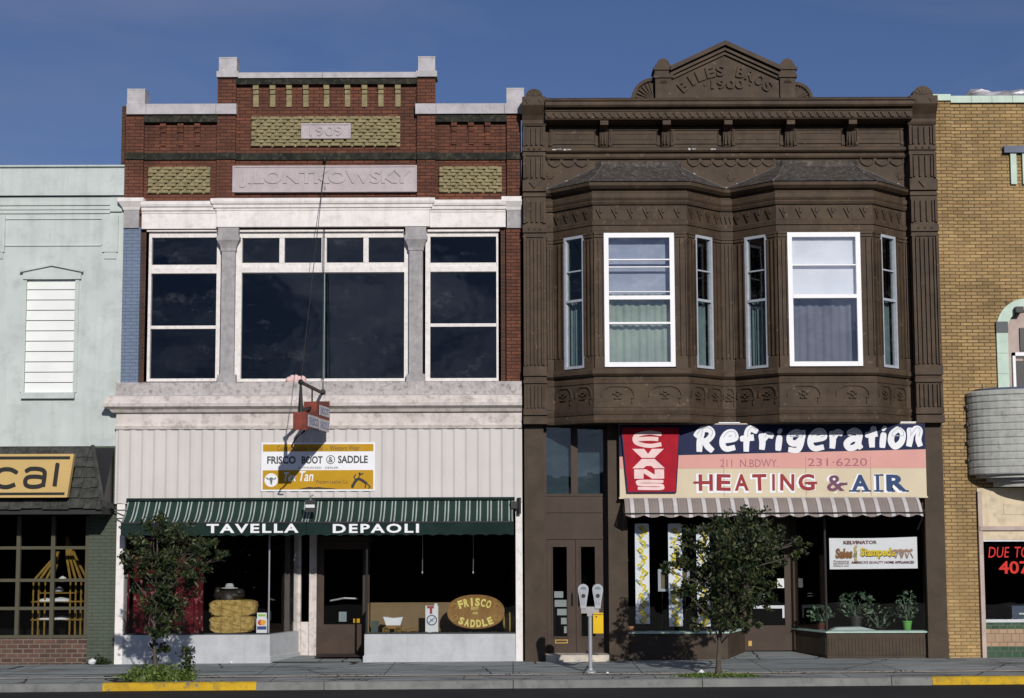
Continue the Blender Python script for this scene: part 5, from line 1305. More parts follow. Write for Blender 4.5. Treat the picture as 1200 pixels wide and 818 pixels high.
for n_, (fa, fb, uw, kind) in enumerate(((f1[0], f1[1], (708, 790.5), 'left'), (f2[0], f2[1], (923.5, 1009), 'right'))):
    A, B, C_, D_ = (fa - cw_, 0), (fa, -D), (fb, -D), (fb + cw_, 0)
    s0, s1 = X(uw[0], 350, -D) - fa, X(uw[1], 350, -D) - fa
    Lf = fb - fa; Ls = math.hypot(cw_, D)
    post(B, C_, 0.012, s0 - 0.004); post(B, C_, s1 + 0.004, Lf - 0.012)
    z0, z1 = zu0 + 0.015, zu1 - 0.005
    mid = z0 + (z1 - z0) * (0.515 if kind == 'left' else 0.52)
    rails = [(mid, 0.07, 0.010)]
    if kind == 'left': rails += [(z0 + (z1 - z0) * 0.80, 0.022, -0.01), (z0 + (z1 - z0) * 0.745, 0.018, -0.02), (z0 + (z1 - z0) * 0.325, 0.035, 0.0), (z0 + (z1 - z0) * 0.56, 0.014, -0.02)]
    else: rails += [(z0 + (z1 - z0) * 0.755, 0.022, -0.01)]
    window(b2, B, C_, s0, s1, z0, z1, 0.05, 0.085, rails, (), 0.10, M['brightwhite'], M['bayglass'], backing=shade_backing(kind, s0, s1, z0, z1))
    # side lights on the canted facets
    for p, q, (sa, sb) in ((A, B, (0.27, 0.78)), (C_, D_, (0.22, 0.73))):
        post(p, q, 0.02, sa * Ls - 0.004); post(p, q, sb * Ls + 0.004, Ls - 0.012)
        rl = [(z0 + (z1 - z0) * 0.51, 0.045, 0.0), (z0 + (z1 - z0) * 0.735, 0.025, -0.02)]
        window(b2, p, q, sa * Ls, sb * Ls, z0 + 0.0, z1, 0.02, 0.05, rl, (), 0.09, M['alu'], M['glass'], backing=shade_backing('side', sa * Ls, sb * Ls, z0, z1))
for a, b in ((planS[0], planS[1]), (planS[4], planS[5]), (planS[8], planS[9])):
    Lw = b[0] - a[0]
    if Lw > 0.03:
        o0, o1 = (0.03, 0.0) if a == planS[0] else ((0.0, 0.03) if b == planS[9] else (0.0, 0.0))
        post(a, b, o0 + 0.01, Lw - o1 - 0.01, 0.0, max(1, int(Lw / 0.07)))
# bay roofs: slate, swept up to the wall
for fa, fb, ut in ((f1[0], f1[1], (701, 795)), (f2[0], f2[1], (913, 1003))):
    e = 0.165; zr0, zr2 = zv(215) + 0.012, Z(190, 0.0, 850); zr1 = zr0 + (zr2 - zr0) * 0.34
    k_ = math.tan(math.pi / 8)
    o0 = [(fa - cw_ - e * 1.3, 0.018), (fa - e * k_, -D - e), (fb + e * k_, -D - e), (fb + cw_ + e * 1.3, 0.018)]
    xa, xb = X(ut[0], 190), X(ut[1], 190)
    o2 = [(xa - 0.05, 0.018), (xa + 0.05, -0.10), (xb - 0.05, -0.10), (xb + 0.05, 0.018)]
    o1 = [(p[0] * 0.5 + q[0] * 0.5, p[1] * 0.56 + q[1] * 0.44) for p, q in zip(o0, o2)]
    o1[0] = (o1[0][0] - 0.05, 0.018); o1[3] = (o1[3][0] + 0.05, 0.018)
    mb = MB(); vs = [(x_, y_, z_) for ring, z_ in ((o0, zr0), (o1, zr1), (o2, zr2 - 0.10), (o2, zr2)) for x_, y_ in ring]
    vs += [(xa, 0.018, zr2 + 0.03), (xb, 0.018, zr2 + 0.03)]
    fs = [(r * 4 + j, r * 4 + j + 1, r * 4 + 5 + j, r * 4 + 4 + j) for r in range(3) for j in range(3)] + [(12, 13, 16), (13, 14, 17, 16), (14, 15, 17), (0, 3, 2, 1)]
    mb.add(vs, fs)
    ro = mb.build('bay_roof', M['slate'], b2)
    M['chipped'] = paint('chipped_flashing', (0.10, 0.09, 0.085), None, 4, 0.6, chips=(0.5, 0.52, 0.52), chip_lo=0.60)
    for i0, i1, i2 in ((0, 4, 8), (1, 5, 9), (2, 6, 10), (3, 7, 11)): fl = MB(); fl.tube([vs[i0], vs[i1], vs[i2]], 0.018, 5); fl.build('hip_flashing', M['chipped'], ro)
# swagged wall between the bay roofs and the bracket course
sw = MB(); zt = Z(187.5)
for u0, u1 in ((642, 690), (806, 908), (1008, 1060)):
    n_ = max(2, round((u1 - u0) / 15)); a, b = X(u0, 192), X(u1, 192)
    for k in range(n_):
        c_ = a + (b - a) * (k + 0.5) / n_; r = (b - a) / n_ * 0.46
        sw.ribbon(smooth([(c_ - r, zt), (c_ - r * 0.8, zt - 0.07), (c_, zt - 0.12), (c_ + r * 0.8, zt - 0.07), (c_ + r, zt)], 4), 0.035, fm(0.02), 0.032)
for u, v in ((857, 208), (645, 205), (1056, 206)):
    cx_, cz_ = P(u, v)
    for k in range(6):
        t = k * math.pi / 3; sw.ribbon([(cx_, cz_), (cx_ + 0.075 * math.cos(t), cz_ + 0.075 * math.sin(t))], [0.025, 0.05], fm(0.02), 0.015 + 0.001 * k)
sw.build('swag_ornament', BR, b2)
# string courses under the panels
xw0, xw1 = X(640, 180), X(1062, 180)
mb = MB(); mb.ex_x([(0.1, z(186)), (-0.03, z(186)), (-0.05, z(184)), (-0.05, z(181)), (-0.01, z(179.6)), (0.1, z(179.6))], xw0, xw1); mb.build('string_course', BR, b2)
mb = MB(); mb.ex_x([(0.1, z(178.8)), (-0.06, z(178.8)), (-0.09, z(177)), (-0.09, z(174.5)), (-0.05, z(173)), (0.1, z(173))], xw0, xw1); mb.build('string_course', M['brownedge'], b2)
pt = MB()
for u0, u1 in ((647, 669), (806, 815), (832, 838)):                        # bare patches where the paint has come off
    x0, x1 = X(u0, 176), X(u1, 176); x = x0
    while x < x1:
        w_ = random.uniform(0.04, 0.09); pt.box(x, min(x + w_, x1), -0.0935, -0.0902, z(177) + random.uniform(0, 0.02), z(174.7) - random.uniform(0, 0.015)); x += w_ + random.uniform(0.01, 0.06)
pt.build('bare_patch', paint('bare_pale_metal', (0.62, 0.60, 0.62), (0.4, 0.38, 0.4), 12, 0.6, dirt=(0.12, 0.09, 0.07), dirt_amt=0.9), b2)
# sunk panels and brackets
ub = [707, 779.5, 851, 923.5, 995.5]
edges = [640] + ub + [1062]
zp0, zp1 = z(172.6), z(149)
for k in range(6):
    a = X(edges[k], 160) + (0.10 if k else 0.06); b = X(edges[k + 1], 160) - (0.10 if k < 5 else 0.06)
    mb = MB(); t = 0.03
    mb.box(a, b, -0.02, 0.03, zp0, zp1)
    a2, b2_, c2, d2 = a + 0.03, b - 0.03, zp0 + 0.06, zp1 - 0.035
    pn = mb.build('frieze_panel', BR, b2)
    r = MB()
    for q in ((a2, b2_, d2 - t, d2), (a2, b2_, c2, c2 + t), (a2, a2 + t, c2 + t, d2 - t), (b2_ - t, b2_, c2 + t, d2 - t)): r.box(q[0], q[1], -0.045, -0.0195, q[2], q[3])
    for xx in (a2, b2_):
        for zz in (c2, d2): r.box(xx - 0.03, xx + 0.03, -0.052, -0.019, zz - 0.03, zz + 0.03)
    for q in ((a2 + 0.09, b2_ - 0.09, d2 - 0.10, d2 - 0.085), (a2 + 0.09, b2_ - 0.09, c2 + 0.085, c2 + 0.10)): r.box(q[0], q[1], -0.03, -0.0195, q[2], q[3])
    r.build('panel_moulding', BR, pn)
for u in ub:
    x_ = X(u, 158); mb = MB(); w_ = 0.075; zt, zb = z(146), z(172.7)
    mb.ex_x([(0.03, zb), (-0.06, zb), (-0.10, zb + 0.12), (-0.13, zt - 0.16), (-0.20, zt - 0.12), (-0.36, zt - 0.08), (-0.36, zt), (0.03, zt)], x_ - w_, x_ + w_)
    br = mb.build('bracket', BR, b2)
    g = MB()
    for s in (-0.03, 0.03): g.box(x_ + s - 0.012, x_ + s + 0.012, -0.135, -0.09, zb + 0.04, zt - 0.2)
    g.build('bracket_fillet', BR, br)
# main cornice
cx0, cx1 = X(638.5, 125), X(1063.5, 125)
mb = MB(); mb.ex_x([(0.3, z(148)), (-0.02, z(148)), (-0.35, Z(140.5, -0.35)), (-0.37, Z(138.5, -0.37)), (-0.37, Z(131, -0.37)), (-0.39, Z(130.5, -0.39)), (-0.39, Z(129.5, -0.39)), (-0.36, Z(128.8, -0.36)), (0.3, Z(128.8, -0.3))], cx0, cx1); mb.build('cornice_frieze', BR, b2)
g = MB(); n_ = 46; zz0, zz1 = Z(137.8, -0.37), Z(132.2, -0.37)
for k in range(n_):
    c_ = cx0 + (cx1 - cx0) * (k + 0.5) / n_; h_ = (cx1 - cx0) / n_ * 0.42
    g.ribbon([(c_ - h_, zz1), (c_ - h_ * 0.3, zz0 + 0.01), (c_ + h_ * 0.3, zz0 + 0.01), (c_ + h_, zz1)], 0.024, fm(-0.37), 0.026)
g.build('bead_ornament', BR, b2)
mb = MB(); mb.ex_x([(0.3, Z(128.6, -0.3)), (-0.36, Z(128.6, -0.36)), (-0.38, Z(127.4, -0.38)), (-0.46, Z(125.5, -0.46)), (-0.49, Z(123, -0.49)), (-0.49, Z(119.5, -0.49)), (-0.52, Z(117.6, -0.52)), (-0.52, Z(116.8, -0.52)), (-0.3, Z(115.2, -0.3)), (0.3, Z(115, 0.3))], cx0, cx1); mb.build('main_cornice', M['brownedge'], b2)
# corner pilasters
for xa, xb in ((xpl0, xpl1), (xpr0, xpr1)):
    w_ = xb - xa; c_ = (xa + xb) / 2
    y0 = -0.19
    mb = MB(); mb.box(xa, xb, y0, 0.3, zband, z(148)); pil = mb.build('corner_pilaster', BR, b2)
    g = MB()
    def strip(va, vb, n_, yy=y0):
        for k in range(n_):
            t = xa + w_ * (0.17 + 0.66 * k / (n_ - 1)); g.box(t - 0.016, t + 0.016, yy - 0.042, yy + 0.001, z(vb), z(va))
        for t in (xa, xb - 0.05): g.box(t + 0.001, t + 0.049, yy - 0.045, yy + 0.002, z(vb) - 0.02, z(va) + 0.02)
    strip(152, 172, 4); strip(186, 210, 4); strip(238, 262, 4); strip(281, 428, 5); strip(452, 478, 5)
    g.build('flute', BR, pil)
    def ring(va, vb, pr):
        g = MB(); g.box(xa - 0.012, xb + 0.012, y0 - pr, 0.1, z(vb), z(va)); g.build('pilaster_band', M['brownedge'], pil)
    for va, vb, pr in ((174, 179, 0.035), (182, 184.5, 0.03), (213, 226, 0.05), (229, 232, 0.03), (266, 274, 0.04), (277, 279.5, 0.03), (430, 441, 0.045), (446, 449.5, 0.04), (479, 486.5, 0.035), (488, 497, 0.06)): ring(va, vb, pr)
    for k in range(3):
        for zz in (z(270), z(176.5)): g = MB(); g.ball((xa + w_ * (0.25 + 0.25 * k), y0 - 0.042, zz), 0.024, 0.024, 0.024, 6); g.build('stud', BR, pil)
    g = MB(); g.prism([(c_ - 0.10, y0 - 0.05, z(216)), (c_ + 0.10, y0 - 0.05, z(216)), (c_, y0 - 0.05, z(223.5))], (0, -0.03, 0))
    g.build('drop_ornament', BR, pil)
    cpt = MB(); zt1, zt2, zt3 = z(147), z(132), z(126)
    cpt.ex_x([(0.3, z(150)), (y0 - 0.03, z(150)), (y0 - 0.05, zt1), (y0 - 0.05, zt1 + 0.06), (y0 - 0.09, zt1 + 0.14), (y0 - 0.20, zt2 + 0.02), (y0 - 0.23, zt2 + 0.06), (y0 - 0.23, zt3), (y0 - 0.22, Z(112, y0 - 0.3) ), (0.3, Z(112, y0 - 0.3))], xa - 0.015, xb + 0.015)
    cc = cpt.build('pilaster_cap', BR, pil)
    zb_ = Z(112, y0 - 0.3); r = w_ * 0.39
    sh = MB(); sh.ex_y([(c_ + r * math.cos(t), zb_ + r * math.sin(t)) for t in [k * math.pi / 14 for k in range(15)]], y0 - 0.17, y0 + 0.1)
    for k in range(1, 6):
        t = k * math.pi / 6; sh.ribbon([(c_ + 0.03 * math.cos(t), zb_ + 0.03 * math.sin(t)), (c_ + r * 0.93 * math.cos(t), zb_ + r * 0.93 * math.sin(t))], [0.012, 0.03], fm(y0 - 0.17), 0.008)
    for s in (-1, 1): sh.prism([(c_ + s * w_ * 0.3 - 0.05, y0 - 0.224, zb_ - 0.06), (c_ + s * w_ * 0.3 + 0.05, y0 - 0.224, zb_ - 0.06), (c_ + s * w_ * 0.3, y0 - 0.224, zb_ - 0.13)], (0, -0.02, 0))
    sh.build('shell_finial', BR, cc)
# gabled crest
yp = -0.30
zc = lambda v: Z(v, yp, 850)
pb = zc(116.5)
PXx = lambda u, v=90: X(u, v, yp)
mb = MB()
mb.ex_y([(PXx(786), pb), (PXx(914), pb), (PXx(914), zc(84)), (PXx(849.5), zc(58)), (PXx(786), zc(84))], yp, 0.1)
ga = mb.build('gable', BR, b2)
gm = MB()
for off, w1, yy in ((0.0, 0.085, -0.17), (0.115, 0.055, -0.10), (0.19, 0.05, -0.05)):
    for (ua, va, ubb, vb) in ((785, 79.5, 849.5, 50), (849.5, 50, 914, 79.5)):
        a = Vector((PXx(ua), zc(va) - off)); b = Vector((PXx(ubb), zc(vb) - off))
        gm.ex_y([(a.x, a.y), (b.x, b.y), (b.x, b.y - w1), (a.x, a.y - w1)], yp + yy, 0.08 - off * 0.02)
gm.build('gable_moulding', M['brownedge'], ga)
tx = MB(); fcx, fcz = PXx(850), zc(83) - 1.20
arc('BILES BROS', fcx, fcz, 1.20, -0.72, 0.72, 0.21, 0.155, tx, fm(yp), 0.04, 0.03)
tx.text('1900', PXx(833), PXx(872), zc(104.5), zc(93.5), fm(yp), 0.04, 0.03)
for u in (826, 879): tx.box(PXx(u) - 0.02, PXx(u) + 0.02, yp - 0.025, yp, zc(99.5) - 0.02, zc(99.5) + 0.02)
tx.build('raised_lettering', BR, ga)
for ua, ubb, in ((767.5, 786.5), (913.5, 931.5)):
    a, b = PXx(ua), PXx(ubb); c_ = (a + b) / 2; y_ = yp - 0.06
    mb = MB(); mb.box(a, b, y_, 0.1, pb - 0.001, zc(92)); mb.box(a - 0.03, b + 0.03, y_ - 0.035, 0.12, zc(92), zc(88.5)); mb.box(a - 0.01, b + 0.01, y_ - 0.01, 0.11, zc(88.5), zc(83)); mb.box(a - 0.035, b + 0.035, y_ - 0.04, 0.12, zc(83), zc(79.8)); mb.box(a + 0.01, b - 0.01, y_, 0.1, zc(79.8), zc(76))
    po = mb.build('crest_post', BR, b2)
    r = (b - a) * 0.40; t_ = MB(); t_.ex_y([(c_ + r * math.cos(t), zc(76.3) + r * math.sin(t)) for t in [k * math.pi / 12 for k in range(13)]], y_ + 0.02, 0.08)
    for k in range(5): t_.ball((c_ - 0.05 + 0.025 * k, y_ - 0.005, zc(97) + 0.02 * (k % 2)), 0.02, 0.02, 0.03, 5)
    t_.build('post_finial', BR, po)
for uc, s, ue in ((767, -1, 741.5), (932, 1, 951.5)):
    xc_, xe = PXx(uc, 110), PXx(ue, 112); r = abs(xe - xc_); hh = zc(92) - pb
    pts = [(xc_ + s * r * math.sin(t), pb + min(hh, r) * math.cos(t)) for t in [k * math.pi / 20 for k in range(11)]]
    mb = MB(); mb.ex_y([(xc_, pb)] + pts, yp + 0.08, 0.1); fo = mb.build('shell_fan', BR, b2)
    g = MB(); g.ribbon(pts, 0.06, fm(yp + 0.08), 0.06, caps=False)
    for k in range(1, 7):
        t = k * math.pi / 14; g.ribbon([(xc_ + s * 0.05 * math.sin(t), pb + 0.05 * math.cos(t)), (xc_ + s * (r - 0.05) * math.sin(t), pb + (min(hh, r) - 0.05) * math.cos(t))], [0.012, 0.04], fm(yp + 0.08), 0.03 + 0.001 * k, caps=False)
    g.build('fan_ribs', BR, fo)

# ------------------------------------------------------------------ ground floor of the brown building
LO = M['brownlow']
zl = zband
gb2 = gz(5) - 0.15
a0, a1 = XB2L + 0.004, X(637.5, 640)
xp0, xp1 = X(713, 640), X(735.5, 640)
xr0_, xr1_ = X(1084.5, 640), X(1110, 700) - 0.01
xr1_ = XB2R - 0.0
def b2box(name, m, *bs, parent=None):
    mb = MB()
    for b in bs: mb.box(*b)
    return mb.build(name, m, parent or b2)
b2box('ground_floor_pier', LO, (a0, a1, -0.05, 0.3, gb2, zl))
b2box('ground_floor_pier', LO, (xp0, xp1, -0.02, 0.3, gb2, zl))
b2box('ground_floor_pier', LO, (xr0_, xr1_, -0.05, 0.3, gb2, zl))
b2box('pier_base', LO, (a0 - 0.003, a1 + 0.015, -0.075, 0.3, gb2, Z(742, 0, 625)))
b2box('pier_base', LO, (xr0_ - 0.02, xr1_ + 0.003, -0.08, 0.3, gb2, Z(741, 0, 1097)))
b2box('shop_lintel', LO, (a0 + 0.2, xr1_ - 0.2, 0.0, 0.4, zl - 0.01, zl + 0.16), (xp1, xr0_, 0.02, 0.3, Z(600), zl))
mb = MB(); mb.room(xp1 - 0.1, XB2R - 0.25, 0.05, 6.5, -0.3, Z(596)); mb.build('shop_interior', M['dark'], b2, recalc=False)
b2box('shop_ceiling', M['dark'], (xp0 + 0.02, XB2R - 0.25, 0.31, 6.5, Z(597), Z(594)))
# left doorway with double doors and two transom lights
yd2 = 0.32
dl0, dl1, dz0, dz1 = rc(637.5, 632, 709, 766, yd2); dz0 = 0.13
b2box('door_step', M['edge'], (a1 + 0.02, xp0 - 0.02, -0.28, yd2, gb2, 0.125))
b2box('door_recess', LO, (a1 - 0.04, a1, 0.29, 0.8, 0.1, zl), (xp0, xp0 + 0.04, 0.29, 0.8, 0.1, zl))
b2box('door_frame', M['door'], (a1, a1 + 0.06, yd2 - 0.03, yd2 + 0.1, 0.12, zl), (X(708, 640, yd2), xp0 - 0.0, yd2 - 0.03, yd2 + 0.1, 0.12, zl))
fr0, fr1 = a1 + 0.06, X(708, 640, yd2)
b2box('transom_panel', M['door'], (fr0, fr1, yd2, yd2 + 0.08, dz1 + 0.02, Z(581, yd2)), (fr0, fr1, yd2 - 0.02, yd2 - 0.0005, Z(601, yd2), Z(598.5, yd2)), (fr0, fr1, yd2 - 0.025, yd2 - 0.0005, Z(632, yd2), Z(629.5, yd2)))
zt0, zt1 = Z(580.5, yd2), zl
xm0, xm1 = X(669, 540, yd2), X(677, 540, yd2)
b2box('transom_mullion', M['door'], (xm0, xm1, yd2 - 0.01, yd2 + 0.08, zt0, zt1), (fr0, fr1, yd2 - 0.015, yd2 + 0.08, zt0 - 0.02, zt0 + 0.025))
for a, b in ((fr0, xm0), (xm1, fr1)):
    mb = MB(); mb.box(a, b, yd2 + 0.03, yd2 + 0.036, zt0, zt1); tg = mb.build('transom_pane', M['glass'], b2)
    mb = MB(); mb.box(a, b, yd2 + 0.16, yd2 + 0.17, zt0 - 0.05, zt1); mb.build('transom_blind', M['transblind'] if 'transblind' in M else M.setdefault('transblind', paint('dusty_blue_blind', (0.062, 0.085, 0.105), (0.045, 0.062, 0.08), 3, 0.9)), tg)
dm = (fr0 + fr1) / 2
for s, (a, b) in enumerate(((fr0 + 0.004, dm - 0.004), (dm + 0.004, fr1 - 0.004))):
    gl0, gl1 = (X(648, 690, yd2), X(664.5, 690, yd2)) if s == 0 else (X(681, 690, yd2), X(697.5, 690, yd2))
    gz0, gz1 = Z(746, yd2), Z(641, yd2)
    mb = MB(); mb.box(a, gl0, yd2, yd2 + 0.05, dz0, dz1); mb.box(gl1, b, yd2, yd2 + 0.05, dz0, dz1); mb.box(gl0, gl1, yd2, yd2 + 0.05, dz0, gz0); mb.box(gl0, gl1, yd2, yd2 + 0.05, gz1, dz1)
    do = mb.build('entrance_door', M['door'], b2)
    mb = MB(); mb.box(gl0 - 0.005, gl1 + 0.005, yd2 + 0.02, yd2 + 0.026, gz0, gz1); mb.build('glass_pane', M['shopglass'], do)
    mb = MB()
    for q in ((gl0 - 0.025, gl0, gz0 - 0.025, gz1 + 0.025), (gl1, gl1 + 0.025, gz0 - 0.025, gz1 + 0.025), (gl0, gl1, gz1, gz1 + 0.025), (gl0, gl1, gz0 - 0.025, gz0)): mb.box(q[0], q[1], yd2 - 0.014, yd2 - 0.0005, q[2], q[3])
    mb.build('glazing_bead', M['door'], do)
    if s == 0:
        mb = MB(); xa, xb, za, zb = rc(650.5, 749.5, 665.5, 754, yd2 - 0.01); t = 0.018
        for q in ((xa, xb, zb - t, zb), (xa, xb, za, za + t), (xa, xa + t, za + t, zb - t), (xb - t, xb, za + t, zb - t)): mb.box(q[0], q[1], yd2 - 0.012, yd2 - 0.0005, q[2], q[3])
        mb.build('mail_slot', M['brass'], do)
    mb = MB(); hx_ = b - 0.06 if s == 0 else a + 0.06; mb.tube([(hx_, yd2 - 0.05, 1.0), (hx_, yd2 - 0.05, 1.22)], 0.012, 6); mb.box(hx_ - 0.02, hx_ + 0.02, yd2 - 0.012, yd2 - 0.0005, 0.98, 1.24); mb.build('door_handle', M['black'], do)
mb = MB(); mb.room(a1, xp0, yd2 + 0.05, 3, 0.1, zl); mb.build('hall_interior', M['dark'], b2, recalc=False)
for k, (u0, v0, u1, v1) in enumerate(((649.5, 693, 660, 700.5), (650, 703, 664, 711), (653, 713.5, 664.5, 721), (657.5, 724, 664.8, 731.5), (661, 734, 664.8, 742))):
    xa, xb, za, zb = rc(u0, v0, u1, v1, yd2 + 0.03); mb = MB(); mb.box(xa, xb, yd2 + 0.029, yd2 + 0.032, za, zb)
    M.setdefault('notice', paint('shaded_notice_paper', (0.30, 0.33, 0.32), None, 5, 0.8)); solo(mb, 'paper_notice', M['notice'], ('topmost', 'second from the top', 'middle', 'fourth from the top', 'lowest')[k] + ' paper notice of the five behind the narrow door glass', 'notice', ((xa + xb) / 2, yd2 + 0.029, za), 'paper notices behind the door glass')  # paper colour darkened to carry the shade behind the door glass
# shop front: displays, splayed entry, door
ZB2 = Z(740.5, 0.05, 900); ZG = Z(600)
yE = 1.25
dA, dB = X(872, 690, yE), X(929, 690, yE)
LL0, LL1 = xp1, X(852, 700, 0.05)
RR0, RR1 = X(968, 700, 0.05), xr0_
mb = MB()
mb.ex_z([(LL0 - 0.05, 0.03), (LL1, 0.03), (dA, yE), (dA - 0.12, yE), (LL1 - 0.1, 0.16), (LL0 - 0.05, 0.16)], gb2, ZB2 - 0.02)
mb.build('bulkhead', LO, b2)
mb = MB(); mb.ex_z([(dB, yE), (RR0, 0.03), (RR1 + 0.05, 0.03), (RR1 + 0.05, 0.16), (RR0 + 0.08, 0.16), (dB + 0.12, yE)], gb2, ZB2 - 0.02)
bo2 = mb.build('bulkhead', LO, b2)
g = MB()
x = RR0 + 0.02
while x < RR1 - 0.03: g.box(x, x + 0.05, 0.018, 0.0305, gz(6) + 0.06, ZB2 - 0.12); x += 0.062
L_ = math.hypot(RR0 - dB, yE - 0.03); s = 0.02
while s < L_ - 0.04: g.facet((dB, yE), (RR0, 0.03), s, s + 0.05, -0.0, 0.012, gz(6) + 0.06, ZB2 - 0.12); s += 0.062
g.build('bulkhead_board', LO, bo2)
g = MB(); g.sweep([(LL0, 0.03), (LL1, 0.03), (dA, yE)], [(-0.1, ZB2 - 0.022), (0.035, ZB2 - 0.022), (0.035, ZB2 + 0.004), (-0.1, ZB2 + 0.02)]); g.build('display_ledge', M['teal'], b2)
g = MB(); g.sweep([(dB, yE), (RR0, 0.03), (RR1, 0.03)], [(-0.1, ZB2 - 0.022), (0.035, ZB2 - 0.022), (0.035, ZB2 + 0.002), (-0.1, ZB2 + 0.02)]); g.build('display_ledge', M['teal'], b2)
mb = MB(); mb.ex_z([(LL0, 0.16), (LL1 - 0.1, 0.16), (dA - 0.12, yE), (dA - 0.12, 2.0), (LL0, 2.0)], ZB2 - 0.08, ZB2 - 0.015); mb.ex_z([(RR0 + 0.08, 0.16), (RR1, 0.16), (RR1, 2.0), (dB + 0.12, 2.0), (dB + 0.12, yE)], ZB2 - 0.08, ZB2 - 0.015); mb.build('display_floor', M['dark'], b2)
M['bronze'] = plain('dark_bronze_bar', (0.06, 0.06, 0.065), 0.4, 0.5)
for p, q, bar in (((LL0, 0.06), (LL1, 0.06), LL1), ((LL1, 0.06), (dA, yE), None), ((dB, yE), (RR0, 0.06), None), ((RR0, 0.06), (RR1, 0.06), RR0)):
    g = MB(); g.facet(p, q, 0.005, math.hypot(q[0] - p[0], q[1] - p[1]) - 0.008, -0.006, 0, ZB2, ZG); gp = g.build('display_window', M['shopglass'], b2)
    if bar: f = MB(); f.tube([(bar, 0.05, ZB2), (bar, 0.05, ZG)], 0.022, 8); f.build('corner_bar', M['bronze'], gp)
f = MB(); f.facet((dB, yE), (RR0, 0.06), 0.0, 0.09, -0.05, 0.035, ZB2 - 0.4, ZG); f.build('entry_post', M['door'], b2)
mb = MB(); mb.add([(LL1 - 0.05, 0.04, 0.025), (RR0 + 0.05, 0.04, 0.025), (dB + 0.1, yE + 0.1, 0.07), (dA - 0.1, yE + 0.1, 0.07)], [(0, 1, 2, 3)]); mb.build('entry_floor', M['walk'], b2, recalc=False)
zd0, zd1 = 0.09, ZG
ga, gbb, gc, gd = rc(880.5, 640, 919.5, 733, yE)
mb = MB(); mb.box(dA, ga, yE, yE + 0.05, zd0, zd1); mb.box(gbb, dB, yE, yE + 0.05, zd0, zd1); mb.box(ga, gbb, yE, yE + 0.05, zd0, gc); mb.box(ga, gbb, yE, yE + 0.05, gd, zd1)
sd_ = mb.build('shop_door', M['door'], b2)
mb = MB(); mb.box(ga, gbb, yE + 0.02, yE + 0.026, gc, gd); mb.build('glass_pane', M['shopglass'], sd_)
mb = MB(); a, b, c, d = rc(883, 709.5, 919, 713, yE - 0.05); mb.box(a, b, yE - 0.07, yE - 0.05, c, d); mb.box(b - 0.04, b, yE - 0.07, yE - 0.05, c - 0.18, c); mb.box(a, a + 0.03, yE - 0.06, yE + 0.0, c + 0.005, d - 0.005); mb.build('push_bar', M['metal'], sd_)
mb = MB(); a, b, c, d = rc(911, 678, 919, 689, yE); mb.box(a, b, yE + 0.012, yE + 0.017, c, d); mb.build('door_sticker', M['paper'], sd_)
mb = MB(); a, b, c, d = rc(895, 692, 903, 700, yE); mb.box(a, b, yE + 0.012, yE + 0.017, c, c + 0.02); mb.box(a, b, yE + 0.012, yE + 0.017, c + 0.05, c + 0.07); mb.build('door_sticker', M['alu'], sd_)
mb = MB(); a, b, c, d = rc(877, 751, 881, 757, yE); mb.box(a, b, yE - 0.01, yE - 0.0005, c, d); mb.build('kick_plate', M['brass'], sd_)
mb = MB(); a, b, c, d = rc(934, 642, 936.5, 737, yE - 0.1)

# ------------------------------------------------------------------ the big painted signboard
yS = -0.20
gx0, gx1 = X(726, 540, yS), X(1085, 540, yS)
sv = lambda v: Z(v, yS, 900)
sgz0, sgz1 = sv(582), sv(496)
rs = thing('painted_signboard', 'large painted refrigeration and heating signboard with a red panel under the bays', 'sign', ((gx0 + gx1) / 2, yS, sgz0))
mb = MB(); mb.box(gx0, gx1, yS + 0.001, yS + 0.10, sgz0, sgz1); mb.box(gx0 + 0.3, gx0 + 0.4, yS + 0.10, 0.019, sgz0 + 0.1, sgz1 - 0.1); mb.box(gx1 - 0.4, gx1 - 0.3, yS + 0.10, 0.02, sgz0 + 0.1, sgz1 - 0.1); mb.build('backing_board', M['beige'], rs)
su = lambda u, v=540: X(u, v, yS)
fS = lambda k: fm(yS - 0.0015 * k)
mb = MB(); mb.ex_y([(gx0, sv(534.5)), (gx1, sv(527)), (gx1, sgz1 - 0.02), (gx0, sgz1 - 0.02)], yS - 0.004, yS); mb.build('navy_band', M['navy'], rs)
mb = MB(); mb.ex_y([(gx0, sv(548.5)), (gx1, sv(549)), (gx1, sv(527) - 0.004), (gx0, sv(534.5) - 0.004)], yS - 0.004, yS); mb.build('pink_band', M['pinkpaint'], rs)
mb = MB()
for u in (848, 944, 1020): mb.box(su(u) - 0.003, su(u) + 0.003, yS - 0.0046, yS - 0.0041, sgz0 + 0.01, sv(535.5))
mb.build('board_joint', M['mauve'], rs)
mb = MB(); mb.box(gx0 - 0.015, gx1 + 0.015, yS - 0.012, yS + 0.1, sgz0 - 0.03, sgz0); mb.build('lower_trim', M['beige'], rs)
mb = MB(); mb.box(su(842, 497), su(867, 497), yS - 0.02, yS + 0.1, sgz1, sgz1 + 0.02); mb.box(su(1055, 497), su(1083, 497), yS - 0.02, yS + 0.1, sgz1, sgz1 + 0.02); mb.build('top_flashing', M['metal'], rs)
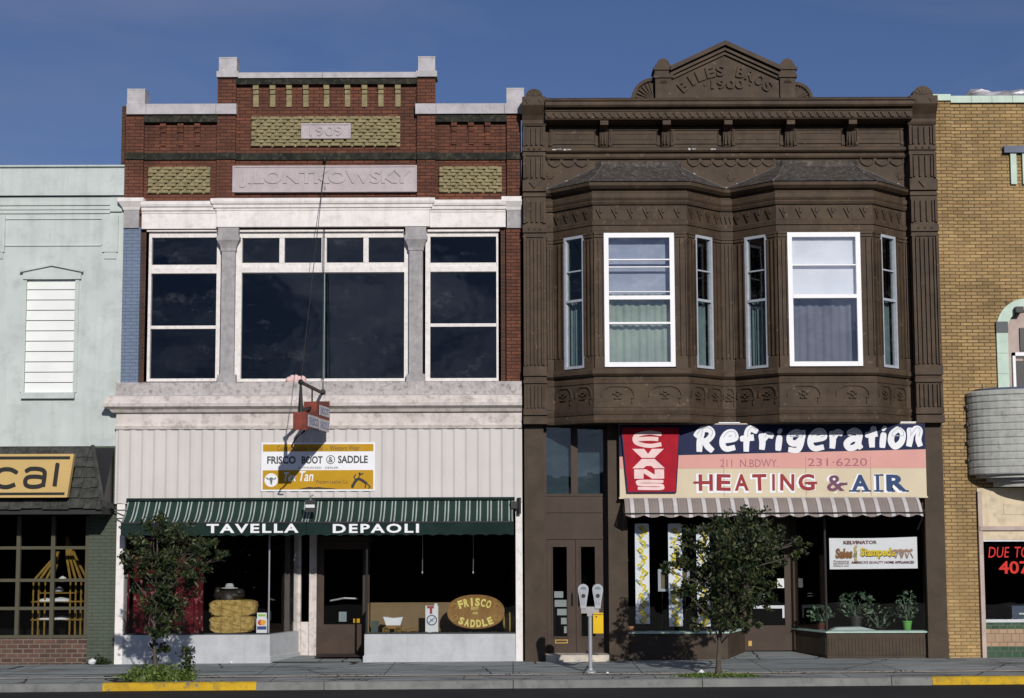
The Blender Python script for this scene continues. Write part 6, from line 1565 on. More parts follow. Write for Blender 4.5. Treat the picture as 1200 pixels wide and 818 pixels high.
# brush lettering
RF = [
 ('R', (813, 500, 840, 532), [[(.30, .95), (.22, .5), (.24, .02)], [(.0, .72), (.25, .95), (.62, .98), (.82, .78), (.62, .52), (.30, .46)], [(.45, .48), (.66, .24), (.92, .06)]]),
 ('e', (842, 503, 866, 530), [[(.12, .52), (.5, .56), (.86, .66), (.72, .92), (.38, .90), (.14, .62), (.16, .28), (.42, .08), (.92, .16)]]),
 ('f', (866, 499, 888, 532), [[(.95, .86), (.62, .97), (.40, .82), (.38, .4), (.42, .02)], [(.05, .55), (.85, .60)]]),
 ('r', (887, 505, 908, 530), [[(.12, .85), (.25, .5), (.28, .04)], [(.28, .62), (.55, .88), (.95, .80)]]),
 ('i', (909, 502, 917, 531), [[(.5, .66), (.45, .35), (.5, .04)], [(.4, .95), (.6, .93)]]),
 ('g', (920, 503, 945, 532), [[(.80, .88), (.45, .94), (.14, .74), (.22, .46), (.55, .42), (.82, .66), (.82, .88), (.80, .4), (.62, .08), (.12, .12)]]),
 ('e', (945, 502, 970, 530), [[(.12, .52), (.5, .56), (.86, .66), (.72, .92), (.38, .90), (.14, .62), (.16, .28), (.42, .08), (.92, .16)]]),
 ('r', (970, 502, 989, 529), [[(.12, .85), (.25, .5), (.28, .04)], [(.28, .62), (.55, .88), (.95, .80)]]),
 ('a', (988, 502, 1013, 529), [[(.18, .84), (.5, .95), (.78, .76), (.78, .3), (.95, .05)], [(.76, .52), (.4, .54), (.12, .30), (.30, .06), (.62, .12), (.78, .34)]]),
 ('t', (1013, 500, 1030, 528), [[(.58, 1.0), (.5, .5), (.62, .04)], [(.02, .66), (.98, .74)]]),
 ('i', (1031, 499, 1039, 528), [[(.5, .66), (.45, .35), (.5, .04)], [(.4, .95), (.6, .93)]]),
 ('o', (1040, 500, 1062, 527), [[(.5, .95), (.16, .70), (.14, .30), (.45, .05), (.82, .28), (.86, .70), (.54, .95)]]),
 ('n', (1061, 499, 1083, 527), [[(.10, .88), (.20, .5), (.16, .04)], [(.20, .55), (.48, .90), (.76, .82), (.74, .4), (.92, .06)]]),
]
sl = lambda u: (u - 726) / 359.0
mw = MB(); mgray = MB()
for gi, (ch, (u0, v0, u1, v1), sts) in enumerate(RF):
    for si, st_ in enumerate(sts):
        pts = []
        for a, b in st_:
            u = u0 + 2.2 + (u1 - u0 - 4.4) * a + (b - 0.5) * 2.5; v = v1 - 2.2 - (v1 - v0 - 4.4) * b
            pts.append((su(u, v), sv(v)))
        sp_ = smooth(pts, 5); n_ = len(sp_)
        w_ = [0.112 * (0.86 + 0.2 * math.sin(0.6 + 2.6 * i / n_)) for i in range(n_)]
        mw.ribbon(sp_, w_, fm(yS - 0.0042 - 0.0006 * si), 0.003)
        q = [p + Vector((0.012, 0.022)) for p in sp_ if p.y > sv(514)]
        if len(q) > 3: mgray.ribbon(q, 0.014, fm(yS - 0.0085 - 0.0006 * si), 0.002)
mw.build('brush_lettering', M['signwhite'], rs); mgray.build('letter_shading', M['greyscribble'], rs)
mb = MB()
mb.text('211  N.BDWY.', su(844), su(912), sv(547.3), sv(538.2), fm(yS - 0.0042), 0.002, -0.004); mb.text('231·6220', su(946.5), su(1016), sv(546.5), sv(537.3), fm(yS - 0.0042), 0.002, 0.0)
mb.build('address_lettering', M['mauve'], rs)
def heading(word, u0, v0, u1, v1, m, bold, gap=0.0):
    W_ = MB(); F_ = MB(); n_ = len(word); wts = [0.55 if c == 'I' else (1.15 if c in 'GR' else 1.0) for c in word]; tot = sum(wts)
    u = u0
    for ch, wt in zip(word, wts):
        w_ = (u1 - u0) * wt / tot; i_ = 0.35 if ch == 'I' else 0.09
        a, b = su(u + w_ * i_), su(u + w_ * (0.97 - i_))
        rt = ((a + b) / 2, sv((v0 + v1) / 2), random.uniform(-0.035, 0.035)) if word != 'AIR' else None
        W_.text(ch, a - 0.045, b + 0.012, sv(v1) - 0.04, sv(v0) + 0.012, fm(yS), 0.0035, bold + 0.05, rot=rt); F_.text(ch, a, b, sv(v1), sv(v0), fm(yS - 0.0037), 0.0025, bold, rot=rt)
        u += w_
    o = F_.build('heading_lettering', m, rs); W_.build('letter_backing', M['signwhite'], o)
heading('HEATING', 816.5, 555.5, 957, 575, M['maroon'], 0.03); heading('&', 966, 557, 992, 576, M['purple'], 0.02); heading('AIR', 995, 556.5, 1065, 575.5, M['blueletters'], 0.04)
for m_, uu, vv in ((M['maroon'], ((813.5, 565.2), (822, 565.2)), 0), (M['maroon'], ((944, 566.2), (957.5, 566.0)), 0), (M['purple'], ((982, 568.5), (993, 567.0)), 0)):
    mb = MB(); mb.ribbon([(su(*q), sv(q[1])) for q in uu], 0.042, fm(yS - 0.0064), 0.002); mb.build('letter_flourish', m_, rs)
sf = MB()
for u0, v0, u1, v1 in ((995, 574.3, 1008, 576.3), (1010, 574.3, 1021, 576.3), (1024.3, 555.8, 1035.3, 557.6), (1024.3, 574.3, 1035.3, 576.3), (1040, 574.3, 1049, 576.3), (1057, 574.3, 1065, 576.3)):
    a, b, c, d = rc(u0, v0, u1, v1, yS); sf.box(a, b, yS - 0.0064, yS - 0.0038, c, d)
sf.build('letter_serif', M['blueletters'], rs)
yP = yS - 0.055
mb = MB(); tp = [(X(727.5, 500, yP), Z(500, yP, 760)), (X(797, 500, yP), Z(500, yP, 760)), (X(792.5, 577.5, yP), Z(577.5, yP, 760)), (X(735, 577.5, yP), Z(577.5, yP, 760))]
mb.ex_y(tp, yP, yS - 0.0045); rp = mb.build('red_panel', M['red'], rs)
mb = MB()
cxm = sum(p[0] for p in tp) / 4; czm = sum(p[1] for p in tp) / 4
mb.ribbon([(cxm + (a - cxm) * 0.985, czm + (b - czm) * 0.985) for a, b in tp + tp[:1]], 0.02, fm(yP), 0.004, caps=False); mb.build('panel_border', M['navy'], rp)
mb = MB()
pv = lambda v: Z(v, yP, 760); pu = lambda u: X(u, 540, yP)
Ev = [[(.92, .86), (.55, .97), (.15, .80), (.05, .50), (.16, .20), (.55, .03), (.95, .14)], [(.12, .50), (.55, .54), (.85, .50)]]
def blob(u0, v0, u1, v1, sts, w_):
    for si, s_ in enumerate(sts):
        mb.ribbon(smooth([(pu(u0 + (u1 - u0) * a), pv(v1 - (v1 - v0) * b)) for a, b in s_], 5), w_, fm(yP - 0.0006 * si), 0.004)
blob(742, 506.5, 777, 523, Ev, 0.075)
def slab(pts): mb.ex_y([(pu(u), pv(v)) for u, v in pts], yP - 0.004, yP - 0.0004)
slab([(741, 526), (755, 526), (759.5, 532), (764, 526), (778, 526), (767, 536.6), (752, 536.6)])
slab([(752, 537.8), (767, 537.8), (779, 548.8), (766, 548.8), (763, 546), (757, 546), (754, 548.8), (741, 548.8)])
slab([(743, 550), (757, 550), (767, 556.4), (767, 550), (778, 550), (778, 561), (764, 561), (754, 554.6), (754, 561), (743, 561)])
blob(747, 563.5, 776, 573, [[(1, .92), (.1, .95), (.0, .72), (.15, .52), (.88, .48), (1, .28), (.9, .05), (0, .08)]], 0.056)
mb.build('bulging_lettering', M['pinkwhite'], rp)
# ------------------------------------------------------------------ grey striped awning under it
yt2, yf2 = -0.22, -0.60
zt2, zf2 = Z(583.5, yt2, 900), Z(604.5, yf2, 900)
wx0, wx1 = X(733, 595, yf2), X(1082, 595, yf2)
aw = thing('scalloped_awning', 'short grey and white striped awning with a scalloped edge below the painted signboard', 'awning', ((wx0 + wx1) / 2, yt2, zt2))
mb = MB(); n_ = int((wx1 - wx0) / 0.04); k = 5; vs = []
for i in range(k + 1):
    t = i / k
    for j in range(n_ + 1):
        x = wx0 + (wx1 - wx0) * j / n_
        zz = zt2 + (zf2 - zt2) * t + 0.02 * math.sin(math.pi * t)
        if i == k: zz -= 0.045 * abs(math.sin(math.pi * (x - wx0) / 0.33)) - 0.02
        vs.append((x, yt2 + (yf2 - yt2) * (t ** 0.8) + 0.012 * math.sin(x * 7) * t, zz))
w = n_ + 1
mb.add(vs + [(a, b + 0.012, c - 0.004) for a, b, c in vs], [(i * w + j, (i + 1) * w + j, (i + 1) * w + j + 1, i * w + j + 1) for i in range(k) for j in range(n_)] + [((k + 1) * w + i * w + j, (k + 1) * w + i * w + j + 1, (k + 1) * w + (i + 1) * w + j + 1, (k + 1) * w + (i + 1) * w + j) for i in range(k) for j in range(n_)])
mb.build('canvas', M['awntan'], aw, smooth=True, recalc=False)
mb = MB()
for xx in (wx0 - 0.02, wx1 + 0.02): mb.tube([(xx, yt2 + 0.2, zt2 - 0.02), (xx, yf2, zf2 + 0.06), (xx, yt2 + 0.2, zf2 - 0.25)], 0.018, 6)
mb.tube([(wx0, yf2 + 0.02, zf2 + 0.05), (wx1, yf2 + 0.02, zf2 + 0.05)], 0.014, 6); mb.build('awning_arm', M['black'], aw)
mb = MB(); mb.tube([(wx0, yt2 + 0.04, zt2 + 0.0), (wx1, yt2 + 0.04, zt2 + 0.0)], 0.035, 8); mb.build('roller', M['greystone'], aw)

# ------------------------------------------------------------------ goods in the appliance shop windows
zD = ZB2 - 0.012
bn_y = 0.10
x0, x1, z0, z1 = rc(972, 630.5, 1075, 667, bn_y)
bn = thing('paper_banner', 'white paper sale banner with yellow and brown lettering in the right shop window', 'banner', ((x0 + x1) / 2, bn_y, z0))
mb = MB(); nx_ = 16; vs = []
for i in range(nx_ + 1):
    t = i / nx_; dz = -0.012 * math.sin(math.pi * t) ; yy = bn_y + 0.006 * math.sin(t * 9)
    for zz in (z0 + 0.012 * t, z1 + 0.02 * t + dz): vs += [(x0 + (x1 - x0) * t, yy, zz), (x0 + (x1 - x0) * t, yy + 0.003, zz)]
mb.add(vs, [(4 * i, 4 * i + 4, 4 * i + 6, 4 * i + 2) for i in range(nx_)] + [(4 * i + 1, 4 * i + 3, 4 * i + 7, 4 * i + 5) for i in range(nx_)])
mb.build('sheet', M['signwhite'], bn, recalc=False)
def bt(s, u0, v0, u1, v1, m, bold=0.0, shear=0.0, y=0.012, nm='lettering'):
    a, b, c, d = rc(u0, v0, u1, v1, bn_y); t_ = MB(); t_.text(s, a, b, c, d, fm(bn_y - y), 0.002, bold, shear); t_.build(nm, m, bn)
mkb = plain('dark_maroon_print', (0.16, 0.035, 0.035), 0.6); bl_ = plain('black_print', (0.03, 0.025, 0.02), 0.6); ye_ = plain('bright_yellow_print', (0.78, 0.58, 0.02), 0.6); ob_ = plain('brown_print', (0.25, 0.10, 0.025), 0.6)
bt('KELVINATOR', 988.5, 633.5, 1027.5, 637.7, mkb, 0.03)
bt('Sales', 979, 642.5, 999, 654.5, ob_, 0.05, 0.1); bt('of', 1000, 646, 1004.5, 653, bl_, 0.0, 0.2)
bt('Stampede', 1008.5, 642.3, 1049.5, 655.3, bl_, 0.06, 0.05, 0.009); bt('Stampede', 1008.0, 641.5, 1049, 654.5, ye_, 0.04, 0.05, 0.0125)
bt("AMERICA'S QUALITY HOME APPLIANCES", 997.5, 657.3, 1071, 661.0, mkb, 0.02)
for k, s in enumerate(('Presented at', 'KELVINATOR', 'Dealers now')): bt(s, 977, 656.5 + k * 2.7, 995, 658.6 + k * 2.7, mkb)
mb = MB()                                                          # running steers at the right end of the banner, a tall boot between the words
q = lambda u, v: (X(u, v, bn_y), Z(v, bn_y, 1050))
for du in (0, 7, 13):
    mb.ribbon(smooth([q(1044 + du, 647), q(1048 + du, 645.2), q(1053 + du, 645.5), q(1056 + du, 644)], 3), 0.045, fm(bn_y - 0.012 - 0.0004 * du), 0.002)
    for a, b in ((1045, 1042.5), (1048, 1049.5), (1052, 1050), (1054, 1057)): mb.ribbon([q(a + du, 648), q(b + du, 654)], 0.012, fm(bn_y - 0.012), 0.002)
mb.build('steer_print', plain('pinkish_brown_print', (0.42, 0.25, 0.18), 0.6), bn)
mb = MB(); mb.ribbon(smooth([q(1003.5, 640), q(1002, 643), q(1003, 650), q(1002.5, 657)], 4), 0.045, fm(bn_y - 0.008), 0.002); mb.build('rider_print', plain('tan_print', (0.55, 0.42, 0.15), 0.6), bn)
# three bright floral strips
flo = paint('white_cloth_with_yellow_flowers', (0.84, 0.86, 0.90), (0.80, 0.83, 0.88), 2.0, 0.9)
def daisy(mb, x, z, y, r):
    mb.ribbon(smooth([(x - r, z), (x - r * 0.3, z + r * 0.9), (x + r * 0.7, z + r * 0.5), (x + r, z - r * 0.4), (x, z - r)], 3), r * 1.0, fm(y), 0.003)
gr_ = plain('leaf_green_print', (0.16, 0.26, 0.08), 0.8); yl_ = plain('flower_yellow_print', (0.78, 0.60, 0.03), 0.8); bl2 = plain('pale_blue_print', (0.30, 0.42, 0.62), 0.8)
for k, (u0, v0, u1, v1) in enumerate(((744.5, 613.5, 761, 731), (783.5, 613.5, 799.5, 734), (816.5, 617, 832, 734))):
    yy = 0.14; x0, x1, z0, z1 = rc(u0, v0, u1, v1, yy)
    o = thing('floral_panel', ('tall white cloth strip with yellow flowers at the left edge of the appliance window', 'white floral cloth strip half covered by the tree, directly above the framed picture', 'white floral cloth strip mostly behind the tree crown in the left appliance window')[k], 'cloth panel', ((x0 + x1) / 2, yy, z0), 'floral strips in the appliance window')
    mb = MB(); mb.ex_y([(x0, z0), (x1, z0), (x1, z1 - 0.015), (x1 - 0.03, z1), (x0 + 0.03, z1), (x0, z1 - 0.015)], yy, yy + 0.012); mb.build('cloth', flo, o)
    a = MB(); b = MB(); c = MB(); z_ = z0 + 0.05; i = 0
    while z_ < z1 - 0.06:
        xx = (x0 + x1) / 2 + 0.045 * math.sin(i * 1.7)
        daisy(a, xx, z_, yy - 0.001 * (i % 3), random.uniform(0.025, 0.042))
        if i % 2 == 0: b.ribbon([(xx, z_ - 0.05), (xx + random.choice((-0.07, 0.07)), z_ + 0.02)], [0.03, 0.012], fm(yy - 0.004), 0.002)
        if i % 3 == 1: daisy(c, xx + random.choice((-0.06, 0.06)), z_ + 0.02, yy - 0.006, 0.022)
        z_ += random.uniform(0.055, 0.085); i += 1
    a.build('yellow_flower', yl_, o); b.build('printed_leaf', gr_, o); c.build('blue_flower', bl2, o)
# framed picture
py2 = 0.36; x0, x1, z0, z1 = rc(771, 667, 808, 693, py2)
pf = thing('picture_frame', 'plain pale framed tan picture standing in the window below the floral strips', 'picture', ((x0 + x1) / 2, py2, zD))
mb = MB(); t = 0.05
for q in ((x0, x1, z1 - t, z1), (x0, x1, z0, z0 + t), (x0, x0 + t, z0 + t, z1 - t), (x1 - t, x1, z0 + t, z1 - t)): mb.box(q[0], q[1], py2 - 0.03, py2 + 0.02, q[2], q[3])
mb.build('frame', M['alu'], pf)
mb = MB(); mb.box(x0 + t, x1 - t, py2 - 0.002, py2 + 0.01, z0 + t, z1 - t); mb.build('picture', paint('faded_tan_picture', (0.17, 0.14, 0.09), (0.13, 0.10, 0.07), 3, 0.7), pf)
mb = MB()
for xx in (x0 + 0.08, x1 - 0.08): mb.tube([(xx, py2 + 0.03, z0), (xx, py2 + 0.12, zD)], 0.012, 5)
mb.build('easel_leg', M['black'], pf)
def pot(name, label, u, v0, v1, y, rr, m, foliage, group=None, leafsz=0.05, n_=120, spread=(0.25, 0.2, 0.35), base=None):
    x_, zt_ = P(u, v0, y); zb = base if base is not None else zD
    o = thing(name, label, 'plant', (x_, y, zb), group)
    h_ = zt_ - zb
    p = MB(); p.lathe((x_, y, zb), [(rr * 0.72, 0), (rr, h_ * 0.85), (rr * 1.1, h_ * 0.86), (rr * 1.1, h_), (rr * 0.9, h_)], 18); p.build('pot', m, o, smooth=False)
    l_ = MB()
    for _ in range(n_):
        q = Vector((random.gauss(0, 1), random.gauss(0, 1), random.gauss(0, 1))).normalized() * random.uniform(0.5, 1.0) ** 0.5
        c_ = Vector((x_ + q.x * spread[0], y + q.y * spread[1], zt_ + spread[2] * (1 + q.z) * foliage))
        leaf(l_, c_, leafsz * random.uniform(0.6, 1.3), random)
    if l_.v: l_.build('leaves', M['leafhouse'], o, recalc=False)
    s = MB()
    for k in range(7):
        a = k * 0.9; s.tube([(x_, y, zt_ - 0.02), (x_ + 0.4 * spread[0] * math.cos(a), y + 0.4 * spread[1] * math.sin(a), zt_ + spread[2] * foliage), (x_ + 0.8 * spread[0] * math.cos(a), y + 0.8 * spread[1] * math.sin(a), zt_ + spread[2] * (1.2 + 0.5 * math.sin(k)) * foliage)], 0.008, 5)
    s.build('stem', M['leafhouse'], o)
    return o
def leaf(mb, c, sz, rnd, elong=1.8, droop=0.0):
    d = Vector((rnd.gauss(0, 1), rnd.gauss(0, 1), rnd.gauss(0, 0.8) - droop)).normalized()
    n = d.cross(Vector((rnd.gauss(0, 1), rnd.gauss(0, 1), rnd.gauss(0, 1)))).normalized()
    b = d * sz * elong * 0.5; s_ = n * sz * 0.5; up = d.cross(n) * sz * 0.12
    mb.add([c - b, c + s_ * 0.9 - b * 0.1 + up, c + b, c - s_ * 0.9 - b * 0.1 + up], [(0, 1, 2), (0, 2, 3)])
pot('clay_pot', 'small empty terracotta pot at the left corner of the window ledge', 735.5, 733, 740, -0.02, 0.035, paint('terracotta', (0.38, 0.16, 0.09), None, 6, 0.8), 0, n_=0, base=ZB2 + 0.004) if False else None
tp_ = MB(); x_ = X(739.5, 735, 0.02); tp_.lathe((x_, 0.02, ZB2 + 0.012), [(0.035, 0), (0.05, 0.075), (0.058, 0.076), (0.058, 0.10), (0.045, 0.10)], 14); solo(tp_, 'clay_pot', paint('terracotta', (0.42, 0.19, 0.10), None, 6, 0.8), 'small terracotta pot at the left corner of the appliance window ledge', 'pot', (x_, 0.02, ZB2 + 0.012))
pot('potted_plant', 'leafy houseplant with long pale leaves below the paper sale banner', 1003, 722, 690, 0.55, 0.11, plain('dark_pot', (0.03, 0.03, 0.03), 0.6), 0.75, leafsz=0.085, n_=90, spread=(0.36, 0.22, 0.30))
pot('potted_plant', 'low spiky houseplant at the corner bar of the right shop window', 962, 730, 705, 0.50, 0.08, plain('dark_red_pot', (0.10, 0.03, 0.02), 0.6), 0.7, leafsz=0.05, n_=110, spread=(0.26, 0.18, 0.24))
pot('potted_plant', 'branching jointed houseplant in a bright green pot at the right of the window', 1063, 727.5, 692, 0.35, 0.085, paint('bright_green_pot', (0.15, 0.42, 0.10), None, 5, 0.5), 0.9, leafsz=0.042, n_=170, spread=(0.22, 0.16, 0.33))
pot('potted_plant', 'broad dark green bush filling the middle of the right shop window', 1030, 735, 704, 0.75, 0.14, plain('dark_pot', (0.03, 0.03, 0.03), 0.6), 0.8, leafsz=0.05, n_=120, spread=(0.50, 0.2, 0.26))
mb = MB(); a, b = X(972, 738, 0.4), X(1030, 738, 0.4)
mb.ex_y([(a, zD), (b, zD), (b - 0.1, zD + 0.03), ((a + b) / 2 + 0.1, zD + 0.085), (a + 0.1, zD + 0.075), (a, zD + 0.03)], 0.22, 0.45)
solo(mb, 'folded_sheet', paint('pale_teal_sheet', (0.48, 0.56, 0.54), None, 5, 0.8), 'pale folded sheet lying on the display floor under the houseplants', 'sheet', ((a + b) / 2, 0.33, zD))

# ================================================================== TAN BRICK BUILDING (right)
XB3L, XB3R = XB2R + 0.004, X(1200, 400) + 9
b3 = thing('tan_brick_building', 'tan brick building with mint green trim and a rounded ribbed balcony', 'building', ((XB3L + XB3R) / 2, 0, 0))
ZT3 = Z(120, 0.05, 1150)
xs = X(1119, 300, 0.02)
ax0 = X(1168.5, 420); axc = X(1205, 420); arx = axc - ax0
zA, zAb = Z(386, 0.0, 1180), Z(452, 0.0, 1180)
xg = X(1148.5, 690)
zfas = Z(575, 0.0, 1180)
def b3box(name, m, *bs, parent=None):
    mb = MB()
    for b in bs: mb.box(*b)
    return mb.build(name, m, parent or b3)
# wall with an arched opening
arcp = [(axc + (arx - 0.1) * math.cos(t), zA + (arx - 0.1) * math.sin(t)) for t in [math.pi * k / 20 for k in range(21)]]
mb = MB()
wl0 = xs
mb.ex_y([(wl0, zfas - 0.3), (ax0 + 0.1, zfas - 0.3), (ax0 + 0.1, zA)] + arcp[::-1][1:-1] + [(axc + arx - 0.1, zA), (axc + arx - 0.1, zfas - 0.3), (XB3R, zfas - 0.3), (XB3R, ZT3), (wl0, ZT3)], 0.03, 0.33)
mb.build('brick_wall', M['tanbrick'], b3)
b3box('brick_wall', M['tanbrick'], (XB3L, xs, 0.0, 0.33, -0.15, Z(118, 0, 1105)), (xs, xg, 0.03, 0.33, -0.15, zfas - 0.3))
b3box('body', M['darkbrick'], (XB3L + 0.02, XB3L + 0.25, 0.335, 11, -0.1, ZT3 - 0.3), (XB3R - 0.3, XB3R - 0.02, 0.335, 11, -0.1, ZT3 - 0.3), (XB3L + 0.25, XB3R - 0.3, 10.7, 11, -0.1, ZT3 - 0.3), (XB3L + 0.25, XB3R - 0.3, 0.34, 10.7, ZT3 - 0.5, ZT3 - 0.35))
zcp0, zcp1 = Z(120.5, 0, 1150), Z(112.5, 0, 1150)
x = XB3L; zc0_, zc1_ = Z(118.3, 0, 1105), Z(111, 0, 1105)
b3box('coping', M['coping'], (XB3L, xs - 0.004, -0.045, 0.4, zc0_, zc1_))
x = xs
while x < XB3R - 0.1:
    x1 = min(x + 0.39, XB3R); b3box('coping', M['coping'], (x + 0.003, x1 - 0.003, -0.025, 0.4, zcp0, zcp1)); x = x1
fo = MB(); nx_, ny_ = 50, 5; vs = []; xa, xb = X(1117, 108, 0.5), XB3R - 0.5
for i in range(nx_ + 1):
    for j in range(ny_ + 1):
        t = i / nx_; s = j / ny_
        zz = zcp1 + 0.03 + 0.25 * s * (0.35 if t < 0.03 else 1) + random.uniform(-0.022, 0.022)
        vs.append((xa + (xb - xa) * t, 0.40 + 0.22 * s + 0.03 * math.sin(i * 1.7 + j), zz + 0.02 * math.sin(i * 1.1)))
fo.add(vs, [(i * (ny_ + 1) + j, (i + 1) * (ny_ + 1) + j, (i + 1) * (ny_ + 1) + j + 1, i * (ny_ + 1) + j + 1) for i in range(nx_) for j in range(ny_)])
fo.build('roof_flashing', M['foil'], b3, smooth=False, recalc=False)
vp = MB(); a, b = P(1087 + 7, 170, 0.0); vp.box(a - 0.05, a + 0.04, -0.03, 0.002, b - 0.03, b + 0.04); vp.build('wall_vent', M['black'], b3)
# art deco ornament
oc = MB(); a, b, c, d = rc(1176.5, 171, 1225, 179, -0.04); oc.box(a, b, -0.07, 0.031, c, d)
orn_o = oc.build('wall_ornament', M['blueslab'], b3)
oc = MB()
for u in (1187.5, 1201.5, 1215): 
    x_ = X(u, 197, 0); oc.box(x_ - 0.055, x_ + 0.055, -0.03, 0.031, Z(216, 0, 1190), c - 0.002)
oc.build('ornament_bar', M['coping'], orn_o)
# mint arch surround, key block, window
ri, ro_ = arx - 0.21, arx
def ringpts(r, k0=0, k1=24): return [(axc + r * math.cos(math.pi * (1 - k / 24)), zA + r * math.sin(math.pi * (1 - k / 24))) for k in range(k0, k1 + 1)]
for k in range(0, 24, 4):
    o_, i_ = ringpts(ro_, k, k + 4), ringpts(ri, k, k + 4)
    mb = MB(); mb.ex_y(o_ + i_[::-1], -0.02, 0.032); mb.build('arch_stone', M['coping'], b3)
zk1, zk0 = Z(377, 0, 1175), Z(390, 0, 1175)
for s in (-1, 1):
    xa, xb = sorted((axc + s * ri, axc + s * ro_))
    b3box('arch_block', M['darkglaze'], (xa - 0.006, xb + 0.006, -0.03, 0.06, zk0, zk1))
    zz = [zk0, Z(414, 0, 1175), Z(438, 0, 1175), zAb - 0.25]
    for k in range(3): b3box('jamb_stone', M['coping'], (xa, xb, -0.02, 0.06, zz[k + 1] + 0.003, zz[k] - 0.002))
mb = MB(); inner = [(axc + (ri - 0.0) * math.cos(math.pi * k / 24), zA + (ri - 0.0) * math.sin(math.pi * k / 24)) for k in range(25)]
mb.ex_y([(axc - ri, zAb - 0.25)] + inner[::-1] + [(axc + ri, zAb - 0.25)], 0.10, 0.14); pz_ = mb.build('arch_infill', M['plaster'], b3)
xw_ = X(1187, 430, 0.06)
b3box('arch_window', M['brightwhite'], (xw_, xw_ + 0.05, 0.045, 0.0995, zAb - 0.25, Z(413, 0.05, 1190)), (xw_, axc + (axc - xw_), 0.045, 0.0995, Z(417, 0.05, 1190), Z(413, 0.05, 1190)))
b3box('arch_pane', M['signblack'], (xw_ + 0.05, axc + (axc - xw_), 0.06, 0.0993, zAb - 0.25, Z(417.2, 0.05, 1190)), (X(1195.5, 400, 0.06), axc + 0.3, 0.06, 0.0993, Z(411, 0.05, 1190), Z(384, 0.05, 1190)))
b3box('window_handle', M['plaster'], (X(1189, 422, 0.05), X(1199, 422, 0.05), 0.05, 0.0597, Z(423, 0.05, 1190), Z(420.5, 0.05, 1190)))
fx = MB(); a, b = P(1192.5, 363.5, 0.0); fx.box(a - 0.07, a + 0.07, -0.16, 0.10, b - 0.055, b + 0.05); fx.tube([(a - 0.07, 0.0, b + 0.03), (X(1178, 352), -0.021, Z(352, 0, 1180))], 0.008, 5); fx.build('flood_lamp', M['black'], b3)
# rounded ribbed balcony: half a round drum, deep belly of stepped rings
rxB, ryB = 2.1, 1.0
bcx = X(1136.5, 500, -0.1) + rxB
ztB, zbB = Z(463, -0.4, 1160), Z(556, -0.4, 1160)
def drum(rf, n_=30): return [(bcx - rxB * rf * math.cos(math.pi * k / n_), -0.0 - ryB * rf * math.sin(math.pi * k / n_)) for k in range(n_ + 1)]
bal = MB(); pl_ = drum(1.0); prof = [(-0.2, zbB)]
nr = 11
for k in range(nr):
    za = zbB + (ztB - zbB) * k / nr; zb = zbB + (ztB - zbB) * (k + 1) / nr
    prof += [(0.0, za), (0.018, za + 0.02), (0.018, zb - 0.025), (0.0, zb - 0.012)]
prof += [(0.03, ztB), (0.03, ztB + 0.06), (-0.04, ztB + 0.09), (-0.2, ztB + 0.09)]
bal.sweep(pl_, prof); bo3 = bal.build('balcony', M['marquee'], b3, smooth=False)
m2 = MB(); m2.ex_z(drum(0.985) , ztB + 0.06, ztB + 0.085); m2.build('balcony_top', M['marquee'], bo3)
m2 = MB(); m2.sweep(drum(0.93), [(-0.1, ztB + 0.08), (0.02, ztB + 0.08), (0.02, ztB + 0.13), (-0.1, ztB + 0.13)]); m2.ex_z(drum(0.92), ztB + 0.086, ztB + 0.128); m2.build('dark_cap_ring', M['blueslab'], bo3)
for k, (rf, dz0, dz1) in enumerate(((0.95, -0.06, 0.004), (0.86, -0.13, -0.06), (0.80, -0.22, -0.13))):
    m2 = MB(); m2.ex_z(drum(rf), zbB + dz0, zbB + dz1 - 0.002); m2.build('underside_ring', M['marquee'] if k != 1 else M['greystone'], bo3)
for k in range(3): a = drum(1.0)[4 + 5 * k]; m2 = MB(); m2.tube([(a[0], a[1] * 0.9, ztB + 0.1), (a[0], a[1] * 0.9, ztB + 0.2)], 0.012, 5); m2.build('pin', M['black'], bo3)
for k in (0, 1, 2, 3): a = drum(1.01)[1]; m2 = MB(); m2.box(a[0] - 0.035, a[0] + 0.01, a[1] + 0.03, a[1] + 0.08, zbB + 0.25 + 0.33 * k, zbB + 0.31 + 0.33 * k); m2.build('bolt', M['black'], bo3)
# shopfront under it
b3box('fascia', M['cream'], (xg, XB3R, 0.0, 0.3, Z(620, 0, 1180), zfas + 0.05))
b3box('fascia_panel', M['cream'], (X(1176, 590), XB3R - 0.4, -0.012, -0.0005, Z(603, 0, 1180), Z(590, 0, 1180)))
b3box('fascia_ledge', M['plaster'], (xg + 0.02, XB3R, -0.07, -0.0005, Z(621.5, 0, 1180), Z(616.5, 0, 1180)))
b3box('window_header', M['cream'], (xg + 0.05, XB3R, -0.02, 0.2, Z(632.5, 0, 1180), Z(622, 0, 1180)))
b3box('edge_post', M['plaster'], (xg, xg + 0.075, -0.045, 0.3, -0.1, Z(576, 0, 1150)))
zt3 = Z(727.5, 0, 1180)
b3box('tile_bulkhead', M['tiletan'], (xg + 0.075, XB3R, 0.0, 0.2, -0.12, zt3))
b3box('green_tile_row', M['tilegreen'], (xg + 0.076, XB3R, -0.006, 0.0, Z(737, 0, 1180), zt3 - 0.03), (xg + 0.076, XB3R, -0.008, 0.0, -0.12, Z(757.5, 0, 1180)))
wf = b3box('window_frame', M['metal'], (xg + 0.075, XB3R, -0.02, 0.08, zt3 - 0.028, zt3 + 0.025), (xg + 0.075, XB3R, -0.01, 0.08, Z(634.5, 0, 1180), Z(632.6, 0, 1180)))
b3box('glass_pane', M['shopglass'], (xg + 0.075, XB3R, 0.03, 0.036, zt3 + 0.02, Z(634, 0, 1180)), parent=wf)
tx = MB(); fr3 = fm(0.029)
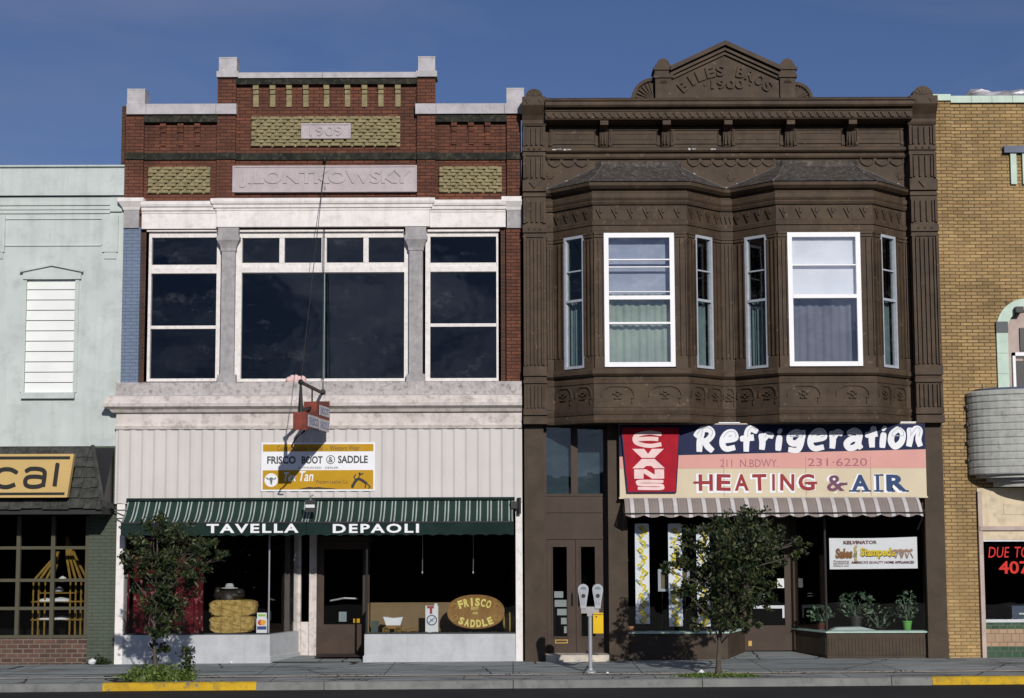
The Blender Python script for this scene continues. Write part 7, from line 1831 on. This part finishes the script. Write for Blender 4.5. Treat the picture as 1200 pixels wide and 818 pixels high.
for s, u0, v0, u1, v1, bd in (('DUE', 1158, 641, 1183, 653.5, 0.0), ('TO', 1189, 640.5, 1206, 653.5, 0.0), ('407', 1170.5, 657.5, 1206.5, 672.5, 0.02)):
    a, b, c, d = rc(u0, v0, u1, v1, 0.03); tx.text(s, a, b, c, d, fr3, 0.003, bd, 0.18 if s != '407' else 0.0)
tx.build('window_lettering', M['neonred'], wf)
mb = MB(); mb.room(xg + 0.05, XB3R - 0.3, 0.1, 5, 0.05, Z(630, 0, 1180)); mb.build('shop_interior', M['dark'], b3, recalc=False)
cb_ = thing('filing_cabinet', 'dark blue metal cabinet in the window beneath the red lettering', 'cabinet', (X(1197, 725, 0.6), 0.8, 0.05))
mb = MB(); a, b, c, d = rc(1186, 710, 1212, 727, 0.6); mb.box(a, b, 0.6, 1.1, 0.05, d); mb.build('case', plain('dark_blue_enamel', (0.03, 0.055, 0.10), 0.4), cb_)
mb = MB(); mb.box(a + 0.12, b - 0.12, 0.575, 0.5995, d - 0.16, d - 0.13); mb.box(a + 0.12, b - 0.12, 0.575, 0.5995, d - 0.56, d - 0.53); mb.build('handle', M['metal'], cb_)

# ================================================================== STREET THINGS
def tree(name, label, base_u, y, clusters, dens, r0, top_v, seed, group):
    rnd = random.Random(seed)
    bx_, _ = P(base_u, 790, y); zb = gz(bx_) - 0.02
    o = thing(name, label, 'tree', (bx_, y, zb), group)
    cl = [(P(u, v, y)[0], y + rnd.uniform(-0.45, 0.45), P(u, v, y)[1], r / 71.0) for u, v, r in clusters]
    top = Vector((P(base_u, top_v, y)[0], y, P(base_u, top_v, y)[1]))
    tr = MB(); n_ = 9; pts = []
    for i in range(n_):
        t = i / (n_ - 1); pts.append((bx_ + (top.x - bx_) * t + 0.03 * math.sin(t * 5 + seed), y + 0.03 * math.sin(t * 4), zb + (top.z - zb) * t))
    tr.tube(pts, [r0 * (1.25 if i == 0 else 1 - 0.75 * i / (n_ - 1)) for i in range(n_)], 9)
    for cx_, cy_, cz_, r in cl:
        t = max(0.30, min(0.92, (cz_ - zb) / (top.z - zb) - 0.18)); p0 = Vector(pts[int(t * (n_ - 1))]); p1 = Vector((cx_, cy_, cz_))
        mid = p0.lerp(p1, 0.5) + Vector((rnd.uniform(-.06, .06), rnd.uniform(-.06, .06), 0.04))
        tr.tube([p0, mid, p1], [r0 * 0.38, r0 * 0.26, r0 * 0.10], 6)
        for k in range(5):
            e = p1 + Vector((rnd.gauss(0, 1), rnd.gauss(0, 1), rnd.gauss(0.3, 1))).normalized() * r * 0.95
            tr.tube([mid.lerp(p1, 0.4 + 0.1 * k), (mid.lerp(p1, 0.8) + e) / 2, e], [r0 * 0.13, r0 * 0.10, r0 * 0.05], 4)
    tr.build('trunk', M['bark'], o, smooth=True)
    cr = MB()
    for cx_, cy_, cz_, r in cl:
        sub = [Vector((rnd.gauss(0, 1), rnd.gauss(0, 1), rnd.gauss(0, 1))).normalized() * r * rnd.uniform(0.30, 1.25) for _ in range(max(5, int(30 * r / 0.4)))]
        for s_ in sub:
            for _ in range(int(dens * rnd.uniform(0.5, 1.4))):
                q = s_ + Vector((rnd.gauss(0, 1), rnd.gauss(0, 1), rnd.gauss(0, 0.8))) * r * 0.19
                leaf(cr, Vector((cx_ + q.x, cy_ + q.y, cz_ + q.z)), rnd.uniform(0.032, 0.056), rnd, 1.9, 0.5)
    cr.build('crown', M['leafdark'], o, recalc=False)
    return o
YT = -3.62
tree('street_tree', 'small dark leafy street tree in front of the saddle shop', 182.5, YT,
     [(186, 616, 16), (163, 635, 15), (170, 655, 22), (205, 628, 18), (222, 645, 20), (243, 640, 14), (236, 660, 14), (192, 650, 22), (205, 668, 24), (152, 652, 9), (152, 690, 8), (186, 690, 17), (210, 695, 17), (178, 712, 14), (200, 722, 16), (190, 742, 10), (186, 764, 9), (170, 675, 14), (222, 672, 14), (258, 652, 8), (146, 668, 7)], 17, 0.032, 625, 3, 'street trees')
tree('street_tree', 'fuller dark leafy street tree before the appliance shop, taller crown', 843.5, YT,
     [(838, 622, 20), (868, 612, 18), (895, 616, 18), (915, 632, 15), (938, 636, 9), (812, 640, 18), (845, 648, 26), (882, 645, 26), (905, 658, 17), (800, 662, 13), (826, 672, 22), (858, 680, 26), (888, 682, 20), (800, 690, 12), (832, 700, 20), (868, 708, 20), (893, 700, 12), (850, 722, 17), (872, 730, 13), (826, 716, 12), (816, 730, 9), (880, 632, 20), (845, 630, 20), (870, 665, 22), (840, 665, 20), (778, 668, 8), (930, 650, 8)], 19, 0.045, 640, 5, 'street trees')
def tuft(name, label, u, y, w, h_, n_, m, seed, broad=0.5):
    rnd = random.Random(seed); x_, _ = P(u, 792, y); zb = gz(x_) - 0.01
    mb = MB()
    for _ in range(n_):
        a, r = rnd.uniform(0, 2 * math.pi), w * math.sqrt(rnd.random()); bx_, by_ = x_ + r * math.cos(a), y + 0.45 * r * math.sin(a)
        if by_ < KY1 + 0.02: by_ = KY1 + 0.02
        hh = h_ * rnd.uniform(0.35, 1.0) * (1 - 0.5 * (r / w) ** 2); lean = Vector((rnd.gauss(0, 0.25), rnd.gauss(0, 0.2), 1)).normalized()
        wd = rnd.uniform(0.006, 0.012); s_ = Vector((math.cos(a * 3), math.sin(a * 3), 0)) * wd
        p0 = Vector((bx_, by_, zb)); p1 = p0 + lean * hh * 0.6; p2 = p0 + lean * hh + Vector((rnd.gauss(0, 0.06), rnd.gauss(0, 0.05), -0.02))
        mb.add([p0 - s_, p0 + s_, p1 + s_ * 0.8, p2, p1 - s_ * 0.8], [(0, 1, 2, 4), (4, 2, 3)])
        if rnd.random() < broad:
            for _ in range(3): leaf(mb, p0 + (p2 - p0) * rnd.uniform(0.4, 1.0) + Vector((rnd.gauss(0, 0.03), rnd.gauss(0, 0.03), 0)), rnd.uniform(0.02, 0.045), rnd)
    o = mb.build(name, m, None, recalc=False)
    off = Vector((x_, y, zb)); me = o.data
    for v in me.vertices: v.co -= off
    o.location = off
    return tag(o, label, 'plant')
tuft('weed_clump', 'bright yellow green weed clump at the foot of the saddle shop tree', 186, -3.62, 0.58, 0.38, 560, M['leafweed'], 21, 0.8)
tuft('weed_clump', 'low sparse weeds around the foot of the appliance shop tree', 832, -3.62, 0.55, 0.12, 260, M['leafweed'], 22, 0.7)
tuft('weed_clump', 'low weeds right of the slender trunk by the shop entry', 866, -3.7, 0.35, 0.10, 150, M['leafweed'], 25, 0.7)
tuft('wall_weed', 'small dark weed growing against the green brick pier', 116, -0.06, 0.16, 0.24, 110, M['leafdark'], 23, 0.8)
rnd = random.Random(9); x_, _ = P(219, 790, -3.55); zb = gz(x_)
sp = thing('sapling', 'upright leafy sapling stem right of the saddle shop tree', 'plant', (x_, -3.55, zb))
mb = MB(); mb.tube([(x_, -3.55, zb - 0.02), (x_ + 0.02, -3.55, zb + 0.25), (x_, -3.56, zb + 0.52)], [0.012, 0.009, 0.004], 5); mb.build('stem', M['leafweed'], sp)
mb = MB()
for _ in range(230):
    t = rnd.random(); leaf(mb, Vector((x_ + rnd.gauss(0, 0.055), -3.55 + rnd.gauss(0, 0.05), zb + 0.05 + 0.48 * t)), rnd.uniform(0.03, 0.055), rnd)
mb.build('leaves', M['leafdark'], sp, recalc=False)
# twin parking meter
YM = -2.72
mx, _ = P(692, 788, YM); mz = gz(mx)
zm = lambda v: Z(v, YM, 692)
pm = thing('parking_meter', 'silver twin headed parking meter on a pole with a yellow box', 'parking meter', (mx, YM, mz))
mb = MB(); mb.lathe((mx, YM, mz), [(0.10, 0.0), (0.095, 0.015), (0.05, 0.05), (0.045, 0.07), (0.033, 0.075), (0.033, zm(718) - mz)], 16); mb.build('pole', M['meter'], pm, smooth=False)
mb = MB(); mb.box(mx - 0.15, mx + 0.15, YM - 0.035, YM + 0.035, zm(718) - 0.01, zm(711)); mb.box(mx - 0.05, mx + 0.05, YM - 0.04, YM + 0.04, zm(722), zm(718) - 0.008); mb.build('yoke', M['greystone'], pm)
for u, sgn in ((684.3, -1), (699.5, 1)):
    hx_ = X(u, 700, YM) ; zb_, zt_ = zm(713), zm(684.3)
    out = []
    H_ = zt_ - zb_
    for w_, f in ((0.045, 0.0), (0.055, 0.25), (0.075, 0.55), (0.088, 0.72), (0.088, 0.80)): out.append((w_, f))
    pts = [(-w_, zb_ + H_ * f) for w_, f in out] + [(0.088 * math.cos(t), zb_ + H_ * 0.80 + H_ * 0.20 * math.sin(t)) for t in [math.pi * (1 - k / 10) for k in range(1, 10)]] + [(w_, zb_ + H_ * f) for w_, f in out[::-1]]
    mb = MB(); mb.ex_y([(hx_ + sgn * 0.012 + a, b) for a, b in pts], YM - 0.055, YM + 0.055); ho = mb.build('meter_head', M['meter'], pm)
    hx_ += sgn * 0.012
    mb = MB(); mb.ex_y([(hx_ + a * 0.72, zb_ + H_ * 0.16 + (b - zb_) * 0.74) for a, b in pts], YM - 0.064, YM - 0.0555); mb.build('face_plate', paint('pale_meter_face', (0.36, 0.38, 0.42), None, 5, 0.4), ho)
    mb = MB(); mb.ex_y([(hx_ + 0.034 * math.cos(t), zb_ + H_ * 0.52 + 0.034 * math.sin(t)) for t in [k * math.pi / 8 for k in range(16)]], YM - 0.072, YM - 0.0645); mb.build('dial', M['black'], ho)
    mb = MB(); mb.ex_y([(hx_ + 0.05 * math.cos(t), zb_ + H_ * 0.78 + 0.05 * math.sin(t)) for t in [k * math.pi / 10 for k in range(11)]], YM - 0.070, YM - 0.0645); mb.build('window', M['glass'], ho)
mb = MB(); a, b, c, d = rc(694.5, 718, 706.8, 742, YM); mb.box(a + 0.005, b, YM - 0.075, YM + 0.05, c, d); yb2 = mb.build('yellow_box', M['yellowbox'], pm)
mb = MB(); mb.box(a + 0.002, b + 0.004, YM - 0.079, YM + 0.054, d - 0.03, d - 0.022); mb.box(a + 0.05, a + 0.07, YM - 0.083, YM - 0.0755, d - 0.075, d - 0.05); mb.build('lid', M['black'], yb2)
# litter
def litter(u, v, y, r, m, label, name='crumpled_paper'):
    x_, _ = P(u, v, y); zb = gz(x_) + 0.004; mb = MB(); rr = random.Random(int(u))
    b_ = bmesh.new(); bmesh.ops.create_icosphere(b_, subdivisions=2, radius=r)
    vs = [(x_ + q.co.x * rr.uniform(0.7, 1.25), y + q.co.y * rr.uniform(0.7, 1.2), zb + max(0.0, r * 0.7 + q.co.z * rr.uniform(0.6, 0.9))) for q in b_.verts]
    b_.verts.index_update(); fs = [tuple(w_.index for w_ in f_.verts) for f_ in b_.faces]; b_.free()
    mb.add(vs, fs); solo(mb, name, m, label, 'litter', (x_, y, zb), 'paper scraps on the pavement')
litter(108, 776, -0.15, 0.075, M['paper'], 'crumpled white paper on the pavement by the green brick pier')
litter(271, 775, -0.12, 0.03, M['paper'], 'tiny paper scrap under the white bulkhead left of the shop entry')
litter(822, 786, -3.3, 0.05, M['paper'], 'white paper scrap among the weeds by the appliance shop tree')
litter(712, 790, -3.0, 0.022, M['paper'], 'tiny white scrap on the pavement edge right of the parking meter')
lf = MB(); rr = random.Random(4)
for _ in range(420):
    u = rr.choice((605, 700, 420, 395, 770, 920, 250, 1050)) + rr.gauss(0, 22); y = rr.choice((-3.05, -3.2, -3.9, -2.8)) + rr.gauss(0, 0.07)
    x_, _ = P(u, 790, y); leaf(lf, Vector((x_, y, gz(x_) + 0.016)), rr.uniform(0.02, 0.045), rr)
for v in lf.v: v.z = gz(v.x) + 0.008 + (v.z - gz(v.x) - 0.016) * 0.25
tag(lf.build('fallen_leaves', paint('dead_leaf', (0.045, 0.035, 0.022), None, 9, 0.9), None, recalc=False), kind='stuff')
